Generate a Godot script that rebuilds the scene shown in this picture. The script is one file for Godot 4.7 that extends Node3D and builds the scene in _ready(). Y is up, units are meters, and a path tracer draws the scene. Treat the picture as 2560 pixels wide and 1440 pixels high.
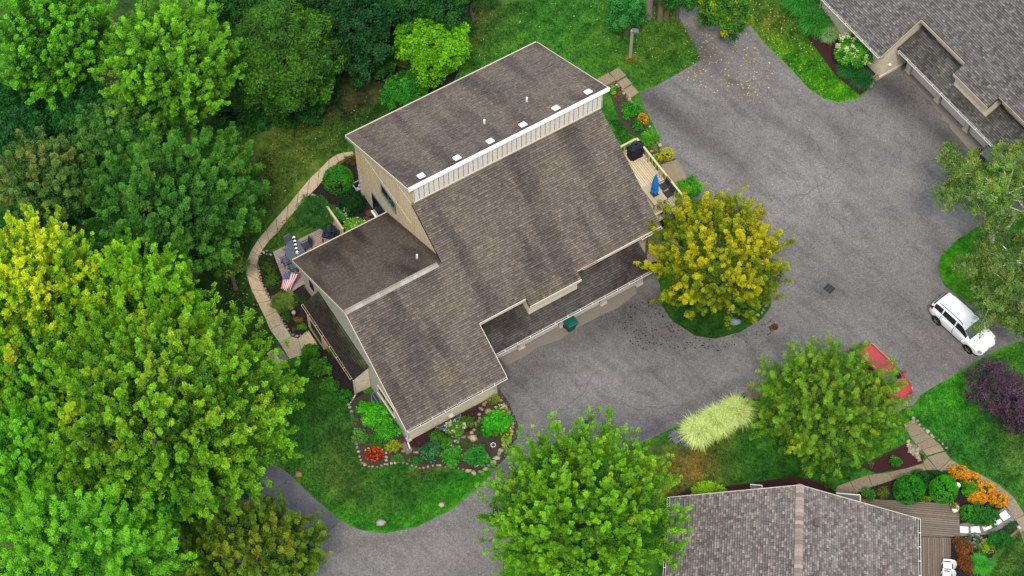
extends Node3D
# An overcast afternoon above a group of shingled houses in trees. Units are metres, y is up, x runs right and z towards the viewer.
const EXPOSURE := 2.2
const SX := 76.0
const SZ := 48.0
const X0 := -38.0
const Z0 := -26.0
var rng := RandomNumberGenerator.new()
var taken := {}
var grain_tex: ImageTexture
var wood_tex: ImageTexture
var mottle_tex: ImageTexture
var M := {}
var spray := {}
var stone_meshes: Array[ArrayMesh] = []
var nz := FastNoiseLite.new()

# ---------- colours: C() takes the tone that a surface shows under the flat light and gives its base colour (linear)
func C(r: float, g: float, b: float, k := 1.0) -> Color:
	var c := Color(r / 255.0, g / 255.0, b / 255.0).srgb_to_linear()
	var s := k / (EXPOSURE * 1.12)
	return Color(minf(c.r * s, 0.9), minf(c.g * s, 0.9), minf(c.b * s, 0.9))

func mat(c: Color, rough := 0.85, tex: Texture2D = null, scale := 1.0, metal := 0.0) -> StandardMaterial3D:
	var m := StandardMaterial3D.new()
	var k := 1.28 if tex else 1.0
	m.albedo_color = Color(minf(c.r * k, 1.0), minf(c.g * k, 1.0), minf(c.b * k, 1.0)).linear_to_srgb()
	m.roughness = rough
	m.metallic = metal
	m.metallic_specular = 0.35
	if tex:
		m.albedo_texture = tex
		m.uv1_triplanar = true
		m.uv1_world_triplanar = true
		m.uv1_scale = Vector3.ONE * scale
	return m

func tones(c: Color, n: int, spread: float, rough := 0.85, tex: Texture2D = null, scale := 1.0) -> Array:
	var out := []
	for i in n:
		var k := 1.0 + spread * (2.0 * i / maxf(n - 1, 1) - 1.0)
		var w := rng.randf_range(-0.04, 0.04)
		out.append(mat(Color(c.r * k * (1 + w), c.g * k, c.b * k * (1 - w)), rough, tex, scale))
	return out

func glass(c: Color) -> StandardMaterial3D:
	var m := mat(c, 0.06)
	m.metallic_specular = 0.6
	return m

func img(w: int, h: int, f: Callable) -> ImageTexture:
	var d := PackedByteArray()
	d.resize(w * h * 3)
	var i := 0
	for y in h:
		for x in w:
			var c: Color = f.call(x, y)
			d[i] = clampi(int(c.r * 255.0), 0, 255)
			d[i + 1] = clampi(int(c.g * 255.0), 0, 255)
			d[i + 2] = clampi(int(c.b * 255.0), 0, 255)
			i += 3
	return ImageTexture.create_from_image(Image.create_from_data(w, h, false, Image.FORMAT_RGB8, d))

func noise(sd: int, freq: float, oct := 4) -> FastNoiseLite:
	var n := FastNoiseLite.new()
	n.seed = sd
	n.noise_type = FastNoiseLite.TYPE_SIMPLEX_SMOOTH
	n.frequency = freq
	n.fractal_octaves = oct
	return n

# ---------- mesh building
class MB:
	var v := PackedVector3Array()
	var n := PackedVector3Array()
	var c := PackedColorArray()
	var col := Color.WHITE
	func tri(a: Vector3, b: Vector3, d: Vector3, nn: Vector3) -> void:
		if (b - a).cross(d - a).dot(nn) > 0.0:
			var t := b
			b = d
			d = t
		v.append(a); v.append(b); v.append(d)
		for i in 3:
			n.append(nn)
			c.append(col)
	func quad(a: Vector3, b: Vector3, d: Vector3, e: Vector3, out: Vector3) -> void:
		var nn := (b - a).cross(d - a)
		if nn.length_squared() < 1e-14:
			nn = (d - a).cross(e - a)
		nn = nn.normalized()
		if nn.dot(out) < 0.0:
			nn = -nn
		tri(a, b, d, nn)
		tri(a, d, e, nn)
	func smooth(a: Vector3, b: Vector3, d: Vector3, na: Vector3, nb: Vector3, nd: Vector3) -> void:
		if (b - a).cross(d - a).dot(na + nb + nd) > 0.0:
			var t := b
			b = d
			d = t
			t = nb
			nb = nd
			nd = t
		v.append(a); v.append(b); v.append(d)
		n.append(na); n.append(nb); n.append(nd)
		for i in 3:
			c.append(col)
	# a polygon in the plane of ex and ey, thickened by ez
	func extr(p: PackedVector2Array, o: Vector3, ex: Vector3, ey: Vector3, ez: Vector3) -> void:
		var idx := Geometry2D.triangulate_polygon(p)
		if idx.is_empty():
			return
		var nn := ex.cross(ey).normalized()
		if nn.dot(ez) > 0.0:
			nn = -nn
		var q := PackedVector3Array()
		var mid := Vector3.ZERO
		for s in p:
			q.append(o + ex * s.x + ey * s.y)
			mid += q[-1]
		for k in range(0, idx.size(), 3):
			tri(q[idx[k]], q[idx[k + 1]], q[idx[k + 2]], nn)
			tri(q[idx[k]] + ez, q[idx[k + 1]] + ez, q[idx[k + 2]] + ez, -nn)
		var cw := Geometry2D.is_polygon_clockwise(p)
		for k in q.size():
			var a := q[k]
			var b := q[(k + 1) % q.size()]
			if a.distance_squared_to(b) < 1e-10:
				continue
			var side := (b - a).cross(ez).normalized()
			# outward: test in the polygon's plane
			var s0 := p[k]
			var s1 := p[(k + 1) % p.size()]
			var o2 := Vector2(s1.y - s0.y, s0.x - s1.x)
			if cw:
				o2 = -o2
			var o3 := ex * o2.x + ey * o2.y
			if side.dot(o3) < 0.0:
				side = -side
			tri(a, b, b + ez, side)
			tri(a, b + ez, a + ez, side)
	func box(at: Vector3, s: Vector3, b := Basis.IDENTITY) -> void:
		var h := s * 0.5
		for ax in 3:
			for sg in [-1.0, 1.0]:
				var nn := Vector3.ZERO
				nn[ax] = sg
				var t1 := Vector3.ZERO
				t1[(ax + 1) % 3] = h[(ax + 1) % 3]
				var t2 := Vector3.ZERO
				t2[(ax + 2) % 3] = h[(ax + 2) % 3]
				var m := nn * h[ax]
				var w := b * nn
				tri(at + b * (m - t1 - t2), at + b * (m + t1 - t2), at + b * (m + t1 + t2), w)
				tri(at + b * (m - t1 - t2), at + b * (m + t1 + t2), at + b * (m - t1 + t2), w)
	# a box whose upper edges are cut off by e
	func slab(at: Vector3, s: Vector3, e: float, b := Basis.IDENTITY) -> void:
		var h := s * 0.5
		var lo := []
		var mid := []
		var top := []
		for k in 4:
			var sx := -1.0 if k in [0, 3] else 1.0
			var sz := -1.0 if k < 2 else 1.0
			lo.append(at + b * Vector3(sx * h.x, -h.y, sz * h.z))
			mid.append(at + b * Vector3(sx * h.x, h.y - e, sz * h.z))
			top.append(at + b * Vector3(sx * (h.x - e), h.y, sz * (h.z - e)))
		for k in 4:
			var j := (k + 1) % 4
			var out: Vector3 = (lo[k] + lo[j]) * 0.5 - at
			quad(lo[k], lo[j], mid[j], mid[k], out)
			quad(mid[k], mid[j], top[j], top[k], out + b.y)
		quad(top[0], top[1], top[2], top[3], b.y)
		quad(lo[0], lo[1], lo[2], lo[3], -b.y)
	# a straight bar from a to z
	func bar(a: Vector3, z: Vector3, w: float, h: float) -> void:
		var d := z - a
		var f := d.normalized()
		var up := Vector3.UP if absf(f.y) < 0.95 else Vector3.RIGHT
		var r := f.cross(up).normalized()
		box((a + z) * 0.5, Vector3(w, h, d.length()), Basis(r, r.cross(f), -f))
	func tube(p: Array, r: Array, sides := 7, cap := true) -> void:
		var rings := []
		var dirs := []
		var ref := Vector3.UP
		for i in p.size():
			var f: Vector3 = (p[mini(i + 1, p.size() - 1)] - p[maxi(i - 1, 0)]).normalized()
			if i == 0:
				ref = f.cross(Vector3.RIGHT if absf(f.x) < 0.8 else Vector3.FORWARD).normalized()
			ref = (ref - f * ref.dot(f)).normalized()
			var bi := f.cross(ref)
			var ring := []
			var dd := []
			for k in sides:
				var a := TAU * k / sides
				var o := ref * cos(a) + bi * sin(a)
				ring.append(p[i] + o * r[i])
				dd.append(o)
			rings.append(ring)
			dirs.append(dd)
		for i in p.size() - 1:
			for k in sides:
				var j := (k + 1) % sides
				smooth(rings[i][k], rings[i][j], rings[i + 1][j], dirs[i][k], dirs[i][j], dirs[i + 1][j])
				smooth(rings[i][k], rings[i + 1][j], rings[i + 1][k], dirs[i][k], dirs[i + 1][j], dirs[i + 1][k])
		if cap:
			for e in [0, p.size() - 1]:
				var f: Vector3 = (p[1] - p[0]).normalized() * -1.0 if e == 0 else (p[-1] - p[-2]).normalized()
				for k in range(1, sides - 1):
					tri(rings[e][0], rings[e][k], rings[e][k + 1], f)
	# turned about a vertical axis: profile of (radius, height)
	func lathe(o: Vector3, prof: Array, sides := 14, squash := Vector3.ONE) -> void:
		for i in prof.size() - 1:
			var a: Vector2 = prof[i]
			var b: Vector2 = prof[i + 1]
			var t := Vector2(b.y - a.y, a.x - b.x)
			for k in sides:
				var w0 := TAU * k / sides
				var w1 := TAU * (k + 1) / sides
				var d0 := Vector3(cos(w0), 0, sin(w0))
				var d1 := Vector3(cos(w1), 0, sin(w1))
				var p0 := o + (d0 * a.x + Vector3.UP * a.y) * squash
				var p1 := o + (d1 * a.x + Vector3.UP * a.y) * squash
				var p2 := o + (d1 * b.x + Vector3.UP * b.y) * squash
				var p3 := o + (d0 * b.x + Vector3.UP * b.y) * squash
				var n0 := (d0 * t.x + Vector3.UP * t.y).normalized()
				var n1 := (d1 * t.x + Vector3.UP * t.y).normalized()
				if a.x > 1e-5:
					smooth(p0, p1, p2, n0, n1, n1)
				if b.x > 1e-5:
					smooth(p0, p2, p3, n0, n1, n0)
	func mesh(m: Material = null) -> ArrayMesh:
		var a := []
		a.resize(Mesh.ARRAY_MAX)
		a[Mesh.ARRAY_VERTEX] = v
		a[Mesh.ARRAY_NORMAL] = n
		var tinted := false
		for x in c:
			if x != Color.WHITE:
				tinted = true
				break
		if tinted:
			a[Mesh.ARRAY_COLOR] = c
		var am := ArrayMesh.new()
		am.add_surface_from_arrays(Mesh.PRIMITIVE_TRIANGLES, a)
		if m:
			am.surface_set_material(0, m)
		return am

# ---------- naming
func numbered(s: String) -> String:
	if not taken.has(s):
		taken[s] = 0
		return s
	taken[s] += 1
	return "%s_%03d" % [s, taken[s]]

func thing(called: String, label: String, category: String, at := Vector3.ZERO, turn := 0.0, group := "") -> Node3D:
	var o := Node3D.new()
	o.name = numbered(called)
	add_child(o)
	o.position = at
	o.rotation.y = turn
	tag(o, label, category, group)
	return o

func tag(o: Node3D, label: String, category := "", group := "", kind := "") -> void:
	o.set_meta("label", label)
	if category:
		o.set_meta("category", category)
	if group:
		o.set_meta("group", group)
	if kind:
		o.set_meta("kind", kind)

func part(called: String, mb: MB, m: Material, parent: Node3D) -> MeshInstance3D:
	var o := MeshInstance3D.new()
	o.mesh = mb.mesh(m)
	o.name = called
	parent.add_child(o, true)
	return o

func piece(called: String, mesh: Mesh, m: Material, parent: Node3D, x: Transform3D) -> MeshInstance3D:
	var o := MeshInstance3D.new()
	o.mesh = mesh
	o.material_override = m
	o.name = called
	o.transform = x
	parent.add_child(o, true)
	return o

func struct(called: String, mb: MB, m: Material, label: String) -> MeshInstance3D:
	var o := MeshInstance3D.new()
	o.mesh = mb.mesh(m)
	o.name = numbered(called)
	add_child(o)
	tag(o, label, "", "", "structure")
	return o

func multi(called: String, mesh: Mesh, xs: Array, cols: PackedColorArray, parent: Node3D) -> MultiMeshInstance3D:
	var mm := MultiMesh.new()
	mm.transform_format = MultiMesh.TRANSFORM_3D
	mm.use_colors = true
	mm.mesh = mesh
	mm.instance_count = xs.size()
	for i in xs.size():
		mm.set_instance_transform(i, xs[i])
		mm.set_instance_color(i, cols[i])
	var o := MultiMeshInstance3D.new()
	o.multimesh = mm
	o.name = called
	parent.add_child(o, true)
	o.set_meta("kind", "stuff")
	return o

func P2(a: Array) -> PackedVector2Array:
	return PackedVector2Array(a)


# ---------- surfaces
func make_textures() -> void:
	var r := RandomNumberGenerator.new()
	r.seed = 11
	var a := noise(3, 0.09, 3)
	grain_tex = img(256, 256, func(x: int, y: int):
		var g := 0.88 + r.randf_range(-0.14, 0.12) + 0.12 * a.get_noise_2d(x, y)
		return Color(g, g, g))
	var w := noise(5, 0.02, 4)
	var w2 := noise(6, 0.11, 3)
	wood_tex = img(256, 256, func(x: int, y: int):
		var g := 0.88 + 0.15 * w.get_noise_2d(x * 1.2, y * 14.0) + 0.16 * w2.get_noise_2d(x, y) + r.randf_range(-0.05, 0.05)
		return Color(g, g * 0.995, g * 0.985))
	var b := noise(7, 0.02, 5)
	mottle_tex = img(256, 256, func(x: int, y: int):
		var g := 0.88 + 0.12 * b.get_noise_2d(x, y) + r.randf_range(-0.04, 0.04)
		return Color(g, g, g))

# soft patches: x, z, half length, half width, turn, tone, strength
func patched(c: Color, x: float, z: float, list: Array) -> Color:
	for p in list:
		var dx: float = x - p[0]
		var dz: float = z - p[1]
		if absf(dx) > p[2] * 2.2 + p[3] or absf(dz) > p[2] * 2.2 + p[3]:
			continue
		var cs: float = cos(p[4])
		var sn: float = sin(p[4])
		var u: float = (dx * cs - dz * sn) / p[2]
		var w: float = (dx * sn + dz * cs) / p[3]
		var k: float = exp(-(u * u + w * w)) * p[6]
		c = c.lerp(p[5], minf(k, 1.0))
	return c

var lawn_patches := []
var tar_patches := []
var l1 := noise(21, 0.11, 3)
var l2 := noise(22, 0.7, 3)
var l3 := noise(23, 2.6, 2)

func lawn_tone(x: float, z: float) -> Color:
	var c := patched(C(52, 103, 30), x, z, lawn_patches)
	var a := l1.get_noise_2d(x, z)
	var b := l2.get_noise_2d(x, z)
	var d := l3.get_noise_2d(x, z)
	var k := 1.0 + 0.36 * a + 0.42 * b + 0.36 * d + 0.09 * sin((x * 0.75 + z * 0.66) * 5.2)
	var y := clampf(0.5 * b + 0.5 * a, -0.3, 0.6)
	k *= 1.62
	return Color(c.r * k * (1.0 + 0.75 * y), c.g * k * (1.0 + 0.12 * y), c.b * k)

func make_ground() -> void:
	var r := RandomNumberGenerator.new()
	r.seed = 4
	lawn_patches = [
		[-14.67, -8.9, 7.0, 5.0, 0.5, C(72, 98, 36), 0.9],
		[-3.57, -21.26, 5.0, 2.2, 0.3, C(78, 78, 30), 0.8],
		[-11.29, -15.43, 4.5, 2.2, 0.6, C(66, 70, 34), 0.7],
		[-10.19, -14.76, 2.2, 0.8, 0.5, C(84, 66, 52), 0.7],
		[1.37, -21.26, 4.0, 3.0, 0.5, C(48, 108, 26), 0.7],
		[9.82, -19.17, 4.0, 3.0, 0.5, C(62, 92, 28), 0.7],
		[17.87, -21.26, 2.6, 1.4, -0.8, C(88, 92, 30), 0.7],
		[21.05, -16.44, 4.5, 1.5, -0.8, C(72, 136, 16), 0.9],
		[-17.0, 2.34, 4.5, 3.0, -0.9, C(46, 74, 22), 0.8],
		[-13.24, 6.9, 2.0, 3.2, 0.0, C(32, 96, 24), 0.6],
		[-12.33, 10.2, 1.6, 1.6, 0.0, C(50, 116, 40), 0.5],
		[-10.04, 12.88, 1.6, 4.2, 0.3, C(66, 82, 34), 0.62],
		[-8.95, 16.27, 5.0, 1.0, -0.2, C(48, 128, 20), 0.8],
		[-3.8, 14.2, 4.5, 1.4, 0.5, C(44, 122, 20), 0.8],
		[-6.63, 14.98, 3.0, 1.0, 0.4, C(58, 84, 36), 0.4],
		[-5.02, 12.75, 1.2, 0.5, 0.2, C(110, 96, 50), 0.5],
		[11.26, 12.35, 2.4, 1.7, 0.5, C(104, 84, 40), 0.95],
		[9.07, 13.14, 1.4, 2.2, 0.2, C(78, 66, 36), 0.8],
		[14.42, 11.55, 2.6, 1.5, 0.4, C(40, 92, 26), 0.8],
		[17.19, 13.14, 4.0, 1.0, 0.0, C(34, 78, 24), 0.7],
		[26.85, 8.01, 3.6, 2.0, 0.6, C(52, 128, 24), 0.9],
		[27.47, 11.01, 4.0, 2.0, -0.4, C(58, 122, 40), 0.6],
		[30.08, 11.28, 1.6, 2.4, 0.0, C(70, 98, 42), 0.7],
		[29.39, 18.31, 2.0, 2.0, 0.0, C(66, 96, 40), 0.8],
		[27.73, -1.79, 2.0, 2.6, 0.3, C(66, 136, 14), 0.95],
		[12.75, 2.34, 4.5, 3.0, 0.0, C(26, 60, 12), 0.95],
		[7.45, -12.78, 1.2, 1.6, 0.0, C(34, 96, 22), 0.8],
	]
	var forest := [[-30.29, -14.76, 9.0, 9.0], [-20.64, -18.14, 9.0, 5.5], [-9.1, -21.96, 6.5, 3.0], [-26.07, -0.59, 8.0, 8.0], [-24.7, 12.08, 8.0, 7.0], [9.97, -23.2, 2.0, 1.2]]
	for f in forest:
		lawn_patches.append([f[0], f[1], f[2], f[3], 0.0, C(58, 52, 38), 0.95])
	var nx := 1520
	var ny := 960
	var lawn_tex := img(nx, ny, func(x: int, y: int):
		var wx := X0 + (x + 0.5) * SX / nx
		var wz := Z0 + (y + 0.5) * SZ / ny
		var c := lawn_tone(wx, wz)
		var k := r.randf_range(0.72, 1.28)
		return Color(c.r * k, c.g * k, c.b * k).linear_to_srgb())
	var dark := C(98, 93, 98)
	tar_patches = [
		[10.67, -13.43, 5.0, 0.8, -0.72, C(92, 88, 88), 0.60],
		[12.7, -11.47, 5.0, 0.7, -0.78, C(100, 94, 92), 0.48],
		[9.65, -14.76, 1.6, 1.0, -0.7, C(84, 82, 82), 0.56],
		[18.57, -12.12, 6.0, 0.5, -0.8, C(104, 100, 100), 0.48],
		[12.29, -19.51, 2.6, 1.0, -0.9, C(84, 80, 86), 0.68],
		[21.28, -12.78, 3.0, 0.7, -0.7, C(104, 100, 98), 0.48],
		[25.53, -15.43, 1.8, 1.3, -0.8, C(74, 72, 74), 0.72],
		[28.84, -11.47, 4.6, 0.8, -0.83, C(80, 77, 76), 0.68],
		[29.86, -8.9, 2.6, 1.0, -0.8, C(76, 72, 76), 0.64],
		[18.74, -7.32, 4.0, 3.0, 0.2, C(156, 152, 150), 0.48],
		[7.01, 2.05, 3.6, 1.2, 0.5, C(84, 82, 84), 0.64],
		[9.22, 3.21, 2.6, 1.6, 0.3, C(104, 100, 100), 0.56],
		[0.74, 6.48, 1.6, 0.7, 0.6, C(98, 94, 94), 0.56],
		[4.91, 6.9, 3.0, 1.2, 0.5, C(158, 152, 152), 0.40],
		[19.7, 0.0, 1.5, 1.0, 0.6, C(104, 102, 106), 0.48],
		[16.4, 3.79, 2.4, 0.4, 0.5, C(106, 102, 102), 0.48],
		[24.37, 1.18, 2.2, 1.0, -0.8, C(106, 102, 104), 0.48],
		[26.0, 4.64, 3.0, 1.6, -0.7, C(116, 110, 112), 0.48],
		[8.22, 10.2, 2.2, 0.6, 0.5, C(92, 88, 98), 0.64],
		[12.22, 7.73, 3.4, 0.5, 0.5, C(104, 100, 108), 0.48],
		[6.54, 9.65, 2.6, 0.8, 0.5, C(118, 112, 116), 0.40],
		[-4.67, 18.31, 3.0, 1.6, 0.2, C(152, 144, 142), 0.48],
		[-7.5, 17.3, 3.6, 0.4, 0.2, C(116, 108, 108), 0.40],
		[27.39, -3.3, 0.8, 2.2, 0.3, C(100, 94, 96), 0.48],
		[0.0, 8.83, 0.7, 1.6, 0.3, C(116, 110, 110), 0.40],
	]
	var t1 := noise(31, 0.16, 4)
	var t2 := noise(32, 1.3, 3)
	var t3 := noise(33, 0.6, 3)
	var arc := func(x: float, z: float, cx: float, cz: float, r0: float) -> float:
		var q := Vector2(x - cx, z - cz).length() - r0
		return exp(-q * q * 9.0) + exp(-(q - 1.55) * (q - 1.55) * 9.0)
	var tar := func(x: float, z: float) -> Color:
		var c := patched(C(137, 134, 132), x, z, tar_patches)
		var s := t3.get_noise_2d((x * 0.7 + z * 0.7) * 0.35, (x * 0.7 - z * 0.7) * 1.6)
		var tyre: float = arc.call(x, z, 30.0, -2.0, 15.0) + arc.call(x, z, 6.0, -8.0, 12.5) + arc.call(x, z, 4.0, 24.0, 17.0)
		var k := 1.0 - 0.09 * tyre * (0.6 + t3.get_noise_2d(x, z)) + 0.13 * t1.get_noise_2d(x, z) + 0.12 * t2.get_noise_2d(x, z) - 0.34 * maxf(s - 0.1, 0.0) + 0.2 * maxf(-s - 0.15, 0.0)
		return Color(c.r * k, c.g * k, c.b * k)
	# a few long cracks, as wear in the surface
	var cracks := []
	for p in [[19.62, -8.58, 0.9, 130], [18.91, -13.1, 0.85, 90], [3.41, 8.28, -0.6, 60], [24.43, 0.59, 0.7, 60], [6.83, 8.28, 0.2, 90], [22.14, -10.5, 2.2, 110], [14.59, -12.12, 0.8, 120]]:
		var pos := Vector2(p[0], p[1])
		var ang: float = p[2]
		for i in p[3]:
			cracks.append(pos)
			pos += Vector2(cos(ang), sin(ang)) * 0.05
			ang += r.randf_range(-0.25, 0.25) + (p[2] - ang) * 0.08
	var tar_img: Image = img(nx, ny, func(x: int, y: int):
		var c: Color = tar.call(X0 + (x + 0.5) * SX / nx, Z0 + (y + 0.5) * SZ / ny)
		var k := 1.0 + r.randf_range(-0.3, 0.3) + (0.35 if r.randf() < 0.04 else 0.0)
		return Color(c.r * k, c.g * k, c.b * k).linear_to_srgb()).get_image()
	for q in cracks:
		var px := int((q.x - X0) / SX * nx)
		var py := int((q.y - Z0) / SZ * ny)
		if px > 1 and py > 1 and px < nx - 2 and py < ny - 2:
			tar_img.set_pixel(px, py, tar_img.get_pixel(px, py).lerp(Color(0.2, 0.19, 0.19), 0.42))
	M.lawn = ground_mat(lawn_tex)
	M.tar = ground_mat(ImageTexture.create_from_image(tar_img))
	# old asphalt with crazed cracks
	var cell := FastNoiseLite.new()
	cell.seed = 9
	cell.noise_type = FastNoiseLite.TYPE_CELLULAR
	cell.cellular_return_type = FastNoiseLite.RETURN_DISTANCE2_SUB
	cell.frequency = 0.028
	var wob := noise(12, 0.05, 3)
	var old_tex := img(400, 400, func(x: int, y: int):
		var d := cell.get_noise_2d(x + 14.0 * wob.get_noise_2d(x, y), y + 14.0 * wob.get_noise_2d(y + 90, x))
		var k := 1.0 + r.randf_range(-0.2, 0.2) + 0.2 * wob.get_noise_2d(x * 0.4, y * 0.4)
		if d < -0.93:
			k *= 0.45
		var c := C(122, 120, 128)
		return Color(c.r * k, c.g * k, c.b * k).linear_to_srgb())
	M.old_tar = mat(Color.WHITE, 0.9, old_tex, 0.09)
	M.old_tar.albedo_color = Color.WHITE

func ground_mat(t: Texture2D) -> StandardMaterial3D:
	var m := StandardMaterial3D.new()
	m.albedo_texture = t
	m.roughness = 0.95
	m.metallic_specular = 0.2
	return m

# a flat sheet over a polygon, its texture laid by place
func sheet(called: String, poly: PackedVector2Array, y: float, m: Material, label: String, skirt := 0.0) -> MeshInstance3D:
	var v := PackedVector3Array()
	var n := PackedVector3Array()
	var uv := PackedVector2Array()
	var idx := Geometry2D.triangulate_polygon(poly)
	for k in range(0, idx.size(), 3):
		var t := [poly[idx[k]], poly[idx[k + 1]], poly[idx[k + 2]]]
		if (t[1] - t[0]).cross(t[2] - t[0]) < 0.0:
			t = [t[0], t[2], t[1]]
		for q in t:
			v.append(Vector3(q.x, y, q.y))
			n.append(Vector3.UP)
			uv.append(Vector2((q.x - X0) / SX, (q.y - Z0) / SZ))
	if skirt > 0.0:
		for k in poly.size():
			var a := poly[k]
			var b := poly[(k + 1) % poly.size()]
			var A := Vector3(a.x, y, a.y)
			var B := Vector3(b.x, y, b.y)
			var d := Vector3(0, -skirt, 0)
			var nn := (B - A).cross(d).normalized()
			for q in [A, B, B + d, A, B + d, A + d]:
				v.append(q)
				n.append(nn)
				uv.append(Vector2((q.x - X0) / SX, (q.z - Z0) / SZ))
	var arr := []
	arr.resize(Mesh.ARRAY_MAX)
	arr[Mesh.ARRAY_VERTEX] = v
	arr[Mesh.ARRAY_NORMAL] = n
	arr[Mesh.ARRAY_TEX_UV] = uv
	var am := ArrayMesh.new()
	am.add_surface_from_arrays(Mesh.PRIMITIVE_TRIANGLES, arr)
	am.surface_set_material(0, m)
	var o := MeshInstance3D.new()
	o.mesh = am
	o.name = numbered(called)
	add_child(o)
	tag(o, label, "", "", "structure")
	return o

func bed(called: String, poly: PackedVector2Array, h: float, m: Material, label: String) -> MeshInstance3D:
	var mb := MB.new()
	mb.extr(poly, Vector3(0, h, 0), Vector3.RIGHT, Vector3.BACK, Vector3(0, -h + 0.002, 0))
	return struct(called, mb, m, label)

# ---------- leaves
func leaf_mat(back := Color(0.75, 0.9, 0.3)) -> StandardMaterial3D:
	var m := StandardMaterial3D.new()
	m.albedo_color = Color.WHITE
	m.vertex_color_use_as_albedo = true
	m.roughness = 0.55
	m.metallic_specular = 0.3
	m.backlight_enabled = true
	m.backlight = back
	m.cull_mode = BaseMaterial3D.CULL_DISABLED
	return m

func add_leaf(mb: MB, at: Vector3, dir: Vector3, face: Vector3, l: float, w: float, k: float, tip := 1.0) -> void:
	var side := dir.cross(face)
	if side.length_squared() < 1e-6:
		side = dir.cross(Vector3.RIGHT)
	side = side.normalized()
	var up := side.cross(dir).normalized()
	var a := at
	var b := at + dir * l * 0.5 + side * w * 0.5 - up * w * 0.12
	var c := at + dir * l - up * l * 0.15
	var d := at + dir * l * 0.5 - side * w * 0.5 - up * w * 0.12
	mb.col = Color(k * tip, k, k * (2.0 - tip))
	var n1 := (b - a).cross(c - a).normalized()
	if n1.dot(up) < 0.0:
		n1 = -n1
	var n2 := (c - a).cross(d - a).normalized()
	if n2.dot(up) < 0.0:
		n2 = -n2
	mb.tri(a, b, c, n1)
	mb.tri(a, c, d, n2)

# a leafy shoot one unit long that points up
func shoot(sd: int, count: int, leaf: float, width: float, spread: float, droop: float) -> ArrayMesh:
	var r := RandomNumberGenerator.new()
	r.seed = sd
	var mb := MB.new()
	for i in count:
		var t := float(i) / count
		var a := i * 2.4 + r.randf_range(-0.5, 0.5)
		var o := Vector3(cos(a), 0, sin(a))
		var dir := (o * r.randf_range(0.7, 1.1) + Vector3.UP * (r.randf_range(0.05, 0.6) - droop)).normalized()
		var at := Vector3.UP * (t * 0.92) + o * spread * (1.0 - 0.6 * t) * r.randf_range(0.1, 1.0)
		var f := (Vector3.UP * 0.8 + o * r.randf_range(-0.2, 0.6) + Vector3(r.randf_range(-1, 1), 0, r.randf_range(-1, 1)) * 0.75).normalized()
		add_leaf(mb, at, dir, f, leaf * r.randf_range(0.7, 1.2), leaf * width * r.randf_range(0.8, 1.2), r.randf_range(0.48, 1.12) + 0.22 * t, r.randf_range(0.9, 1.08) + 0.06 * t)
	return mb.mesh(M.leaf)

# arching blades from one root, one unit high
func tussock(sd: int, count: int, width: float, arch: float, m: Material) -> ArrayMesh:
	var r := RandomNumberGenerator.new()
	r.seed = sd
	var mb := MB.new()
	for i in count:
		var a := r.randf() * TAU
		var o := Vector3(cos(a), 0, sin(a))
		var lean := r.randf_range(0.1, arch)
		var h := r.randf_range(0.7, 1.05) * (1.0 - 0.25 * lean)
		var side := o.cross(Vector3.UP) * width * r.randf_range(0.6, 1.2)
		var p := []
		for k in 4:
			var t := k / 3.0
			p.append(o * (0.06 + lean * t * t) + Vector3.UP * h * (1.0 - (1.0 - t) * (1.0 - t) - 0.55 * lean * t * t * t))
		mb.col = Color.WHITE * r.randf_range(0.7, 1.15)
		mb.col.a = 1.0
		for k in 3:
			var w0: float = 1.0 - k / 3.0
			var w1: float = 1.0 - (k + 1) / 3.0
			mb.quad(p[k] - side * w0, p[k] + side * w0, p[k + 1] + side * w1, p[k + 1] - side * w1, Vector3.UP + o * 0.3)
	return mb.mesh(m)

func make_sprays() -> void:
	M.leaf = leaf_mat()
	M.blade = leaf_mat(Color(0.6, 0.75, 0.3))
	M.petal = leaf_mat(Color(0.5, 0.45, 0.3))
	spray.maple = [shoot(1, 50, 0.19, 0.8, 0.3, 0.0), shoot(2, 44, 0.2, 0.85, 0.34, 0.05), shoot(3, 56, 0.18, 0.75, 0.26, 0.0)]
	spray.dense = [shoot(4, 50, 0.24, 0.72, 0.42, 0.1), shoot(5, 56, 0.22, 0.72, 0.46, 0.05)]
	spray.droop = [shoot(6, 56, 0.24, 0.36, 0.32, 0.5), shoot(7, 50, 0.26, 0.38, 0.34, 0.4)]
	spray.birch = [shoot(8, 52, 0.17, 0.6, 0.34, 0.25), shoot(9, 46, 0.18, 0.6, 0.38, 0.3)]
	spray.box = [shoot(10, 18, 0.42, 0.6, 0.3, -0.1), shoot(11, 20, 0.4, 0.6, 0.34, -0.1)]
	spray.broad = [shoot(12, 24, 0.38, 0.6, 0.4, 0.05), shoot(13, 26, 0.36, 0.6, 0.44, 0.0)]
	spray.needle = [shoot(14, 40, 0.3, 0.16, 0.12, 0.0), shoot(15, 36, 0.34, 0.15, 0.14, 0.0)]
	spray.flower = [shoot(16, 12, 0.5, 0.9, 0.4, -0.3)]
	spray.blades = [tussock(17, 46, 0.024, 0.9, M.blade), tussock(18, 40, 0.028, 1.0, M.blade)]
	spray.wild = [shoot(19, 26, 0.27, 0.36, 0.36, 0.0), shoot(20, 24, 0.3, 0.4, 0.4, 0.05)]

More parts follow.
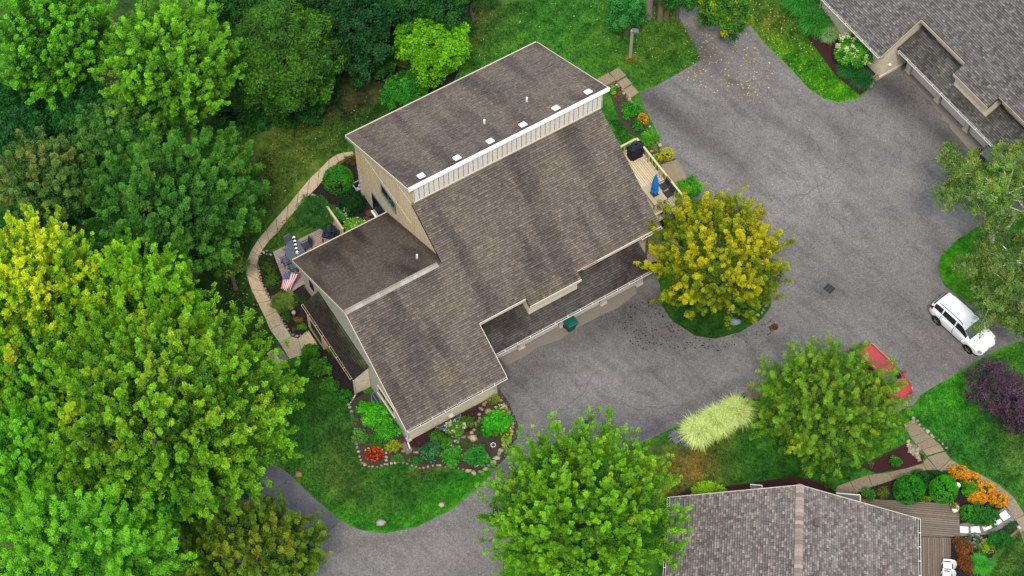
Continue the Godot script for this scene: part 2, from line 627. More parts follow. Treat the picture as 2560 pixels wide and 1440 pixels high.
# ---------- foliage laid over the outside of lobes: [centre, radii]
func foliage(called: String, parent: Node3D, lobes: Array, kind: String, per_m2: float, size: float, c0: Color, c1: Color, tint := Color.BLACK, tint_share := 0.0, low := -0.35, up := 0.55, fill := 0.12, tight := false) -> void:
	var shapes: Array = spray[kind]
	var groups := []
	var cols := []
	for s in shapes:
		groups.append([])
		cols.append(PackedColorArray())
	var off := Vector3(rng.randf(), rng.randf(), rng.randf()) * 500.0
	for lb in lobes:
		var c: Vector3 = lb[0]
		var r: Vector3 = lb[1]
		var area := TAU * 2.0 * pow((pow(r.x * r.y, 1.6) + pow(r.x * r.z, 1.6) + pow(r.y * r.z, 1.6)) / 3.0, 1.0 / 1.6)
		var n := int(area * per_m2 * 0.72) + 3
		var shade := rng.randf_range(-0.18, 0.18)
		for i in n:
			var d := Vector3(rng.randfn(), rng.randfn(), rng.randfn()).normalized()
			if d.y < low:
				d.y = -d.y
			var depth := rng.randf_range(0.97, 1.01) if tight else rng.randf_range(0.86, 1.04)
			if rng.randf() < fill:
				depth = rng.randf_range(0.4, 0.85)
			var p := c + d * r * depth
			var inside := false
			for ob in lobes:
				if ob[0] == c:
					continue
				var q: Vector3 = (p - ob[0]) / ob[1]
				if q.length_squared() < 0.5:
					inside = true
					break
			if inside:
				continue
			var nrm := (d / r).normalized()
			var ax := (nrm * 0.75 + Vector3.UP * up + Vector3(rng.randfn(), rng.randfn(), rng.randfn()) * 0.22).normalized()
			var L := size * rng.randf_range(0.7, 1.3)
			var w := L * rng.randf_range(0.85, 1.15)
			var side := ax.cross(Vector3(0.3, 0.1, 0.9)).normalized().rotated(ax, rng.randf() * TAU)
			var b := Basis(side * w, ax * L, side.cross(ax) * w)
			var k := rng.randi() % shapes.size()
			groups[k].append(Transform3D(b, p - ax * L * 0.55))
			var f := clampf(0.5 + shade + 0.5 * nz.get_noise_3dv((p + off) * 1.4) + rng.randf_range(-0.28, 0.28), 0.0, 1.0)
			var col := c0.lerp(c1, f)
			if tint_share > 0.0:
				var g := 0.5 + 0.5 * nz.get_noise_3dv((p + off) * 0.6 + Vector3(70, 0, 0)) + rng.randf_range(-0.4, 0.4)
				col = col.lerp(tint, clampf((tint_share - g) * 1.6 + 0.1, 0.0, 0.9))
			cols[k].append(col)
	for k in shapes.size():
		if groups[k].size():
			multi(called, shapes[k], groups[k], cols[k], parent)

# long leafy branches that point out of the crown, with gaps between them
func plumes(called: String, parent: Node3D, c: Vector3, r: Vector3, n: int, length: float, rad: float, kind: String, per: int, size: float, c0: Color, c1: Color, tint := Color.BLACK, tint_share := 0.0, up := 0.5, low := -0.3) -> void:
	var shapes: Array = spray[kind]
	var groups := []
	var cols := []
	for s in shapes:
		groups.append([])
		cols.append(PackedColorArray())
	var tw := rng.randf() * TAU
	for i in n:
		var y := 1.0 - (i + 0.5) / n * (1.0 - low)
		var q := sqrt(maxf(0.0, 1.0 - y * y))
		var an := i * 2.39996 + tw + rng.randf_range(-0.25, 0.25)
		var d := Vector3(cos(an) * q, y, sin(an) * q)
		var tip := c + d * r * (rng.randf_range(0.74, 1.0) if rng.randf() < 0.6 else rng.randf_range(0.95, 1.2))
		var a := ((d / r).normalized() * 0.9 + Vector3.UP * up + Vector3(rng.randfn(), rng.randfn(), rng.randfn()) * 0.24).normalized()
		var L := length * rng.randf_range(0.7, 1.35)
		var R := rad * rng.randf_range(0.7, 1.3)
		var shade := rng.randf_range(-0.26, 0.26)
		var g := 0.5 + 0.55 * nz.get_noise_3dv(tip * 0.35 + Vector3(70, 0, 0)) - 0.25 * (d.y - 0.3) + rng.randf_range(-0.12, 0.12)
		for k in int(per * L / length * rng.randf_range(0.8, 1.2)):
			var t := rng.randf()
			var o := a.cross(Vector3(rng.randfn(), rng.randfn(), rng.randfn())).normalized()
			var p := tip - a * L * (1.0 - t) + o * R * (1.0 - 0.82 * t) * sqrt(rng.randf()) * (1.7 if rng.randf() < 0.12 else 1.0)
			var ax := (a * 0.7 + o * 0.8 * (1.0 - t * 0.5) + Vector3.UP * 0.25 + Vector3(rng.randfn(), rng.randfn(), rng.randfn()) * 0.2).normalized()
			var S := size * rng.randf_range(0.75, 1.2) * (1.0 - 0.2 * t)
			var side := ax.cross(Vector3(0.3, 0.1, 0.9)).normalized().rotated(ax, rng.randf() * TAU)
			var w := rng.randi() % shapes.size()
			groups[w].append(Transform3D(Basis(side * S, ax * S, side.cross(ax) * S), p - ax * S * 0.5))
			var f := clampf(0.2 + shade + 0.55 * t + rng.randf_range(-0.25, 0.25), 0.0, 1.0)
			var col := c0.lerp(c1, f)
			if tint_share > 0.0:
				col = col.lerp(tint, clampf((tint_share - g + rng.randf_range(-0.15, 0.15)) * 2.2 + 0.15 * (t - 0.5), 0.0, 0.9))
			cols[w].append(col)
	for k in shapes.size():
		if groups[k].size():
			multi(called, shapes[k], groups[k], cols[k], parent)


# ---------- trees and plants
func lobes_of(c: Vector3, r: Vector3, n: int, lr: float, low := -0.4) -> Array:
	var out := []
	var tw := rng.randf() * TAU
	for i in n:
		var y := 1.0 - (i + 0.5) / n * (1.0 - low)
		var a := i * 2.39996 + tw
		var s := sqrt(maxf(0.0, 1.0 - y * y))
		var d := Vector3(cos(a) * s, y, sin(a) * s)
		var k := lr * rng.randf_range(0.75, 1.3)
		var f := rng.randf_range(0.78, 1.16)
		out.append([c + d * (r * f - Vector3.ONE * k * 0.85), Vector3(k, k * rng.randf_range(0.7, 0.95), k)])
	return out

func tree(called: String, label: String, c: Vector3, r: Vector3, n: int, lr: float, kind: String, per_m2: float, size: float, c0: Color, c1: Color, tint := Color.BLACK, share := 0.0, group := "", bark := Color(0.09, 0.075, 0.06), up := 0.55) -> Node3D:
	var t := thing(called, label, "tree", Vector3(c.x, 0, c.z), 0.0, group)
	var cc := Vector3(0, c.y, 0)
	var plumed := kind.begins_with("plume:")
	var ls := lobes_of(cc, r, n if not plumed else 18, lr)
	var bm := mat(bark, 0.95, grain_tex, 2.0)
	var mb := MB.new()
	var tr := 0.05 * maxf(r.x, 2.0) + 0.03
	var fork := Vector3(rng.randf_range(-0.2, 0.2), maxf(c.y - r.y * 0.7, c.y * 0.35), rng.randf_range(-0.2, 0.2))
	mb.tube([Vector3(0, -0.1, 0), Vector3(0, fork.y * 0.25, 0), fork, cc + Vector3(0, r.y * 0.35, 0)], [tr * 1.5, tr, tr * 0.8, tr * 0.25], 8)
	part("trunk", mb, bm, t)
	for i in mini(ls.size(), 16):
		var e: Vector3 = ls[(i * 3) % ls.size()][0]
		var l := MB.new()
		var s := fork.lerp(cc, rng.randf_range(0.0, 0.8))
		l.tube([s, s.lerp(e, 0.5) - Vector3(0, 0.06 * r.x, 0), e, e + (e - s).normalized() * lr * 0.6], [tr * 0.45, tr * 0.3, tr * 0.16, tr * 0.05], 5)
		part("limb", l, bm, t)
	# the inner crown, which the gaps between the outer lobes show
	if plumed:
		kind = kind.substr(6)
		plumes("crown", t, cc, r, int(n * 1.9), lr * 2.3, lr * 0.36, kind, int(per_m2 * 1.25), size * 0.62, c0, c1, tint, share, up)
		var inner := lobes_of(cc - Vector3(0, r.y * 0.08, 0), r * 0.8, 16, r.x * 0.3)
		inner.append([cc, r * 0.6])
		foliage("crown", t, inner, kind, 2.6, size * 0.75, c0, c0.lerp(c1, 0.35), tint, share * 0.4, -0.5, 0.3)  # shade in the crown gaps is put into darker inner leaf colours
		return t
	ls.append([cc, r * 0.68])
	foliage("crown", t, ls, kind, per_m2, size, c0, c1, tint, share, -0.5, up)
	return t

func shrub(called: String, label: String, cat: String, at: Vector3, r: Vector3, kind: String, per_m2: float, size: float, c0: Color, c1: Color, lumps := 0, group := "", tint := Color.BLACK, share := 0.0, up := 0.4) -> Node3D:
	var t := thing(called, label, cat, Vector3(at.x, 0, at.z), 0.0, group)
	var cc := Vector3(0, r.y * 0.9 + at.y, 0)
	var ls := []
	if lumps == 0:
		ls.append([cc, r])
	else:
		ls = lobes_of(cc, r, lumps, r.x * 0.42, -0.2)
		ls.append([cc, r * 0.7])
	var mb := MB.new()
	var sm := mat(Color(0.06, 0.045, 0.03), 0.95)
	for i in 4:
		var a := i * 1.6 + rng.randf()
		mb.tube([Vector3(0, 0, 0), Vector3(cos(a) * r.x * 0.3, cc.y, sin(a) * r.z * 0.3)], [0.03, 0.012], 5)
	part("stem", mb, sm, t)
	if kind == "box":
		foliage("foliage", t, ls, kind, per_m2 * 3.4, size * 0.6, c0, c1, tint, share, -0.5, 0.0, 0.0, true)
	else:
		foliage("foliage", t, ls, kind, per_m2 * 1.2, size * 1.08, c0, c1, tint, share, -0.3, up + rng.randf_range(0.0, 0.5), 0.15)
	return t

func blossoms(t: Node3D, r: Vector3, y: float, n: int, size: float, c0: Color, c1: Color, low := 0.0) -> void:
	var xs := []
	var cols := PackedColorArray()
	for i in n:
		var d := Vector3(rng.randfn(), absf(rng.randfn()) + low, rng.randfn()).normalized()
		var s := size * rng.randf_range(0.7, 1.3)
		xs.append(Transform3D(Basis.from_euler(Vector3(rng.randf_range(-0.4, 0.4), rng.randf() * TAU, rng.randf_range(-0.4, 0.4))).scaled(Vector3.ONE * s), Vector3(0, y, 0) + d * r * rng.randf_range(0.95, 1.08)))
		cols.append(c0.lerp(c1, rng.randf()))
	multi("blossom", spray.flower[0], xs, cols, t)

func fountain(called: String, label: String, at: Vector3, spread: float, h: float, n: int, c0: Color, c1: Color, group := "") -> Node3D:
	var t := thing(called, label, "ornamental grass", Vector3(at.x, at.y, at.z), 0.0, group)
	for k in 2:
		var xs := []
		var cols := PackedColorArray()
		for i in n:
			var a := rng.randf() * TAU
			var q := spread * 0.35 * sqrt(rng.randf())
			var s := h * rng.randf_range(0.8, 1.15)
			var lean := Basis(Vector3(sin(a), 0, -cos(a)).normalized(), -0.5 * q / maxf(spread, 0.1))
			xs.append(Transform3D(lean * Basis(Vector3.UP, rng.randf() * TAU).scaled(Vector3(spread * 0.75, s, spread * 0.75)), Vector3(cos(a) * q, 0, sin(a) * q)))
			cols.append(c0.lerp(c1, rng.randf()))
		multi("blades", spray.blades[k], xs, cols, t)
	return t

# a white barked tree of several leaning stems with fine hanging twigs
func birch(label: String, base: Vector3, stems: Array, twigs: int, c0: Color, c1: Color, tint: Color, share: float) -> void:
	var t := thing("birch_tree", label, "tree", base, 0.0, "birches on the lawn island")
	var bark := mat(Color(0.6, 0.58, 0.54), 0.8, mottle_tex, 1.5)
	var ls := []
	for s in stems:
		var e: Vector3 = s[0] - base
		var o := Vector3(e.x, 0, e.z).normalized() * 0.25
		var mid := o.lerp(e, 0.55) + Vector3(-e.z * 0.1, 1.3, e.x * 0.1)
		var mb := MB.new()
		mb.tube([o, o.lerp(mid, 0.5) + Vector3(0, 0.5, 0), mid, mid.lerp(e, 0.55), e], [0.15, 0.13, 0.1, 0.07, 0.025], 7)
		part("stem", mb, bark, t)
		var rr: float = s[1]
		for i in twigs:
			var a := i * 2.4 + rng.randf()
			var from := mid.lerp(e, rng.randf_range(0.0, 0.95))
			var to := from + Vector3(cos(a), rng.randf_range(0.0, 0.75), sin(a)) * rr * rng.randf_range(0.55, 1.0)
			var bb := MB.new()
			bb.tube([from, from.lerp(to, 0.5) + Vector3(0, 0.2, 0), to], [0.045, 0.03, 0.014], 5)
			part("branch", bb, bark, t)
			ls.append([to, Vector3(1, 0.8, 1) * rr * rng.randf_range(0.28, 0.42)])
		ls.append([e, Vector3(1, 0.8, 1) * rr * 0.42])
	foliage("crown", t, ls, "birch", 6.4, 0.58, c0, c1, tint, share, -0.6, 0.0, 0.3)

func make_stones() -> void:
	for k in 6:
		var mb := MB.new()
		var n := noise(50 + k, 0.7, 2)
		var g := []
		for i in 7:
			var row := []
			for j in 10:
				var th := PI * i / 6.0
				var ph := TAU * j / 10.0
				var d := Vector3(sin(th) * cos(ph), cos(th), sin(th) * sin(ph))
				row.append(d * (0.5 + 0.3 * n.get_noise_3dv(d * 1.3)) * Vector3(1.0, 0.72, 0.85))
			g.append(row)
		for i in 6:
			for j in 10:
				var a: Vector3 = g[i][j]
				var b: Vector3 = g[i][(j + 1) % 10]
				var c: Vector3 = g[i + 1][(j + 1) % 10]
				var d: Vector3 = g[i + 1][j]
				var na := a.normalized()
				if i > 0:
					mb.smooth(a, b, c, na, b.normalized(), c.normalized())
				if i < 5:
					mb.smooth(a, c, d, na, c.normalized(), d.normalized())
		stone_meshes.append(mb.mesh())

func stone(parent: Node3D, called: String, at: Vector3, s: float) -> void:
	var b := Basis(Vector3.UP, rng.randf() * TAU).scaled(Vector3(s * rng.randf_range(0.85, 1.2), s * rng.randf_range(0.7, 1.0), s * rng.randf_range(0.75, 1.05)))
	piece(called, stone_meshes[rng.randi() % 6], M.stones[rng.randi() % M.stones.size()], parent, Transform3D(b, at + Vector3(0, s * 0.22, 0)))

# a line of single stones along a path on the ground
func stone_row(label: String, line: Array, step: float, size: float, y := 0.0, wobble := 0.05, rows := 1) -> void:
	var o: Vector2 = line[0]
	var t := thing("stone_border", label, "stone edging", Vector3(o.x, 0, o.y))
	var carry := 0.0
	for i in line.size() - 1:
		var a: Vector2 = line[i]
		var b: Vector2 = line[i + 1]
		var L := a.distance_to(b)
		while carry < L:
			var p := a.lerp(b, carry / L)
			for w in rows:
				var q := p + (b - a).orthogonal().normalized() * (w - (rows - 1) * 0.5) * size * 0.95
				stone(t, "stone", Vector3(q.x - o.x + rng.randf_range(-wobble, wobble), y, q.y - o.y + rng.randf_range(-wobble, wobble)), size * rng.randf_range(0.7, 1.3))
			carry += step * rng.randf_range(0.8, 1.3)
		carry -= L

func boulder(label: String, at: Vector3, s: float, c: Color) -> void:
	var t := thing("boulder", label, "boulder", at)
	var b := Basis(Vector3.UP, rng.randf() * TAU).scaled(Vector3(s, s * 0.9, s * 0.85))
	piece("rock", stone_meshes[rng.randi() % 6], mat(c, 0.9, mottle_tex, 3.0), t, Transform3D(b, Vector3(0, s * 0.22, 0)))

func scatter(called: String, label: String, poly: PackedVector2Array, n: int, mesh: Mesh, smin: float, smax: float, tone: Callable, y: float, flat := false) -> void:
	var xs := []
	var cols := PackedColorArray()
	var lo := poly[0]
	var hi := poly[0]
	for p in poly:
		lo = lo.min(p)
		hi = hi.max(p)
	var tries := 0
	while xs.size() < n and tries < n * 12:
		tries += 1
		var p := Vector2(rng.randf_range(lo.x, hi.x), rng.randf_range(lo.y, hi.y))
		if not Geometry2D.is_point_in_polygon(p, poly):
			continue
		var s := rng.randf_range(smin, smax)
		var b := Basis(Vector3.UP, rng.randf() * TAU)
		if flat:
			b = b * Basis(Vector3.RIGHT, rng.randf_range(-0.35, 0.35))
		xs.append(Transform3D(b.scaled(Vector3.ONE * s), Vector3(p.x, y, p.y)))
		cols.append(tone.call(p))
	var mm := multi(numbered(called), mesh, xs, cols, self)
	tag(mm, label, "", "", "stuff")


# ---------- building parts
func clip(poly: PackedVector2Array, a0: float, a1: float, axis: int) -> Array:
	var r := PackedVector2Array([Vector2(a0, -99), Vector2(a1, -99), Vector2(a1, 99), Vector2(a0, 99)]) if axis == 0 else PackedVector2Array([Vector2(-99, a0), Vector2(99, a0), Vector2(99, a1), Vector2(-99, a1)])
	var out := []
	for q in Geometry2D.intersect_polygons(poly, r):
		if not Geometry2D.is_polygon_clockwise(q) or true:
			var area := 0.0
			for i in q.size():
				area += q[i].cross(q[(i + 1) % q.size()])
			if absf(area) > 0.004:
				out.append(q)
	return out

# vertical boards on a wall: poly is (along, height), o is where along = 0, ex runs along, out points outward
func boards(parent: Node3D, called: String, poly: PackedVector2Array, o: Vector3, ex: Vector3, out: Vector3, w: float, gap: float, th: float, mats: Array, axis := 0) -> void:
	var lo := poly[0]
	var hi := poly[0]
	for p in poly:
		lo = lo.min(p)
		hi = hi.max(p)
	var a: float = lo[axis]
	while a < hi[axis] - 0.01:
		for q in clip(poly, a + gap * 0.5, a + w - gap * 0.5, axis):
			var mb := MB.new()
			mb.extr(q, o, ex, Vector3.UP, out * th)
			part(called, mb, mats[rng.randi() % mats.size()], parent)
		a += w

func wall(parent: Node3D, called: String, poly: PackedVector2Array, o: Vector3, ex: Vector3, inward: Vector3, m: Material) -> MeshInstance3D:
	var mb := MB.new()
	mb.extr(poly, o, ex, Vector3.UP, inward)
	return part(called, mb, m, parent)

# boards of a deck laid flat over a polygon; dir is along the boards
func deck_boards(parent: Node3D, poly: PackedVector2Array, dir: Vector2, w: float, y: float, mats: Array, th := 0.035) -> void:
	var nrm := dir.orthogonal()
	var loc := PackedVector2Array()
	for p in poly:
		loc.append(Vector2(p.dot(dir), p.dot(nrm)))
	var lo := loc[0].y
	var hi := loc[0].y
	for p in loc:
		lo = minf(lo, p.y)
		hi = maxf(hi, p.y)
	var a := lo
	while a < hi - 0.02:
		for q in clip(loc, a + 0.011, a + w - 0.011, 1):
			var mb := MB.new()
			mb.extr(q, Vector3(0, y + rng.randf_range(-0.003, 0.003), 0), Vector3(dir.x, 0, dir.y), Vector3(nrm.x, 0, nrm.y), Vector3(0, -th, 0))
			part("plank", mb, mats[rng.randi() % mats.size()], parent)
		a += w
	var und := MB.new()
	und.extr(poly, Vector3(0, y - th - 0.006, 0), Vector3.RIGHT, Vector3.BACK, Vector3(0, -0.12, 0))
	part("joists", und, M.dark_wood, parent)

func shingle_mesh(w: float, d: float) -> ArrayMesh:
	var mb := MB.new()
	# a tab that lies on the one below: thick at its lower edge (+z)
	var a := Vector3(-w * 0.5, 0.004, -d * 0.6)
	var b := Vector3(w * 0.5, 0.004, -d * 0.6)
	var c := Vector3(w * 0.5, 0.022, d * 0.5)
	var e := Vector3(-w * 0.5, 0.022, d * 0.5)
	var dn := Vector3(0, -0.02, 0)
	# shadow of the course above painted on as a dark band; butt edges darkened too
	var f := a.lerp(e, 0.42)
	var g := b.lerp(c, 0.42)
	mb.col = Color(0.6, 0.59, 0.59)
	mb.quad(a, b, g, f, Vector3.UP)
	mb.col = Color(1.16, 1.16, 1.15)
	mb.quad(f, g, c, e, Vector3.UP)
	mb.col = Color(0.4, 0.4, 0.4)
	mb.quad(e, c, c + dn, e + dn, Vector3.BACK)
	mb.quad(b, c, c + dn, b + dn, Vector3.RIGHT)
	mb.quad(a, e, e + dn, a + dn, Vector3.LEFT)
	return mb.mesh(M.shingle)

# a roof face over the plan polygon poly (x, z); height h0 + sx * x + sz * z; tone gives each tab its colour
func roof(parent: Node3D, poly: PackedVector2Array, h0: float, sx: float, sz: float, tone: Callable, under: Material, th := 0.2, tab := 0.23, course := 0.14, singles := 0) -> MeshInstance3D:
	var mb := MB.new()
	mb.extr(poly, Vector3(0, h0, 0), Vector3(1, sx, 0), Vector3(0, sz, 1), Vector3(0, -th, 0))
	var slab := part("roof", mb, under, parent)
	var down := Vector2(-sx, -sz)
	var s := down.length()
	if s < 0.01:
		return slab
	down /= s
	var along := down.orthogonal()
	var k := sqrt(1.0 + s * s)
	var lo := Vector2(1e9, 1e9)
	var hi := -lo
	for p in poly:
		var q := Vector2(p.dot(along), p.dot(down))
		lo = lo.min(q)
		hi = hi.max(q)
	var ez := Vector3(down.x, -s, down.y).normalized()
	var ex := Vector3(along.x, 0, along.y)
	var ey := ez.cross(ex).normalized()
	if ey.y < 0.0:
		ex = -ex
		ey = -ey
	var xs := []
	var cols := PackedColorArray()
	var row := 0
	var d := hi.y - 0.5 * course / k
	while d > lo.y:
		# where this course runs inside the outline
		var cuts := []
		for i in poly.size():
			var p := Vector2(poly[i].dot(along), poly[i].dot(down))
			var q := Vector2(poly[(i + 1) % poly.size()].dot(along), poly[(i + 1) % poly.size()].dot(down))
			if (p.y > d) != (q.y > d):
				cuts.append(lerpf(p.x, q.x, (d - p.y) / (q.y - p.y)))
		cuts.sort()
		for i in range(0, cuts.size() - 1, 2):
			var a: float = floorf(cuts[i] / tab) * tab + rng.randf() * tab - tab
			while a < cuts[i + 1]:
				var e0 := maxf(a, cuts[i])
				var e1 := minf(a + tab, cuts[i + 1])
				if e1 - e0 > 0.03:
					var m := (e0 + e1) * 0.5
					var p := along * m + down * d
					var h := h0 + sx * p.x + sz * p.y
					xs.append(Transform3D(Basis(ex * ((e1 - e0) / tab), ey, ez), Vector3(p.x, h + rng.randf_range(0.001, 0.004), p.y)))
					cols.append(tone.call(p, row, m, d))
				a += tab
		d -= course / k
		row += 1
	var mesh := shingle_mesh(tab - 0.012, course)
	if singles > 0:
		# the nearest tabs one by one, the rest as one mass
		var order := range(xs.size())
		order.sort_custom(func(i, j): return (xs[i].origin as Vector3).z > (xs[j].origin as Vector3).z)
		var shades := []
		for q in 12:
			shades.append([])
		for i in mini(singles, xs.size()):
			var c: Color = cols[order[i]]
			c = Color(snappedf(c.r, 0.012), snappedf(c.g, 0.012), snappedf(c.b, 0.012))
			var key := "tab%s" % c
			if not M.has(key):
				M[key] = mat(c, 0.95)
				M[key].vertex_color_use_as_albedo = true
			piece("shingle", mesh, M[key], parent, xs[order[i]])
		var ys := []
		var cc := PackedColorArray()
		for i in range(mini(singles, xs.size()), xs.size()):
			ys.append(xs[order[i]])
			cc.append(cols[order[i]])
		xs = ys
		cols = cc
	multi("shingles", mesh, xs, cols, parent)
	return slab

func gutter(parent: Node3D, a: Vector3, b: Vector3, out: Vector3, m: Material, called := "gutter") -> void:
	var mb := MB.new()
	var dn := Vector3(0, -0.1, 0)
	mb.bar(a + out * 0.11, b + out * 0.11, 0.018, 0.1)
	mb.bar(a + out * 0.05 + dn * 0.5, b + out * 0.05 + dn * 0.5, 0.1, 0.012)
	mb.bar(a - out * 0.008, b - out * 0.008, 0.012, 0.1)
	var L := a.distance_to(b)
	var n := int(L / 0.85)
	for i in n + 1:
		var p := a.lerp(b, (i + 0.02) / (n + 0.04))
		mb.bar(p - out * 0.02 + Vector3(0, 0.045, 0), p + out * 0.13 + Vector3(0, 0.045, 0), 0.03, 0.02)
	var g := part(called, mb, m, parent)
	var lit := MB.new()
	lit.bar(a + out * 0.05 + dn * 0.38, b + out * 0.05 + dn * 0.38, 0.085, 0.02)
	part("dark_strip", lit, M.litter, g)  # dark strip along the bottom of the gutter

func downspout(parent: Node3D, pts: Array, m: Material) -> void:
	var mb := MB.new()
	for i in pts.size() - 1:
		mb.bar(pts[i], pts[i + 1], 0.075, 0.055)
	part("downspout", mb, m, parent)

# a window in a wall: c its middle, ex along, out outward
func window(parent: Node3D, c: Vector3, ex: Vector3, out: Vector3, w: float, h: float, panes: int, fm: Material, gm: Material, called := "window") -> void:
	var mb := MB.new()
	var t := 0.07
	var b := Basis(ex, Vector3.UP, out)
	mb.box(c + Vector3(0, h * 0.5 + t * 0.5, 0), Vector3(w + t * 2, t, 0.09), b)
	mb.box(c - Vector3(0, h * 0.5 + t * 0.5, 0) + out * 0.02, Vector3(w + t * 2.6, t, 0.14), b)
	for s in [-1.0, 1.0]:
		mb.box(c + ex * s * (w * 0.5 + t * 0.5), Vector3(t, h, 0.09), b)
	for i in range(1, panes):
		mb.box(c + ex * (w * i / panes - w * 0.5), Vector3(t * 0.8, h, 0.075), b)
	var f := part(called, mb, fm, parent)
	for i in panes:
		var g := MB.new()
		g.box(c + ex * (w * (i + 0.5) / panes - w * 0.5) + out * 0.012, Vector3(w / panes - t * 0.8, h, 0.012), b)
		part("pane", g, gm, f)

func vent_box(parent: Node3D, p: Vector3, b: Basis, m: Material, s := 0.42) -> void:
	var mb := MB.new()
	var bs := MB.new()
	bs.box(p + b * Vector3(0, 0.07, 0), Vector3(s * 0.62, 0.14, s * 0.62), b)
	mb.slab(p + b * Vector3(0, 0.18, 0), Vector3(s, 0.11, s), 0.04, b)
	part("vent_throat", bs, M.flashing, part("roof_vent", mb, m, parent))

func vent_pipe(parent: Node3D, p: Vector3, m: Material) -> void:
	var mb := MB.new()
	mb.lathe(p, [Vector2(0.16, -0.06), Vector2(0.1, 0.06), Vector2(0.065, 0.08)], 12)
	var base := part("vent_flashing", mb, M.flashing, parent)
	var q := MB.new()
	q.lathe(p, [Vector2(0.062, -0.1), Vector2(0.062, 0.42), Vector2(0.04, 0.42), Vector2(0.04, 0.3), Vector2(0.0, 0.3)], 12)
	part("pipe", q, m, base)

func garage_door(parent: Node3D, c: Vector3, ex: Vector3, out: Vector3, w: float, h: float, m: Material) -> void:
	var b := Basis(ex, Vector3.UP, out)
	var mb := MB.new()
	mb.box(c, Vector3(w, h, 0.03), b)
	var d := part("garage_door", mb, m, parent)
	for i in 4:
		var q := MB.new()
		q.slab(c + Vector3(0, (i - 1.5) * h / 4.0, 0) + out * 0.025, Vector3(w - 0.02, 0.04, h / 4.0 - 0.02), 0.015, Basis(ex, out, -Vector3.UP))
		part("panel", q, m, d)

func pilaster(parent: Node3D, at: Vector3, ex: Vector3, out: Vector3, h: float, w := 0.42) -> void:
	var b := Basis(ex, Vector3.UP, out)
	var mb := MB.new()
	mb.box(at + Vector3(0, h * 0.5, 0), Vector3(w, h, 0.16), b)
	mb.box(at + Vector3(0, 0.09, 0) + out * 0.015, Vector3(w + 0.06, 0.18, 0.19), b)
	for s in [-1.0, 1.0]:
		mb.box(at + ex * s * w * 0.36 + Vector3(0, h * 0.5, 0) + out * 0.09, Vector3(0.07, h - 0.3, 0.03), b)
	part("pilaster", mb, M.trim, parent)

# slabs of a path between successive pairs of edge points
func slabs(label: String, called: String, pairs: Array, y: float, mats: Array, category := "path") -> void:
	var o: Vector2 = pairs[0]
	var t := Node3D.new()
	t.name = numbered(called)
	add_child(t)
	t.position = Vector3(o.x, 0, o.y)
	tag(t, label, "", "", "structure")
	var jt := MB.new()
	for i in range(0, pairs.size() - 2, 2):
		var a: Vector2 = pairs[i] - o
		var b: Vector2 = pairs[i + 1] - o
		var d: Vector2 = pairs[i + 2] - o
		var e: Vector2 = pairs[i + 3] - o
		var q := PackedVector2Array([a, b, e, d])
		var cut := Geometry2D.offset_polygon(q, -0.015)
		if cut.is_empty():
			continue
		var mb := MB.new()
		mb.extr(cut[0], Vector3(0, y + rng.randf_range(0.0, 0.006), 0), Vector3.RIGHT, Vector3.BACK, Vector3(0, -y + 0.004, 0))
		part("slab", mb, mats[rng.randi() % mats.size()], t)
		jt.extr(q, Vector3(0, y - 0.015, 0), Vector3.RIGHT, Vector3.BACK, Vector3(0, -y + 0.02, 0))
	part("joint", jt, M.joint, t)

func slab_quads(label: String, called: String, quads: Array, ys: Array, mats: Array, gap := 0.01) -> void:
	var o: Vector2 = quads[0][0]
	var t := Node3D.new()
	t.name = numbered(called)
	add_child(t)
	t.position = Vector3(o.x, 0, o.y)
	tag(t, label, "", "", "structure")
	for i in quads.size():
		var q := PackedVector2Array()
		for p in quads[i]:
			q.append(p - o)
		q = Geometry2D.offset_polygon(q, -gap)[0]
		var mb := MB.new()
		mb.extr(q, Vector3(0, ys[i], 0), Vector3.RIGHT, Vector3.BACK, Vector3(0, -ys[i] + 0.003, 0))
		part("slab", mb, mats[mini(i, mats.size() - 1)], t)


# ---------- the shingled houses
var st1 := noise(61, 1.0, 3)
var st2 := noise(62, 0.5, 3)

func tone_brown(p: Vector2, row: int, a: float, d: float) -> Color:
	var s := st1.get_noise_2d(a * 0.55, d * 0.09)
	var b := st2.get_noise_2d(a * 0.5, d * 0.5 + 40.0)
	var k := 1.0 + rng.randf_range(-0.24, 0.24) + 0.2 * b
	var c := C(131, 120, 111)
	c = c.lerp(C(92, 84, 82), clampf(s * 1.6 + 0.06, 0.0, 0.68))
	c = c.lerp(C(124, 116, 98), clampf(b * 1.2 - 0.15, 0.0, 0.4))
	k += 0.07 if row % 2 == 0 else -0.07
	if rng.randf() < 0.06:
		k *= 1.25
	# ochre lichen along the lower edges
	if p.x > -1.5 and p.y > 3.0 and p.y < 4.1 and st2.get_noise_2d(p.x * 1.6, p.y * 2.0) > 0.2 - 0.2 * (p.y - 3.0):
		c = c.lerp(C(140, 120, 80), rng.randf_range(0.1, 0.4))
	return Color(c.r * k, c.g * k, c.b * k)

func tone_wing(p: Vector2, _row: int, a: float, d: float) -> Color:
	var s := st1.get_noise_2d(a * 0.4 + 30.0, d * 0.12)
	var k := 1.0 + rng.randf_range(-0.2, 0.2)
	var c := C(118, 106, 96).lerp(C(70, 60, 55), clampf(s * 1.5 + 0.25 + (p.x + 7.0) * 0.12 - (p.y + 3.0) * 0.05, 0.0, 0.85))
	return Color(c.r * k, c.g * k, c.b * k)

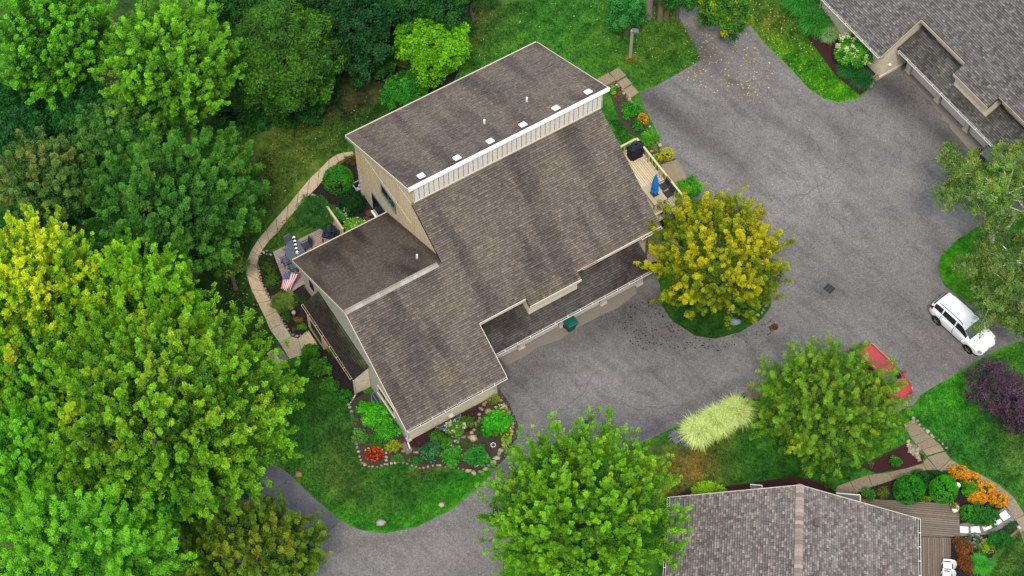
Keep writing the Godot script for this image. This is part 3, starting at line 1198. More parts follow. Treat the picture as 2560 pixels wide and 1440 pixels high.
func tone_dark(p: Vector2, _row: int, a: float, d: float) -> Color:
	var s := st2.get_noise_2d(a * 0.8 + 11.0, d * 0.8)
	var k := 1.0 + rng.randf_range(-0.26, 0.26)
	var c := C(88, 82, 80).lerp(C(112, 110, 104), clampf(s * 1.4 + 0.1, 0.0, 0.7)).lerp(C(60, 50, 50), clampf(-s * 1.3, 0.0, 0.6))
	return Color(c.r * k, c.g * k, c.b * k)

func tone_grey(p: Vector2, _row: int, a: float, d: float) -> Color:
	var s := st2.get_noise_2d(a * 0.3, d * 0.3)
	var k := 1.0 + rng.randf_range(-0.36, 0.4) + 0.12 * s
	var c := C(120, 117, 113)
	if rng.randf() < 0.25:
		k *= 1.28
	return Color(c.r * k, c.g * k, c.b * k)

func tone_mosaic(p: Vector2, _row: int, a: float, d: float) -> Color:
	var s := st2.get_noise_2d(a * 0.35, d * 0.35)
	var c: Color = [C(126, 118, 114), C(142, 130, 124), C(112, 106, 104), C(132, 126, 120), C(152, 144, 136), C(118, 114, 108), C(106, 96, 92)][rng.randi() % 7]
	var k := 1.32 + rng.randf_range(-0.16, 0.16) + 0.2 * s
	return Color(c.r * k, c.g * k, c.b * k)

func tone_moss(p: Vector2, _row: int, a: float, d: float) -> Color:
	var s := st2.get_noise_2d(a * 0.7, d * 0.9)
	var k := 1.0 + rng.randf_range(-0.25, 0.25)
	var c := C(62, 56, 54).lerp(C(98, 116, 72), clampf((p.x + 11.5) * 1.9 + s * 1.1, 0.0, 0.85))
	return Color(c.r * k, c.g * k, c.b * k)

const SL := 0.572
func slope_h(v: float) -> float:
	return 8.83 - SL * (v + 3.424)

# d: wing from ww to we, main block from a to b, garage to g, bump from b0 to b1 out to bv
func house(called: String, label: String, at: Vector3, turn: float, d: Dictionary) -> Node3D:
	var h := thing(called, label, "house", at, turn)
	var X := Vector3.RIGHT
	var Z := Vector3.BACK
	var ww: float = d.ww
	var we: float = d.we
	var a: float = d.a
	var b: float = d.b
	var g: float = d.g
	var gv: float = d.gv
	# shed roof of the tall block
	roof(h, P2([Vector2(a, -11.62), Vector2(b, -11.62), Vector2(b, -3.48), Vector2(a, -3.48)]), 6.3 + 11.62 * 0.5238, 0.0, 0.5238, d.tone, M.under)
	# the long slope with the wing
	var mE: float = b - 0.48
	roof(h, P2([Vector2(a + 0.14, -3.52), Vector2(mE, -3.52), Vector2(mE, 3.52), Vector2(d.b1, 3.6), Vector2(d.b1, d.bv), Vector2(d.b0, d.bv), Vector2(d.b0, 3.56), Vector2(we, 3.56), Vector2(we, 6.68), Vector2(ww, 6.68), Vector2(ww, -0.1), Vector2(a + 0.14, -0.1)]), slope_h(0.0), 0.0, -SL, d.tone, M.under, 0.22)
	# the wing's other slope
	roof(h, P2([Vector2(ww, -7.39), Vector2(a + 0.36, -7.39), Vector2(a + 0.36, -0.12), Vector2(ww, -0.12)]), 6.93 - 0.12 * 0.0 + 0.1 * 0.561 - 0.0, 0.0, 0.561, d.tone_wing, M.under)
	# garage roof
	var gh := 2.6
	roof(h, P2([Vector2(we - 0.15, 2.9), Vector2(g, 2.9), Vector2(g, gv - 0.05), Vector2(we - 0.15, gv - 0.05)]), gh + 0.5 * gv, 0.0, -0.5, d.tone_low, M.under, 0.16)
	# ridge caps of the wing
	var cm := tones(d.cap, 4, 0.14)
	var cap := MB.new()
	cap.box(Vector3(0, 0.03, 0.09), Vector3(0.3, 0.03, 0.2), Basis(X, 0.5))
	cap.box(Vector3(0, 0.03, -0.09), Vector3(0.3, 0.03, 0.2), Basis(X, -0.5))
	var cmesh := cap.mesh()
	var cx := ww + 0.15
	while cx < a:
		piece("ridge_cap", cmesh, cm[rng.randi() % 4], h, Transform3D(Basis(Vector3.BACK, 0.1), Vector3(cx, 6.96, -0.11)))
		cx += 0.285
	# fascias and rakes
	var f := MB.new()
	f.bar(Vector3(a, 6.24, -11.66), Vector3(b, 6.24, -11.66), 0.05, 0.22)
	part("fascia", f, M.cream, h)
	for ux in [a - 0.03, b + 0.03]:
		var q := MB.new()
		q.extr(P2([Vector2(-11.62, 6.12), Vector2(-3.48, 10.38), Vector2(-3.48, 10.6), Vector2(-11.62, 6.34)]), Vector3(ux - 0.02, 0, 0), Z, Vector3.UP, X * 0.04)
		part("rake_board", q, d.get("edge", M.cream), h)
	var cop := MB.new()
	cop.box(Vector3((a + b) * 0.5, 10.53, -3.42), Vector3(b - a + 0.06, 0.26, 0.07))
	cop.box(Vector3((a + b) * 0.5, 10.672, -3.43), Vector3(b - a + 0.06, 0.025, 0.14))
	part("coping", cop, M.white, h)
	for r in [[we, 3.56, 6.68], [ww, -0.1, 6.68]]:
		var q := MB.new()
		q.extr(P2([Vector2(r[1], slope_h(r[1]) - 0.24), Vector2(r[2], slope_h(r[2]) - 0.24), Vector2(r[2], slope_h(r[2]) - 0.03), Vector2(r[1], slope_h(r[1]) - 0.03)]), Vector3(r[0] - (0.05 if r[0] == ww else 0.0) + 0.003, 0, 0), Z, Vector3.UP, X * 0.045)
		part("rake_board", q, d.get("edge", M.cream), h)
	var q2 := MB.new()
	q2.extr(P2([Vector2(-7.39, 2.62), Vector2(-0.1, 6.71), Vector2(-0.1, 6.92), Vector2(-7.39, 2.83)]), Vector3(ww - 0.045, 0, 0), Z, Vector3.UP, X * 0.043)
	part("rake_board", q2, M.cream, h)
	# upper eave of the long slope, stepped round the bump
	for e in [[we + 0.06, d.b0, 3.56], [d.b0, d.b1, d.bv], [d.b1, mE, 3.54]]:
		var q := MB.new()
		var y := slope_h(e[2]) - 0.12
		q.bar(Vector3(e[0], y, e[2] + 0.03), Vector3(e[1], y, e[2] + 0.03), 0.05, 0.24)
		part("eave_board", q, d.get("edge", M.cream), h)
	# tall block walls
	var wt := a + 0.37
	var we2 := b - 0.37
	var prof := P2([Vector2(-11.25, 2.85), Vector2(-3.56, 2.85), Vector2(-0.1, 2.85), Vector2(-0.1, 6.66), Vector2(-3.56, 8.6), Vector2(-3.56, 10.32), Vector2(-11.25, 6.29)])
	wall(h, "wall", prof, Vector3(wt, 0, 0), Z, X * 0.2, M.siding_back)
	boards(h, "plank", prof, Vector3(wt, 0, 0), Z, -X, 0.29, 0.055, 0.035, M.siding)
	for bd in [[5.8, -11.2, -4.15], [8.18, -7.65, -3.6]]:
		var q := MB.new()
		q.bar(Vector3(wt - 0.04, bd[0], bd[1]), Vector3(wt - 0.04, bd[0], bd[2]), 0.03, 0.09)
		part("band_board", q, M.cream, h)
	wall(h, "wall", P2([Vector2(-10.85, 0), Vector2(-0.1, 0), Vector2(-0.1, 2.86), Vector2(-10.85, 2.86)]), Vector3(wt + 0.12, 0, 0), Z, X * 0.2, M.stucco)
	wall(h, "wall", P2([Vector2(-11.25, 0), Vector2(-3.6, 0), Vector2(-3.6, 10.2), Vector2(-11.25, 6.24)]), Vector3(we2, 0, 0), Z, -X * 0.2, M.stucco)
	wall(h, "wall", P2([Vector2(-3.55, 0), Vector2(3.0, 0), Vector2(3.0, slope_h(3.0) - 0.24), Vector2(-3.55, slope_h(-3.55) - 0.24)]), Vector3(mE - 0.4, 0, 0), Z, -X * 0.2, M.stucco)
	wall(h, "wall", P2([Vector2(wt, 0), Vector2(we2, 0), Vector2(we2, 6.2), Vector2(wt, 6.2)]), Vector3(0, 0, -11.24), X, Z * 0.2, M.stucco)
	# clerestory
	var cl := P2([Vector2(wt, 8.5), Vector2(we2, 8.5), Vector2(we2, 10.36), Vector2(wt, 10.36)])
	wall(h, "clerestory_wall", cl, Vector3(0, 0, -3.56), X, -Z * 0.16, M.siding_back)
	boards(h, "plank", P2([Vector2(wt, 8.8), Vector2(we2, 8.8), Vector2(we2, 10.34), Vector2(wt, 10.34)]), Vector3(0, 0, -3.56), X, Z, 0.34, 0.045, 0.03, M.pale)
	var fl := MB.new()
	fl.bar(Vector3(a + 0.3, 8.93, -3.49), Vector3(mE, 8.93, -3.49), 0.05, 0.09)
	part("flashing", fl, M.cream, h)
	# wing walls
	var w0 := ww + 0.34
	var w1: float = we - 0.22
	wall(h, "wall", P2([Vector2(-6.95, 0), Vector2(5.95, 0), Vector2(5.95, slope_h(5.95) - 0.2), Vector2(-0.1, 6.72), Vector2(-6.95, 2.88)]), Vector3(w0, 0, 0), Z, X * 0.2, M.stucco_grey if d.has("porch") else M.stucco)
	wall(h, "wall", P2([Vector2(w0 + 0.2, 0), Vector2(w1, 0), Vector2(w1, 3.26), Vector2(w0 + 0.2, 3.26)]), Vector3(0, 0, 5.95), X, -Z * 0.2, M.stucco)
	wall(h, "wall", P2([Vector2(3.0, 0), Vector2(5.75, 0), Vector2(5.75, slope_h(5.95) - 0.2), Vector2(3.0, slope_h(3.0) - 0.24)]), Vector3(w1, 0, 0), Z, -X * 0.2, M.stucco)
	wall(h, "wall", P2([Vector2(w0 + 0.2, 0), Vector2(wt, 0), Vector2(wt, 2.86), Vector2(w0 + 0.2, 2.86)]), Vector3(0, 0, -6.95), X, Z * 0.2, M.stucco)
	# wall between garage roof and upper eave
	wall(h, "upper_wall", P2([Vector2(w1, 2.7), Vector2(mE - 0.4, 2.7), Vector2(mE - 0.4, slope_h(3.0) - 0.23), Vector2(w1, slope_h(3.0) - 0.23)]), Vector3(0, 0, 2.98), X, -Z * 0.2, M.stucco)
	var bw: float = d.bv - 0.25
	wall(h, "bump_wall", P2([Vector2(d.b0 + 0.1, 2.7), Vector2(d.b1 - 0.1, 2.7), Vector2(d.b1 - 0.1, slope_h(bw) - 0.23), Vector2(d.b0 + 0.1, slope_h(bw) - 0.23)]), Vector3(0, 0, bw), X, -Z * 0.15, M.stucco)
	for bx in [d.b0 + 0.1, d.b1 - 0.25]:
		wall(h, "bump_wall", P2([Vector2(2.98, 2.7), Vector2(bw - 0.16, 2.7), Vector2(bw - 0.16, slope_h(bw) - 0.23), Vector2(2.98, slope_h(2.98) - 0.23)]), Vector3(bx, 0, 0), Z, X * 0.15, M.stucco)
	# garage front
	var gf := 4.0
	var bays: Array = d.bays
	var gl: float = w1
	var hd := MB.new()
	hd.box(Vector3((gl + g - 0.3) * 0.5, 2.36, gf - 0.06), Vector3(g - 0.3 - gl, 0.5, 0.12))
	part("garage_header", hd, M.trim, h)
	wall(h, "wall", P2([Vector2(2.98, 0), Vector2(gf - 0.13, 0), Vector2(gf - 0.13, 2.9), Vector2(2.98, 3.3)]), Vector3(g - 0.3, 0, 0), Z, -X * 0.2, M.stucco)
	for p in bays:
		pilaster(h, Vector3(p[0], 0, gf + 0.02), X, Z, 2.3)
		if p[1] > 0.0:
			garage_door(h, Vector3(p[0] + 0.21 + p[1] * 0.5, 1.06, gf - 0.12), X, Z, p[1], 2.1, M.door)
	gutter(h, Vector3(we + 0.07, gh + 0.02, gv), Vector3(g, gh + 0.02, gv), Z, M.gutter)
	gutter(h, Vector3(ww, slope_h(6.7) - 0.06, 6.7), Vector3(we, slope_h(6.7) - 0.06, 6.7), Z, M.gutter)
	return h

func main_house() -> void:
	var h := house("shingled_house", "large tan house with brown shingle roofs and a white clerestory band, in the middle", Vector3.ZERO, 0.55467, {
		"ww": -11.41, "we": -4.53, "a": -4.99, "b": 9.05, "g": 7.3, "gv": 4.86, "b0": -1.25, "b1": 2.44, "bv": 4.03, "porch": true,
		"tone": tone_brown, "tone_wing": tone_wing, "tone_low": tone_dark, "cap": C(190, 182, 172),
		"bays": [[-4.55, 2.3], [-1.81, 2.58], [1.22, 2.58], [4.25, 2.58], [6.95, 0.0]]})
	var X := Vector3.RIGHT
	var Z := Vector3.BACK
	var up := Basis(X, -atan(0.5238))
	for u in [-3.84, -1.38, 0.93, 3.23, 5.57, 7.88]:
		vent_box(h, Vector3(u, 10.34, -3.9), up, M.white)
	vent_pipe(h, Vector3(4.84, 9.2, -6.09), M.white)
	vent_pipe(h, Vector3(1.75, 9.24, -6.01), M.white)
	vent_pipe(h, Vector3(-5.71, 6.1, -1.6), M.white)
	# west side
	window(h, Vector3(-4.65, 4.95, -7.0), Z, -X, 1.7, 0.95, 2, M.blue_frame, M.pane)
	var dr := MB.new()
	dr.box(Vector3(-4.53, 1.1, -8.6), Vector3(0.06, 2.25, 2.1))
	var door := part("sliding_door", dr, M.blue_frame, h)
	for s in [-0.52, 0.52]:
		var q := MB.new()
		q.box(Vector3(-4.575, 1.12, -8.6 + s), Vector3(0.03, 2.05, 0.94))
		part("pane", q, M.pane, door)
	var sill := MB.new()
	sill.box(Vector3(-4.66, 0.1, -8.5), Vector3(0.12, 0.06, 2.4))
	part("door_sill", sill, M.white, h)
	# eave gutter on the north slope of the wing
	var e := MB.new()
	e.bar(Vector3(-11.41, 2.78, -7.43), Vector3(-4.64, 2.78, -7.43), 0.06, 0.2)
	part("eave_board", e, M.cream, h)
	# porch along the west wall
	roof(h, P2([Vector2(-12.22, -4.75), Vector2(-11.08, -4.75), Vector2(-11.08, 1.5), Vector2(-12.22, 1.5)]), 2.05 + 12.22 * 0.47, 0.47, 0.0, tone_moss, M.under, 0.14)
	gutter(h, Vector3(-12.24, 2.07, -4.7), Vector3(-12.24, 2.07, 1.45), -X, M.tan_gutter)
	wall(h, "porch_wall", P2([Vector2(-12.12, 0), Vector2(-11.09, 0), Vector2(-11.09, 2.44), Vector2(-12.12, 1.94)]), Vector3(0, 0, 1.3), X, Z * 0.14, M.stucco)
	wall(h, "entry_wall", P2([Vector2(-4.2, 0), Vector2(-2.3, 0), Vector2(-2.3, 1.93), Vector2(-4.2, 1.93)]), Vector3(-12.3, 0, 0), Z, X * 0.3, M.entry)
	var sc := MB.new()
	sc.box(Vector3(-12.315, 1.15, -3.05), Vector3(0.03, 0.95, 1.3))
	part("screen_door", sc, M.black, h)
	var th := MB.new()
	th.box(Vector3(-12.36, 0.05, -3.25), Vector3(0.14, 0.1, 1.9))
	part("threshold", th, M.black, h)
	downspout(h, [Vector3(-12.2, 1.98, 1.55), Vector3(-12.2, 0.15, 1.55), Vector3(-12.75, 0.08, 1.85)], M.trim)
	# gable windows of the wing
	window(h, Vector3(-11.09, 1.45, 3.55), Z, -X, 1.9, 0.85, 2, M.trim, M.pane)
	for y in [[-5.7, 1.9]]:
		var lt := MB.new()
		lt.box(Vector3(-11.1, y[1], y[0]), Vector3(0.05, 0.7, 0.5))
		for i in 4:
			lt.box(Vector3(-11.13, y[1] - 0.26 + i * 0.18, y[0]), Vector3(0.03, 0.06, 0.42))
		part("gable_louver", lt, M.black, h)
	# south wall
	downspout(h, [Vector3(-11.35, 2.95, 6.72), Vector3(-11.12, 2.7, 6.05), Vector3(-11.12, 0.2, 6.05), Vector3(-11.2, 0.08, 6.45)], M.gutter)
	downspout(h, [Vector3(-4.62, 2.9, 6.7), Vector3(-4.9, 2.65, 6.03), Vector3(-4.9, 0.1, 6.03)], M.trim)
	for p in [[-6.35, 1.5], [-8.05, 0.55]]:
		var lf := MB.new()
		lf.slab(Vector3(p[0], p[1], 6.02), Vector3(0.34, 0.14, 0.24), 0.05)
		part("wall_light", lf, M.black if p[1] > 1.0 else M.trim, h)
	# house end beside the deck: a grey return and rail below the roof
	wall(h, "wall", P2([Vector2(7.3, 0), Vector2(8.2, 0), Vector2(8.2, 4.0), Vector2(7.3, 4.0)]), Vector3(0, 0, 3.0), X, -Z * 0.1, M.stucco)
	gutter(h, Vector3(7.05, 4.72, 3.6), Vector3(8.6, 4.72, 3.56), Z, M.gutter)

func east_house() -> void:
	var o := Vector3(29.64, 0, -20.04)
	var h := house("shingled_house", "grey shingled house with a row of garage doors in the upper right corner", o, -0.97634, {
		"ww": -6.6, "we": 0.36, "a": -0.1, "b": 14.0, "g": 14.2, "gv": 5.02, "b0": 4.73, "b1": 8.07, "bv": 4.4,
		"edge": M.edge, "tone": tone_grey, "tone_wing": tone_grey, "tone_low": tone_low_grey, "cap": C(120, 118, 118),
		"bays": [[0.83, 2.58], [3.83, 2.5], [6.73, 2.6], [9.74, 0.0], [12.9, 0.0]]})
	var X := Vector3.RIGHT
	var Z := Vector3.BACK
	window(h, Vector3(2.9, 4.05, 3.0), X, Z, 2.4, 0.55, 2, M.trim, M.pane)
	window(h, Vector3(10.0, 4.05, 3.0), X, Z, 2.9, 0.55, 2, M.trim, M.pane)
	# sill band and two small lamps on the tall side wall of the wing
	var f := MB.new()
	f.box(Vector3(0.17, 0.12, 5.0), Vector3(0.08, 0.24, 2.1))
	part("base_board", f, M.trim, h)
	for p in [[5.3, 1.1], [4.7, 1.9]]:
		var q := MB.new()
		q.slab(Vector3(0.2, p[1], p[0]), Vector3(0.16, 0.14, 0.16), 0.04)
		part("wall_light", q, M.white, h)
	var rk := MB.new()
	rk.bar(Vector3(0.17, 3.9, 3.6), Vector3(0.17, 3.0, 5.9), 0.04, 0.09)
	part("band_board", rk, M.pale[0], h)
	downspout(h, [Vector3(-6.4, 2.9, 6.75), Vector3(-6.3, 2.5, 6.08), Vector3(-6.3, 0.1, 6.08)], M.trim)

func tone_low_grey(p: Vector2, row: int, a: float, d: float) -> Color:
	var c := tone_grey(p, row, a, d)
	var s := st2.get_noise_2d(a * 0.5 + 20.0, d * 0.6)
	var k := 0.62 + 0.3 * clampf(s + 0.3, 0.0, 1.0)
	return Color(c.r * k, c.g * k, c.b * k * 0.98)

func south_house() -> void:
	# ridge runs away from the viewer
	var t := -deg_to_rad(5.4)
	var o := Vector3(cos(-t), 0, sin(-t)) * 17.67 + Vector3(sin(-t), 0, -cos(-t)) * -15.05
	var h := thing("shingled_house", "house with a mottled grey shingle gable roof at the bottom right", "house", o, t)
	var hw := 7.12
	var len := 10.5
	var s := 3.0 / hw
	for k in [-1.0, 1.0]:
		var poly := P2([Vector2(0, 0), Vector2(hw * k, 0), Vector2(hw * k, len), Vector2(0, len)])
		roof(h, poly, 6.0, -s * k, 0.0, tone_mosaic, M.under, 0.2, 0.2, 0.15, 200)
	var cm := tones(C(176, 162, 154), 5, 0.3)
	var cap := MB.new()
	cap.box(Vector3(0.11, 0.035, 0), Vector3(0.26, 0.03, 0.3), Basis(Vector3.BACK, -0.42))
	cap.box(Vector3(-0.11, 0.035, 0), Vector3(0.26, 0.03, 0.3), Basis(Vector3.BACK, 0.42))
	var mesh := cap.mesh()
	var z := 0.12
	while z < len:
		piece("ridge_cap", mesh, cm[rng.randi() % 5], h, Transform3D(Basis(Vector3.RIGHT, -0.12), Vector3(0, 6.02, z)))
		z += 0.24
	for k in [-1.0, 1.0]:
		var q := MB.new()
		q.extr(P2([Vector2(0, 5.8), Vector2(hw * k, 2.8), Vector2(hw * k, 3.0), Vector2(0, 6.0)]), Vector3(0, -0.01, -0.05), Vector3.RIGHT, Vector3.UP, Vector3(0, 0, 0.045))
		part("rake_board", q, M.trim, h)
		wall(h, "wall", P2([Vector2(0.4, 0), Vector2(len, 0), Vector2(len, 2.9), Vector2(0.4, 2.9)]), Vector3((hw - 0.45) * k, 0, 0), Vector3.BACK, Vector3.LEFT * k * 0.2, M.stucco)
		gutter(h, Vector3((hw + 0.01) * k, 2.98, 0.0), Vector3((hw + 0.01) * k, 2.98, len), Vector3.RIGHT * k, M.gutter)
		var e := MB.new()
		e.bar(Vector3((hw + 0.0) * k, 2.86, 0), Vector3((hw + 0.0) * k, 2.86, len), 0.04, 0.12)
		part("fascia", e, M.trim, h)
	wall(h, "gable_wall", P2([Vector2(-hw + 0.46, 0), Vector2(hw - 0.46, 0), Vector2(hw - 0.46, 2.95), Vector2(0, 5.8), Vector2(-hw + 0.46, 2.95)]), Vector3(0, 0, 0.4), Vector3.RIGHT, Vector3.BACK * 0.2, M.stucco)
	for zz in [2.1, 5.4, 8.2]:
		var b := Basis(Vector3.BACK, -atan(s))
		vent_box(h, Vector3(0.95, 6.0 - s * 0.95, zz), b, M.brown_vent, 0.36)
	# lower eaves that stick out under the gable on both sides
	for q in [[[20.17, -13.55], [21.56, -13.63]], [[15.19, -13.56], [15.88, -13.55]]]:
		var ax: float = q[0][0] - 17.67
		var bx: float = q[1][0] - 17.67
		var az: float = -15.05 - q[1][1]
		var mb := MB.new()
		mb.box(Vector3((ax + bx) * 0.5, 2.4, az * 0.5 + 0.3), Vector3(absf(bx - ax), 0.1, absf(az) + 0.6))
		part("hood", mb, M.flashing, h)
		var ed := MB.new()
		ed.bar(Vector3(ax, 2.46, az - 0.02), Vector3(bx, 2.46, az - 0.02), 0.05, 0.1)
		ed.bar(Vector3(bx, 2.46, az), Vector3(bx, 2.46, 0.2), 0.05, 0.1)
		part("hood_edge", ed, M.gutter, h)


# ---------- vehicles: x is forward
# st: stations of [x, half width, sill, belt, roof, half roof width]
func car_net(st: Array) -> Array:
	var net := []
	for s in st:
		var x: float = s[0]
		var w: float = s[1]
		var belt: float = s[3]
		var top: float = s[4]
		var tw: float = s[5]
		net.append([
			Vector3(x, s[2], w * 0.9), Vector3(x, s[2] + 0.14, w * 0.985), Vector3(x, lerpf(s[2], belt, 0.62), w), Vector3(x, belt - 0.05, w * 0.985), Vector3(x, belt, w * 0.95),
			Vector3(x, lerpf(belt, top, 0.85), lerpf(w * 0.95, tw, 0.8)), Vector3(x, top - 0.015, tw * 0.93), Vector3(x, top + 0.012, tw * 0.72), Vector3(x, top + 0.028, tw * 0.36), Vector3(x, top + 0.034, 0.0)])
	return net

func car_patch(mb: MB, net: Array, i0: float, i1: float, k0: float, k1: float, ni: int, nk: int, lift: float, side: float) -> void:
	var at := func(i: float, k: float) -> Vector3:
		i = clampf(i, 0.0, net.size() - 1.001)
		k = clampf(k, 0.0, 8.999)
		var a := int(i)
		var b := int(k)
		var p: Vector3 = net[a][b].lerp(net[a][b + 1], k - b)
		var q: Vector3 = net[a + 1][b].lerp(net[a + 1][b + 1], k - b)
		return p.lerp(q, i - a)
	var g := []
	for a in ni + 1:
		var row := []
		for b in nk + 1:
			var i := lerpf(i0, i1, float(a) / ni)
			var k := lerpf(k0, k1, float(b) / nk)
			var p: Vector3 = at.call(i, k)
			var e := 0.12
			var n: Vector3 = ((at.call(i, k + e) as Vector3) - (at.call(i, k - e) as Vector3)).cross((at.call(i + e, k) as Vector3) - (at.call(i - e, k) as Vector3)).normalized()
			if n.dot(Vector3(0, p.y - 0.7, p.z * 1.2)) < 0.0:
				n = -n
			p += n * lift
			row.append([Vector3(p.x, p.y, p.z * side), Vector3(n.x, n.y, n.z * side)])
		g.append(row)
	for a in ni:
		for b in nk:
			mb.smooth(g[a][b][0], g[a + 1][b][0], g[a + 1][b + 1][0], g[a][b][1], g[a + 1][b][1], g[a + 1][b + 1][1])
			mb.smooth(g[a][b][0], g[a + 1][b + 1][0], g[a][b + 1][0], g[a][b][1], g[a + 1][b + 1][1], g[a][b + 1][1])

func car(called: String, label: String, at: Vector3, turn: float, paint: StandardMaterial3D, slots: bool, light_rail: bool) -> Node3D:
	var t := thing(called, label, "car", at, turn)
	var st := [[-2.3, 0.62, 0.5, 0.85, 0.95, 0.5], [-2.22, 0.8, 0.36, 0.95, 1.12, 0.6], [-2.0, 0.88, 0.3, 1.02, 1.5, 0.62], [-1.7, 0.91, 0.28, 1.03, 1.66, 0.63], [-0.9, 0.93, 0.27, 1.02, 1.7, 0.65], [0.0, 0.93, 0.27, 1.0, 1.69, 0.65], [0.45, 0.93, 0.27, 0.99, 1.62, 0.63],
		[0.85, 0.93, 0.27, 0.98, 1.32, 0.67], [1.15, 0.93, 0.28, 0.97, 1.06, 0.7], [1.6, 0.92, 0.28, 0.93, 0.99, 0.66], [1.95, 0.9, 0.29, 0.87, 0.93, 0.62], [2.18, 0.8, 0.32, 0.76, 0.84, 0.56], [2.3, 0.6, 0.4, 0.62, 0.7, 0.42]]
	var net := car_net(st)
	var mb := MB.new()
	for s in [-1.0, 1.0]:
		car_patch(mb, net, 0.0, 12.0, 0.0, 9.0, 48, 18, 0.0, s)
		# tail and nose closed
	for e in [0, 12]:
		for s in [-1.0, 1.0]:
			for k in 9:
				var p: Vector3 = net[e][k]
				var q: Vector3 = net[e][k + 1]
				var c := Vector3(p.x, (net[e][0].y + net[e][9].y) * 0.5, 0)
				mb.tri(Vector3(p.x, p.y, p.z * s), Vector3(q.x, q.y, q.z * s), c, Vector3(-1.0 if e == 0 else 1.0, 0, 0))
	var body := part("body", mb, paint, t)
	var low := MB.new()
	low.box(Vector3(0, 0.3, 0), Vector3(4.1, 0.16, 1.6))
	part("underbody", low, M.black, t)
	var gl: Material = M.car_glass
	for s in [-1.0, 1.0]:
		for w in [[2.2, 3.55], [3.65, 4.85], [4.95, 7.3]]:
			var q := MB.new()
			car_patch(q, net, w[0], w[1], 4.35, 5.35, 8, 4, 0.008, s)
			part("side_window", q, gl, t)
		var lamp := MB.new()
		car_patch(lamp, net, 10.3, 11.5, 3.2, 4.8, 5, 4, 0.012, s)
		part("headlight", lamp, M.lamp_glass, t)
		var tail := MB.new()
		car_patch(tail, net, 0.4, 2.1, 3.0, 4.5, 5, 4, 0.012, s)
		part("taillight", tail, M.tail, t)
		var rail := MB.new()
		rail.tube([Vector3(-1.75, 1.66, 0.55 * s), Vector3(-1.5, 1.77, 0.56 * s), Vector3(0.0, 1.78, 0.57 * s), Vector3(0.3, 1.66, 0.57 * s)], [0.025, 0.025, 0.025, 0.025], 6)
		part("roof_rail", rail, M.pale_rail if light_rail else M.rail, t)
		var mir := MB.new()
		mir.slab(Vector3(0.95, 1.05, 1.05 * s), Vector3(0.16, 0.17, 0.24), 0.05)
		mir.box(Vector3(0.97, 1.0, 0.93 * s), Vector3(0.06, 0.05, 0.14))
		part("mirror", mir, paint, t)
		var arch := MB.new()
		for x in [-1.38, 1.4]:
			arch.tube([Vector3(x, 0.36, 0.7 * s), Vector3(x, 0.36, 0.945 * s)], [0.4, 0.4], 22)
		part("wheel_arch", arch, M.black, t)
	for s in [-1.0, 1.0]:
		var wf := MB.new()
		car_patch(wf, net, 6.45, 8.1, 5.55, 9.0, 8, 8, 0.009, s)
		part("windshield", wf, gl, t)
		var wr := MB.new()
		car_patch(wr, net, 1.15, 2.0, 5.3, 9.0, 4, 8, 0.012, s)
		part("rear_window", wr, gl, t)
	for x in [-1.38, 1.4]:
		for s in [-1.0, 1.0]:
			var ty := MB.new()
			ty.tube([Vector3(0, 0, -0.12), Vector3(0, 0, -0.09), Vector3(0, 0, 0.09), Vector3(0, 0, 0.12)], [0.3, 0.345, 0.345, 0.3], 22)
			var wheel := part("wheel", ty, M.tyre, t)
			wheel.position = Vector3(x, 0.345, 0.845 * s)
			var rim := MB.new()
			rim.tube([Vector3(0, 0, 0.118 * s), Vector3(0, 0, 0.13 * s)], [0.235, 0.22], 18)
			var ri := part("rim", rim, M.tyre, wheel)
			var sp := MB.new()
			for i in 5:
				var a := TAU * i / 5.0
				sp.bar(Vector3(0, 0, 0.138 * s), Vector3(cos(a) * 0.22, sin(a) * 0.22, 0.134 * s), 0.06, 0.02)
			sp.tube([Vector3(0, 0, 0.12 * s), Vector3(0, 0, 0.146 * s)], [0.06, 0.05], 10)
			part("spokes", sp, M.rim, wheel)
	if slots:
		for i in 7:
			var z := (i - 3) * 0.135
			var q := MB.new()
			q.slab(Vector3(2.27 - absf(i - 3) * 0.035, 0.74, z), Vector3(0.13, 0.06, 0.085), 0.02, Basis(Vector3.BACK, -0.7))
			part("grille_slot", q, M.black, t)
	for s in [-1.0, 1.0]:
		var wp := MB.new()
		wp.bar(Vector3(1.15, 1.1, 0.1 + 0.28 * s), Vector3(0.9, 1.27, 0.42 * s + 0.1), 0.02, 0.015)
		part("wiper", wp, M.black, t)
	var seam := MB.new()
	for s in [-1.0, 1.0]:
		for x in [3.6, 4.9, 7.35]:
			car_patch(seam, net, x - 0.02, x + 0.02, 1.2, 4.2, 1, 6, 0.004, s)
		car_patch(seam, net, 8.2, 10.9, 4.9, 4.98, 8, 1, 0.004, s)
	part("panel_gap", seam, M.black, t)
	return t

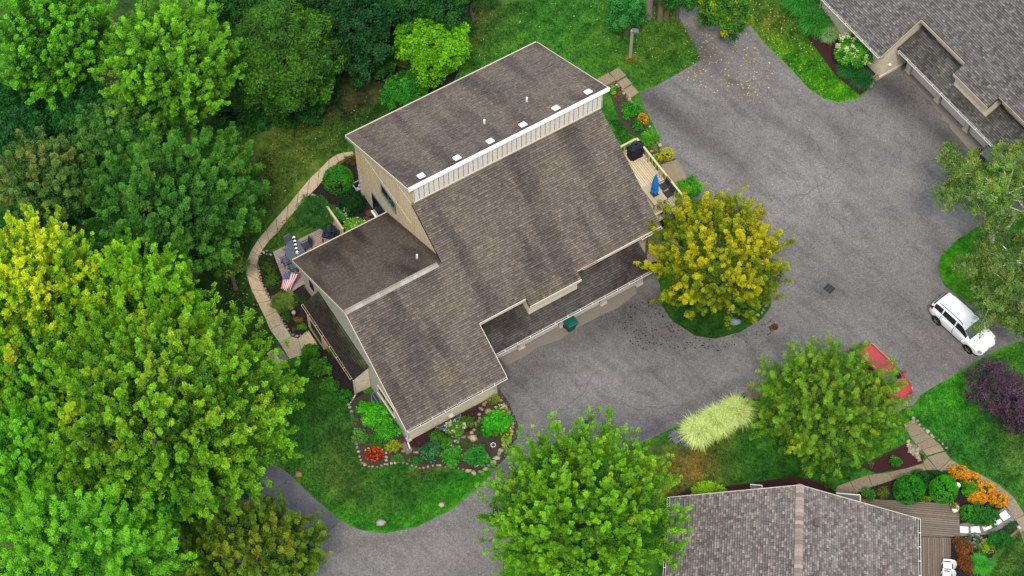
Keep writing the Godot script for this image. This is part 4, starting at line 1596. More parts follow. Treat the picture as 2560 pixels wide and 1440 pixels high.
# ---------- smaller things
func wheeled_bin(label: String, at: Vector3, turn: float, m: Material, lidm: Material) -> void:
	var t := thing("wheeled_bin", label, "bin", at, turn, "green wheeled bins")
	var mb := MB.new()
	var lo := [Vector3(-0.24, 0.08, -0.26), Vector3(0.24, 0.08, -0.26), Vector3(0.24, 0.08, 0.24), Vector3(-0.24, 0.08, 0.24)]
	var hi := [Vector3(-0.32, 1.0, -0.38), Vector3(0.32, 1.0, -0.38), Vector3(0.32, 0.98, 0.36), Vector3(-0.32, 0.98, 0.36)]
	for k in 4:
		var j := (k + 1) % 4
		mb.quad(lo[k], lo[j], hi[j], hi[k], (lo[k] + lo[j]) * Vector3(1, 0, 1))
	mb.quad(lo[0], lo[1], lo[2], lo[3], Vector3.DOWN)
	mb.box(Vector3(0, 0.97, 0), Vector3(0.68, 0.05, 0.78))
	part("body", mb, m, t)
	var lid := MB.new()
	lid.slab(Vector3(0, 1.04, 0.02), Vector3(0.72, 0.12, 0.84), 0.06)
	lid.slab(Vector3(0, 1.11, 0.0), Vector3(0.5, 0.04, 0.56), 0.03)
	var l := part("lid", lid, lidm, t)
	var hd := MB.new()
	hd.tube([Vector3(-0.28, 1.0, -0.46), Vector3(0.28, 1.0, -0.46)], [0.02, 0.02], 6)
	for s in [-0.28, 0.28]:
		hd.bar(Vector3(s, 0.98, -0.38), Vector3(s, 1.0, -0.46), 0.03, 0.03)
	part("handle", hd, m, t)
	for s in [-0.27, 0.27]:
		var w := MB.new()
		w.tube([Vector3(s - 0.03, 0.13, -0.28), Vector3(s + 0.03, 0.13, -0.28)], [0.13, 0.13], 14)
		part("wheel", w, M.tyre, t)

func railing(parent: Node3D, a: Vector3, b: Vector3, h: float, post_step: float) -> void:
	var L := a.distance_to(b)
	var up := Vector3(0, h, 0)
	var r := MB.new()
	r.bar(a + up, b + up, 0.13, 0.04)
	part("top_rail", r, M.rail_wood[0], parent)
	var lo := MB.new()
	lo.bar(a + Vector3(0, 0.14, 0), b + Vector3(0, 0.14, 0), 0.05, 0.06)
	lo.bar(a + up - Vector3(0, 0.09, 0), b + up - Vector3(0, 0.09, 0), 0.05, 0.06)
	part("lower_rail", lo, M.rail_wood[1], parent)
	var n := int(L / 0.36)
	for i in range(1, n):
		var p := a.lerp(b, float(i) / n)
		var q := MB.new()
		q.box(p + Vector3(0, h * 0.5, 0), Vector3(0.075, h - 0.1, 0.045), Basis(Vector3.UP, atan2(-(b - a).z, (b - a).x)))
		part("baluster", q, M.rail_wood[rng.randi() % 2], parent)
	var m := maxi(1, int(round(L / post_step)))
	for i in m + 1:
		var p := a.lerp(b, float(i) / m)
		var q := MB.new()
		q.box(p + Vector3(0, h * 0.5 - 0.5, 0), Vector3(0.1, h + 1.0, 0.1), Basis(Vector3.UP, atan2(-(b - a).z, (b - a).x)))
		part("post", q, M.rail_wood[0], parent)

func chair(called: String, label: String, at: Vector3, turn: float, m: Material, seat: Material, group := "") -> Node3D:
	var t := thing(called, label, "chair", at, turn, group)
	var s := MB.new()
	s.slab(Vector3(0, 0.43, 0), Vector3(0.5, 0.05, 0.5), 0.02)
	part("seat", s, seat, t)
	var b := MB.new()
	b.slab(Vector3(0, 0.72, -0.28), Vector3(0.5, 0.05, 0.58), 0.02, Basis(Vector3.RIGHT, 1.35))
	part("backrest", b, seat, t)
	for x in [-0.25, 0.25]:
		var ar := MB.new()
		ar.tube([Vector3(x, 0.66, -0.24), Vector3(x, 0.66, 0.22), Vector3(x, 0.4, 0.25)], [0.02, 0.02, 0.02], 6)
		part("armrest", ar, m, t)
		for z in [-0.22, 0.24]:
			var l := MB.new()
			l.tube([Vector3(x, 0.43, z), Vector3(x, 0.0, z * 1.1)], [0.02, 0.018], 6)
			part("leg", l, m, t)
	return t

func patio_table(label: String, at: Vector3, turn: float, w: float, d: float, y: float, top: Array, frame: Material, well: Material) -> void:
	var t := thing("patio_table", label, "table", at, turn)
	for k in [[-1, 0], [1, 0], [0, -1], [0, 1]]:
		var q := MB.new()
		if k[0] != 0:
			q.slab(Vector3(k[0] * w * 0.36, y, 0), Vector3(w * 0.28, 0.04, d), 0.01)
		else:
			q.slab(Vector3(0, y, k[1] * d * 0.33), Vector3(w * 0.44 - 0.008, 0.04, d * 0.34), 0.01)
		part("table_top", q, top[rng.randi() % top.size()], t)
	var wl := MB.new()
	wl.box(Vector3(0, y - 0.02, 0), Vector3(w * 0.5, 0.03, d * 0.4))
	part("centre_panel", wl, well, t)
	for x in [-0.43, 0.43]:
		for z in [-0.42, 0.42]:
			var l := MB.new()
			l.box(Vector3(x * w, y * 0.5 - 0.01, z * d), Vector3(0.07, y - 0.02, 0.07))
			part("leg", l, frame, t)

func ring(mb: MB, c: Vector3, r: float, th: float, n := 18, b := Basis.IDENTITY) -> void:
	var p := []
	var q := []
	for i in n + 1:
		var a := TAU * i / n
		p.append(c + b * Vector3(cos(a) * r, 0, sin(a) * r))
		q.append(th)
	mb.tube(p, q, 6, false)

func lamp_post(at: Vector3) -> void:
	var t := thing("lamp_post", "grey wooden lamp post with a flat lamp head on the lawn behind the house", "lamp post", at)
	var mb := MB.new()
	mb.slab(Vector3(0, 1.55, 0), Vector3(0.2, 3.1, 0.2), 0.03)
	part("post", mb, M.weathered, t)
	var hd := MB.new()
	hd.slab(Vector3(0.22, 3.06, 0.0), Vector3(0.44, 0.16, 0.34), 0.05, Basis(Vector3.BACK, -0.25))
	part("lamp_head", hd, M.grey_blue, t)
	var gl := MB.new()
	gl.box(Vector3(0.24, 2.965, 0), Vector3(0.3, 0.02, 0.24), Basis(Vector3.BACK, -0.25))
	part("lamp_glass", gl, M.pane, t)

func flag_thing() -> void:
	# a flag on a slanting pole held by the corner of the wing; stripes and field are flat print
	var nx := 190
	var ny := 100
	var red := Color(0.62, 0.09, 0.14)
	var white := Color(0.86, 0.85, 0.86)
	var blue := Color(0.1, 0.13, 0.36)
	var tex := img(nx, ny, func(x: int, y: int):
		var c := red if int(y * 13.0 / ny) % 2 == 0 else white
		if x < nx * 0.4 and y < ny * 7.0 / 13.0:
			c = blue
			var gx := fmod(x / (nx * 0.4) * 6.0, 1.0) - 0.5
			var gy := fmod(y / (ny * 7.0 / 13.0) * 5.0, 1.0) - 0.5
			if gx * gx + gy * gy < 0.045:
				c = white
		return c)
	var m := StandardMaterial3D.new()
	m.albedo_texture = tex
	m.roughness = 0.9
	m.cull_mode = BaseMaterial3D.CULL_DISABLED
	m.backlight_enabled = true
	m.backlight = Color(0.3, 0.3, 0.3)
	var top: Vector3 = Vector3(-14.21, 1.9, -0.01)
	var foot: Vector3 = Vector3(-13.15, 1.7, 0.01)
	var t := thing("flag", "red and white striped flag with starry blue corner above the grey patio", "flag", foot)
	var pole := MB.new()
	pole.tube([Vector3.ZERO, top - foot], [0.018, 0.015], 7)
	part("pole", pole, M.rail, t)
	# hung from the pole: along the pole is the hoist, the fly hangs down and out
	var o := top - foot
	var hoist := (Vector3.ZERO - o).normalized() * 0.9
	var fly: Vector3 = Vector3(-14.56, 0.55, 0.45) - top
	var v := PackedVector3Array()
	var uv := PackedVector2Array()
	var n := PackedVector3Array()
	var N := 14
	var K := 8
	var pt := func(i: int, k: int) -> Vector3:
		var a := float(i) / N
		var b := float(k) / K
		var p := o + hoist * b * (1.0 - 0.25 * a) + fly * a
		return p + Vector3(0.0, 0.0, 1.0) * 0.06 * sin(b * 9.0 + a * 3.0) * (0.3 + a) + Vector3(0, 0.05 * sin(a * 7.0 + b * 4.0), 0)
	for i in N:
		for k in K:
			var q := [[i, k], [i + 1, k], [i + 1, k + 1], [i, k], [i + 1, k + 1], [i, k + 1]]
			var e1: Vector3 = pt.call(i + 1, k) - pt.call(i, k)
			var e2: Vector3 = pt.call(i, k + 1) - pt.call(i, k)
			var nn := e1.cross(e2).normalized()
			if nn.y < 0.0:
				nn = -nn
			if (pt.call(q[1][0], q[1][1]) - pt.call(q[0][0], q[0][1])).cross(pt.call(q[2][0], q[2][1]) - pt.call(q[0][0], q[0][1])).dot(nn) > 0.0:
				q = [q[0], q[2], q[1], q[3], q[5], q[4]]
			for s in q:
				v.append(pt.call(s[0], s[1]))
				uv.append(Vector2(float(s[0]) / N, float(s[1]) / K))
				n.append(nn)
	var arr := []
	arr.resize(Mesh.ARRAY_MAX)
	arr[Mesh.ARRAY_VERTEX] = v
	arr[Mesh.ARRAY_NORMAL] = n
	arr[Mesh.ARRAY_TEX_UV] = uv
	var am := ArrayMesh.new()
	am.add_surface_from_arrays(Mesh.PRIMITIVE_TRIANGLES, arr)
	am.surface_set_material(0, m)
	var c := MeshInstance3D.new()
	c.mesh = am
	c.name = "cloth"
	t.add_child(c)


func Lf(r: float, g: float, b: float) -> Color:
	return C(r, g, b, 2.05)

func make_materials() -> void:
	M.shingle = mat(Color.WHITE, 0.95)
	M.shingle.vertex_color_use_as_albedo = true
	M.shingle.metallic_specular = 0.25
	M.under = mat(C(58, 53, 50), 0.95)
	M.white = mat(Color(0.7, 0.695, 0.69), 0.5)
	M.cream = mat(C(220, 208, 184, 1.45), 0.6)
	M.edge = mat(C(186, 172, 150, 1.4), 0.7)
	M.trim = mat(C(198, 188, 170, 1.8), 0.75)
	M.stucco = mat(C(206, 194, 172, 1.9), 0.9, mottle_tex, 0.6)
	M.stucco_grey = mat(C(182, 180, 170, 1.8), 0.9, mottle_tex, 0.5)
	M.siding_back = mat(C(96, 84, 66), 0.9)
	M.siding = tones(C(206, 188, 156, 1.9), 5, 0.05, 0.85, mottle_tex, 1.1)
	M.pale = tones(C(228, 218, 208, 1.55), 5, 0.035, 0.8, mottle_tex, 1.3)  # siding paint copied lighter; the brighter light on the clerestory is put into the colour
	M.door = mat(C(202, 194, 184, 1.8), 0.6)
	M.gutter = mat(C(238, 232, 222, 1.5), 0.5)
	M.tan_gutter = mat(C(206, 180, 150, 1.5), 0.5)
	M.litter = mat(C(44, 38, 34), 1.0, grain_tex, 6.0)  # dark grainy tone for the gutter bottoms
	M.flashing = mat(C(120, 118, 118), 0.6)
	M.blue_frame = mat(C(128, 150, 160), 0.5)
	M.pane = glass(C(40, 52, 62))
	M.entry = mat(C(188, 170, 130, 1.8), 0.85, mottle_tex, 1.0)
	M.black = mat(C(28, 28, 32), 0.6)
	M.dark_wood = mat(C(48, 42, 38), 0.95)
	M.brown_vent = mat(C(118, 96, 92), 0.6)
	M.stones = []
	for c in [C(206, 186, 150), C(190, 170, 128), C(170, 160, 146), C(222, 206, 178), C(180, 148, 116), C(150, 146, 144), C(204, 196, 184)]:
		M.stones.append(mat(c, 0.9, mottle_tex, 4.0))
	M.car_glass = glass(C(34, 44, 50))
	M.lamp_glass = glass(C(150, 156, 160))
	M.tail = mat(C(150, 30, 26), 0.2)
	M.tyre = mat(C(34, 34, 36), 0.85)
	M.rim = mat(C(190, 192, 196), 0.35, null, 1.0, 0.6)
	M.rail = mat(C(70, 72, 76), 0.5)
	M.pale_rail = mat(C(228, 206, 140), 0.4)
	M.rail_wood = tones(C(216, 200, 164, 1.5), 2, 0.06, 0.85, wood_tex, 1.2)
	M.weathered = mat(C(168, 160, 150, 1.4), 0.9, wood_tex, 1.4)
	M.grey_blue = mat(C(116, 124, 140), 0.6)
	M.mulch = mat(C(50, 42, 44), 1.0, grain_tex, 3.5)
	M.red_mulch = mat(C(72, 36, 40), 1.0, grain_tex, 3.0)
	M.soil = mat(C(86, 74, 64), 1.0, grain_tex, 2.0)
	M.gravel = mat(C(84, 80, 76), 1.0, grain_tex, 2.5)
	M.concrete = tones(C(168, 153, 127, 2.1), 5, 0.08, 0.9, mottle_tex, 0.9)  # same concrete, its colour lightened to offset the tree shade on the west path
	M.joint = mat(C(96, 86, 70, 1.3), 1.0)
	M.concrete_plain = tones(C(160, 144, 118, 1.1), 4, 0.07, 0.9, mottle_tex, 0.9)
	M.concrete_grey = tones(C(128, 122, 116, 1.6), 3, 0.08, 0.9, mottle_tex, 0.9)
	M.apron = mat(C(150, 141, 132, 1.15), 0.9, grain_tex, 2.0)
	M.deck_new = tones(C(214, 196, 164, 1.5), 6, 0.08, 0.85, wood_tex, 0.9)
	M.deck_grey = tones(C(164, 148, 146, 1.5), 5, 0.1, 0.85, wood_tex, 0.9)
	M.deck_brown = tones(C(122, 110, 100, 1.45), 7, 0.15, 0.85, wood_tex, 0.9)

func _ready() -> void:
	rng.seed = 20240
	# camera: a long lens looking down from a drone
	var cam := Camera3D.new()
	cam.name = "camera"
	cam.fov = 16.551
	cam.near = 1.0
	cam.far = 900.0
	cam.position = Vector3(0, 106.694, 65.126)
	cam.rotation = Vector3(-deg_to_rad(58.6), 0, 0)
	add_child(cam)
	cam.current = true
	# bright overcast sky and a weak, very soft sun from behind the viewer
	var we := WorldEnvironment.new()
	we.name = "environment"
	var env := Environment.new()
	env.background_mode = Environment.BG_SKY
	var sm := ProceduralSkyMaterial.new()
	sm.sky_top_color = Color(0.93, 0.955, 1.0)
	sm.sky_horizon_color = Color(0.8, 0.83, 0.86)
	sm.sky_curve = 0.2
	sm.ground_bottom_color = Color(0.25, 0.27, 0.22)
	sm.ground_horizon_color = Color(0.6, 0.63, 0.62)
	sm.sun_angle_max = 30.0
	var sky := Sky.new()
	sky.sky_material = sm
	env.sky = sky
	env.background_energy_multiplier = 0.98
	env.tonemap_mode = Environment.TONE_MAPPER_LINEAR
	env.tonemap_exposure = EXPOSURE
	env.sdfgi_enabled = true
	env.ssao_enabled = true
	env.ssil_enabled = true
	we.environment = env
	add_child(we)
	var sun := DirectionalLight3D.new()
	sun.name = "sun"
	sun.light_energy = 0.62
	sun.light_color = Color(1.0, 0.965, 0.91)
	sun.light_angular_distance = 11.0
	sun.shadow_enabled = true
	sun.rotation = Vector3(-deg_to_rad(60), -deg_to_rad(4), 0)
	add_child(sun)
	nz.seed = 77
	nz.noise_type = FastNoiseLite.TYPE_SIMPLEX_SMOOTH
	nz.frequency = 1.0
	make_textures()
	make_materials()
	make_sprays()
	make_stones()
	make_ground()
	lay_ground()
	main_house()
	east_house()
	south_house()
	decks()
	trees()
	gardens_west()
	gardens_south()
	gardens_east()
	things()
	loose_stuff()

func lay_ground() -> void:
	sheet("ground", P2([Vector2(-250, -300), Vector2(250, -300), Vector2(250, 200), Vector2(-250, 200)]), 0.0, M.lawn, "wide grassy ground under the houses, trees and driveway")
	sheet("driveway", P2([Vector2(-13.45, 19.56), Vector2(-11.68, 17.93), Vector2(-10.13, 16.01), Vector2(-8.93, 16.66), Vector2(-7.51, 16.89), Vector2(-5.64, 16.48), Vector2(-3.55, 15.37), Vector2(-1.9, 13.8), Vector2(-0.96, 12.61), Vector2(-0.43, 11.55), Vector2(0.05, 10.6), Vector2(0.17, 9.93), Vector2(0.0, 9.11), Vector2(-0.44, 8.15), Vector2(-1.22, 7.31), Vector2(-1.35, 6.34), Vector2(-0.99, 4.64), Vector2(8.14, -1.79), Vector2(10.93, -7.32), Vector2(10.68, -7.63), Vector2(10.28, -9.22), Vector2(9.89, -10.76), Vector2(9.56, -12.28), Vector2(8.87, -14.03), Vector2(8.52, -15.3), Vector2(9.69, -15.93), Vector2(11.36, -17.08), Vector2(12.82, -18.14), Vector2(12.6, -19.1), Vector2(11.91, -20.77), Vector2(11.47, -21.96), Vector2(11.36, -23.38), Vector2(11.46, -25.53), Vector2(16.26, -25.53), Vector2(16.12, -22.31), Vector2(16.3, -21.19), Vector2(17.24, -19.58), Vector2(18.8, -17.46), Vector2(19.96, -15.7), Vector2(21.02, -14.76), Vector2(21.93, -14.49), Vector2(23.06, -14.83), Vector2(23.63, -15.23), Vector2(24.24, -15.97), Vector2(24.88, -18.14), Vector2(30.79, -21.26), Vector2(37.33, -9.86), Vector2(35.68, 1.18), Vector2(31.81, 3.79), Vector2(30.25, 4.36), Vector2(28.77, 5.27), Vector2(25.01, 7.62), Vector2(24.47, 8.34), Vector2(23.35, 8.83), Vector2(20.02, 8.01), Vector2(16.72, 6.34), Vector2(15.22, 6.76), Vector2(13.93, 7.73), Vector2(10.18, 9.65), Vector2(7.71, 11.01), Vector2(4.78, 12.61), Vector2(1.18, 15.5), Vector2(-0.47, 18.06), Vector2(-0.69, 21.05), Vector2(-13.36, 21.05)]), 0.012, M.tar, "grey asphalt driveway and turning court between the houses")
	var old := MB.new()
	old.extr(P2([Vector2(-17.21, 12.88), Vector2(-14.12, 12.48), Vector2(-13.38, 12.93), Vector2(-12.11, 14.25), Vector2(-10.18, 16.01), Vector2(-11.69, 17.85), Vector2(-14.74, 21.05), Vector2(-18.64, 18.56)]), Vector3(0, 0.02, 0), Vector3.RIGHT, Vector3.BACK, Vector3(0, -0.016, 0))
	struct("old_lane", old, M.old_tar, "older cracked asphalt lane under the large trees at the lower left")
	sheet("lawn_island", P2([Vector2(9.35, -0.15), Vector2(9.4, 1.24), Vector2(10.05, 2.43), Vector2(11.45, 3.5), Vector2(12.68, 3.7), Vector2(14.2, 3.21), Vector2(15.63, 2.26), Vector2(16.27, 1.32), Vector2(16.26, 0.0), Vector2(15.81, -2.39), Vector2(14.43, -4.83), Vector2(12.2, -6.69), Vector2(10.64, -6.69), Vector2(9.53, -4.83), Vector2(8.93, -2.39)]), 0.05, M.lawn, "rounded grass island under the yellow tree", 0.05)
	sheet("lawn_island", P2([Vector2(36.77, -6.07), Vector2(32.02, -5.45), Vector2(29.84, -4.52), Vector2(28.5, -3.6), Vector2(27.34, -2.39), Vector2(27.05, -1.43), Vector2(27.3, -0.24), Vector2(28.25, 0.74), Vector2(30.04, 2.05), Vector2(31.85, 3.5), Vector2(35.34, 3.5)]), 0.05, M.lawn, "rounded grass island under the birches", 0.05)
	var ap := MB.new()
	ap.extr(P2([Vector2(-1.11, 4.64), Vector2(-0.37, 5.63), Vector2(0.74, 5.01), Vector2(1.61, 4.3), Vector2(2.98, 3.79), Vector2(3.79, 3.1), Vector2(5.51, 2.05), Vector2(6.65, 1.47), Vector2(7.87, 0.38), Vector2(7.59, -0.59)]), Vector3(0, 0.026, 0), Vector3.RIGHT, Vector3.BACK, Vector3(0, -0.012, 0))
	struct("garage_apron", ap, M.apron, "concrete strip with a worn edge in front of the main garage doors")
	var ap2 := MB.new()
	ap2.extr(P2([Vector2(26.47, -17.18), Vector2(26.67, -16.57), Vector2(27.2, -15.9), Vector2(27.46, -15.36), Vector2(27.7, -15.09), Vector2(28.12, -14.49), Vector2(28.43, -13.7), Vector2(28.71, -13.57), Vector2(28.56, -13.17), Vector2(29.04, -12.78), Vector2(29.06, -12.45), Vector2(29.64, -11.53), Vector2(30.3, -10.43), Vector2(30.75, -9.79), Vector2(31.08, -9.92), Vector2(31.12, -10.24), Vector2(32.16, -10.5), Vector2(29.91, -13.76), Vector2(27.67, -17.8)]), Vector3(0, 0.026, 0), Vector3.RIGHT, Vector3.BACK, Vector3(0, -0.012, 0))
	struct("garage_apron", ap2, M.apron, "concrete strip with a ragged edge in front of the upper right garage doors")
	# paths
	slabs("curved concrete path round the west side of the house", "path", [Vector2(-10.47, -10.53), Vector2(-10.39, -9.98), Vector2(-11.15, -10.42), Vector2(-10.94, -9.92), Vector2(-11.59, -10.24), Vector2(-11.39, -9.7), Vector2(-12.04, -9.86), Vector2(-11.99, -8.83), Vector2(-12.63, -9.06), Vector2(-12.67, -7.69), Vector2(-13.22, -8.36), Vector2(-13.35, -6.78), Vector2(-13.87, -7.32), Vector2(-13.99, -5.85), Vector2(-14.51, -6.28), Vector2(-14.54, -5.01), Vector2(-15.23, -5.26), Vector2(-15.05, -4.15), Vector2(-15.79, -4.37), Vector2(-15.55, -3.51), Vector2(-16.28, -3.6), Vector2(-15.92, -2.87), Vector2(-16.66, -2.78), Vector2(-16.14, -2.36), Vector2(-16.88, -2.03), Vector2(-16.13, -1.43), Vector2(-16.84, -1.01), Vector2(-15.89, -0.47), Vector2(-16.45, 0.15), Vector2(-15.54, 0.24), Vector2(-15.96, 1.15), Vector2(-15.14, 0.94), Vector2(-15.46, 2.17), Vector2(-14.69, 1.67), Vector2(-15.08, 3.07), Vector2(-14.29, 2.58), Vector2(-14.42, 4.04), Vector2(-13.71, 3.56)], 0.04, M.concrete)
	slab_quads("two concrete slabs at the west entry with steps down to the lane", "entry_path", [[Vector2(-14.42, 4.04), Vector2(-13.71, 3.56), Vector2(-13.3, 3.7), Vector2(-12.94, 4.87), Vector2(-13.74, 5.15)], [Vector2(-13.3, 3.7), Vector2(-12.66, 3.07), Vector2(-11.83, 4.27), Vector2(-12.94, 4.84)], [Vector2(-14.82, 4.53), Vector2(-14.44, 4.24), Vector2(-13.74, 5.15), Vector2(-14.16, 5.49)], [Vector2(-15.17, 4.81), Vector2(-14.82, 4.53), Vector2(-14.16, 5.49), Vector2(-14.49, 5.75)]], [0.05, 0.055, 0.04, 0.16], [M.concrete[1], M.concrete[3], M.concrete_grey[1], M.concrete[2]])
	slab_quads("concrete stepping slabs from the driveway to the lawn behind the house", "lawn_steps", [[Vector2(5.53, -16.17), Vector2(6.49, -16.84), Vector2(7.01, -16.2), Vector2(6.43, -15.8)], [Vector2(6.57, -16.84), Vector2(7.17, -17.29), Vector2(7.7, -16.61), Vector2(7.03, -16.13)], [Vector2(7.06, -16.1), Vector2(7.69, -16.54), Vector2(8.08, -16.03), Vector2(7.45, -15.53)], [Vector2(7.45, -15.53), Vector2(8.05, -15.97), Vector2(8.54, -15.33), Vector2(7.88, -14.83)]], [0.3, 0.3, 0.2, 0.09], M.concrete_plain)
	slab_quads("wide concrete pad below the deck rail beside the driveway", "pad", [[Vector2(9.76, -9.47), Vector2(10.78, -9.86), Vector2(11.45, -8.42), Vector2(10.68, -7.47), Vector2(10.14, -8.26)]], [0.06], [M.concrete_plain[2]])
	slabs("concrete steps down from the lot beside the river stones", "garden_steps", [Vector2(24.42, 9.3), Vector2(23.7, 9.71), Vector2(24.49, 9.55), Vector2(23.81, 10.01), Vector2(25.0, 10.23), Vector2(24.02, 10.58), Vector2(25.32, 10.58), Vector2(24.33, 11.08), Vector2(25.73, 11.04), Vector2(24.65, 11.44), Vector2(25.99, 11.48), Vector2(24.87, 11.84)], 0.06, M.concrete_plain)
	slabs("concrete path curving along the right edge of the garden", "garden_path", [Vector2(26.01, 11.52), Vector2(24.89, 11.89), Vector2(26.29, 12.05), Vector2(25.48, 12.83), Vector2(26.95, 12.51), Vector2(26.35, 13.14), Vector2(27.96, 13.04), Vector2(27.34, 13.62), Vector2(28.95, 13.7), Vector2(28.3, 14.35), Vector2(29.74, 14.56), Vector2(29.14, 15.03), Vector2(30.26, 15.68), Vector2(29.62, 16.01), Vector2(30.73, 17.04), Vector2(29.95, 17.6)], 0.045, M.concrete_plain)
	slabs("concrete path from the fork to the gable end of the bottom house", "gable_path", [Vector2(24.86, 11.92), Vector2(25.44, 12.77), Vector2(24.6, 12.32), Vector2(24.77, 12.77), Vector2(23.49, 12.67), Vector2(23.66, 13.06), Vector2(22.43, 12.93), Vector2(22.74, 13.41), Vector2(21.25, 13.08), Vector2(21.44, 13.88), Vector2(20.14, 13.51), Vector2(20.43, 14.27), Vector2(19.32, 13.83), Vector2(19.17, 14.27)], 0.042, M.concrete_plain)
	slab_quads("five white square pavers curving from the wooden deck to the path", "paver_path", [[Vector2(26.28, 16.4), Vector2(26.86, 16.43), Vector2(26.83, 16.94), Vector2(26.25, 16.89)], [Vector2(26.91, 16.43), Vector2(27.5, 16.39), Vector2(27.55, 16.89), Vector2(26.88, 16.91)], [Vector2(27.58, 16.45), Vector2(28.08, 16.1), Vector2(28.31, 16.55), Vector2(27.69, 16.81)], [Vector2(28.11, 16.08), Vector2(28.62, 15.73), Vector2(28.92, 16.16), Vector2(28.45, 16.5)], [Vector2(28.65, 15.68), Vector2(29.12, 15.34), Vector2(29.45, 15.83), Vector2(28.95, 16.16)]], [0.06, 0.06, 0.06, 0.06, 0.06], [mat(Color(0.62, 0.62, 0.62), 0.8)], 0.05)
	var edge := MB.new()
	edge.extr(P2([Vector2(28.57, 15.6), Vector2(29.14, 15.19), Vector2(29.7, 15.96), Vector2(28.17, 16.91), Vector2(26.98, 17.04), Vector2(26.18, 17.04), Vector2(26.28, 16.22), Vector2(27.55, 16.22)]), Vector3(0, 0.03, 0), Vector3.RIGHT, Vector3.BACK, Vector3(0, -0.028, 0))
	struct("paver_bedding", edge, M.concrete_grey[0], "grey bedding under the white pavers")
	# beds
	bed("mulch_bed", P2([Vector2(-16.12, -2.39), Vector2(-15.63, -2.75), Vector2(-15.22, -2.63), Vector2(-14.06, 0.53), Vector2(-13.22, -0.15), Vector2(-12.54, 0.74), Vector2(-11.94, 2.05), Vector2(-12.51, 3.07), Vector2(-13.3, 3.67), Vector2(-13.46, 3.58), Vector2(-13.95, 3.18), Vector2(-14.29, 2.58), Vector2(-14.69, 1.67), Vector2(-15.54, 0.24), Vector2(-15.89, -0.47), Vector2(-16.11, -1.43)]), 0.05, M.mulch, "dark mulch bed between the curved path and the grey patio")
	bed("mulch_bed", P2([Vector2(-12.89, 4.41), Vector2(-11.78, 4.24), Vector2(-10.74, 5.35), Vector2(-9.56, 6.95), Vector2(-9.0, 7.59), Vector2(-9.95, 8.12), Vector2(-10.63, 7.68), Vector2(-11.41, 6.76), Vector2(-12.21, 5.63)]), 0.05, M.mulch, "dark mulch bed below the porch eave")
	bed("mulch_bed", P2([Vector2(-10.53, -10.11), Vector2(-9.82, -8.9), Vector2(-8.93, -6.07), Vector2(-7.93, -4.83), Vector2(-11.02, -3.6), Vector2(-12.0, -5.29), Vector2(-13.25, -6.94), Vector2(-12.52, -7.88), Vector2(-11.54, -9.22)]), 0.05, M.mulch, "dark mulch bed with clipped balls beside the tall west wall")
	bed("garden_bed", P2([Vector2(-9.95, 8.12), Vector2(-9.62, 9.11), Vector2(-9.41, 10.74), Vector2(-9.11, 12.13), Vector2(-8.61, 12.56), Vector2(-7.66, 12.51), Vector2(-6.59, 12.27), Vector2(-5.62, 12.61), Vector2(-4.07, 12.56), Vector2(-2.87, 12.75), Vector2(-2.15, 12.88), Vector2(-1.48, 12.61), Vector2(-0.67, 11.81), Vector2(-0.1, 10.69), Vector2(0.05, 9.79), Vector2(-0.34, 8.78), Vector2(-0.83, 7.68), Vector2(-6.42, 10.58), Vector2(-8.44, 7.59), Vector2(-9.0, 7.59)]), 0.05, M.soil, "planted soil bed edged with stones round the south corner of the house")
	bed("mulch_bed", P2([Vector2(-6.37, 10.63), Vector2(-0.81, 7.79), Vector2(-1.41, 8.15), Vector2(-1.94, 9.27), Vector2(-2.47, 10.14), Vector2(-4.15, 10.47), Vector2(-4.82, 11.06), Vector2(-5.49, 11.33), Vector2(-6.07, 11.17)]), 0.07, M.red_mulch, "dark red mulch under the south wall")
	bed("gravel_strip", P2([Vector2(-0.83, 7.18), Vector2(-0.2, 8.17), Vector2(0.41, 9.87), Vector2(0.29, 10.63), Vector2(-0.43, 12.03), Vector2(-1.05, 12.67), Vector2(-1.29, 12.56), Vector2(-0.62, 11.76), Vector2(-0.05, 10.69), Vector2(0.07, 9.76), Vector2(-0.29, 8.78), Vector2(-0.86, 7.73)]), 0.04, M.gravel, "dark gravel strip between the stone edging and the driveway")
	bed("mulch_bed", P2([Vector2(6.43, -15.7), Vector2(7.14, -16.03), Vector2(7.91, -14.76), Vector2(8.84, -13.1), Vector2(9.76, -10.76), Vector2(10.78, -9.86), Vector2(10.18, -9.38), Vector2(9.46, -9.86), Vector2(8.47, -11.63), Vector2(7.82, -11.96), Vector2(7.19, -13.1)]), 0.05, M.soil, "narrow planted strip along the driveway beside the deck")
	bed("mulch_bed", P2([Vector2(18.9, -24.09), Vector2(21.67, -24.09), Vector2(24.74, -16.44), Vector2(23.36, -15.16), Vector2(21.88, -16.78), Vector2(20.25, -20.03)]), 0.05, M.red_mulch, "reddish mulch bed along the upper right house")
	bed("mulch_bed", P2([Vector2(19.16, 14.3), Vector2(20.42, 14.3), Vector2(21.43, 13.91), Vector2(22.74, 13.43), Vector2(24.77, 12.8), Vector2(25.57, 12.88), Vector2(27.39, 13.67), Vector2(29.11, 15.03), Vector2(28.57, 15.63), Vector2(26.24, 16.32), Vector2(26.39, 15.08), Vector2(20.14, 14.77)]), 0.05, M.mulch, "dark mulch bed with clipped balls and orange flowers by the wooden deck")
	bed("mulch_bed", P2([Vector2(25.67, 17.17), Vector2(26.98, 17.04), Vector2(28.16, 16.94), Vector2(29.69, 16.07), Vector2(29.87, 16.48), Vector2(28.54, 17.68), Vector2(27.43, 19.06), Vector2(26.72, 21.05), Vector2(25.23, 21.05)]), 0.05, M.mulch, "mixed flower bed to the right of the white chairs")
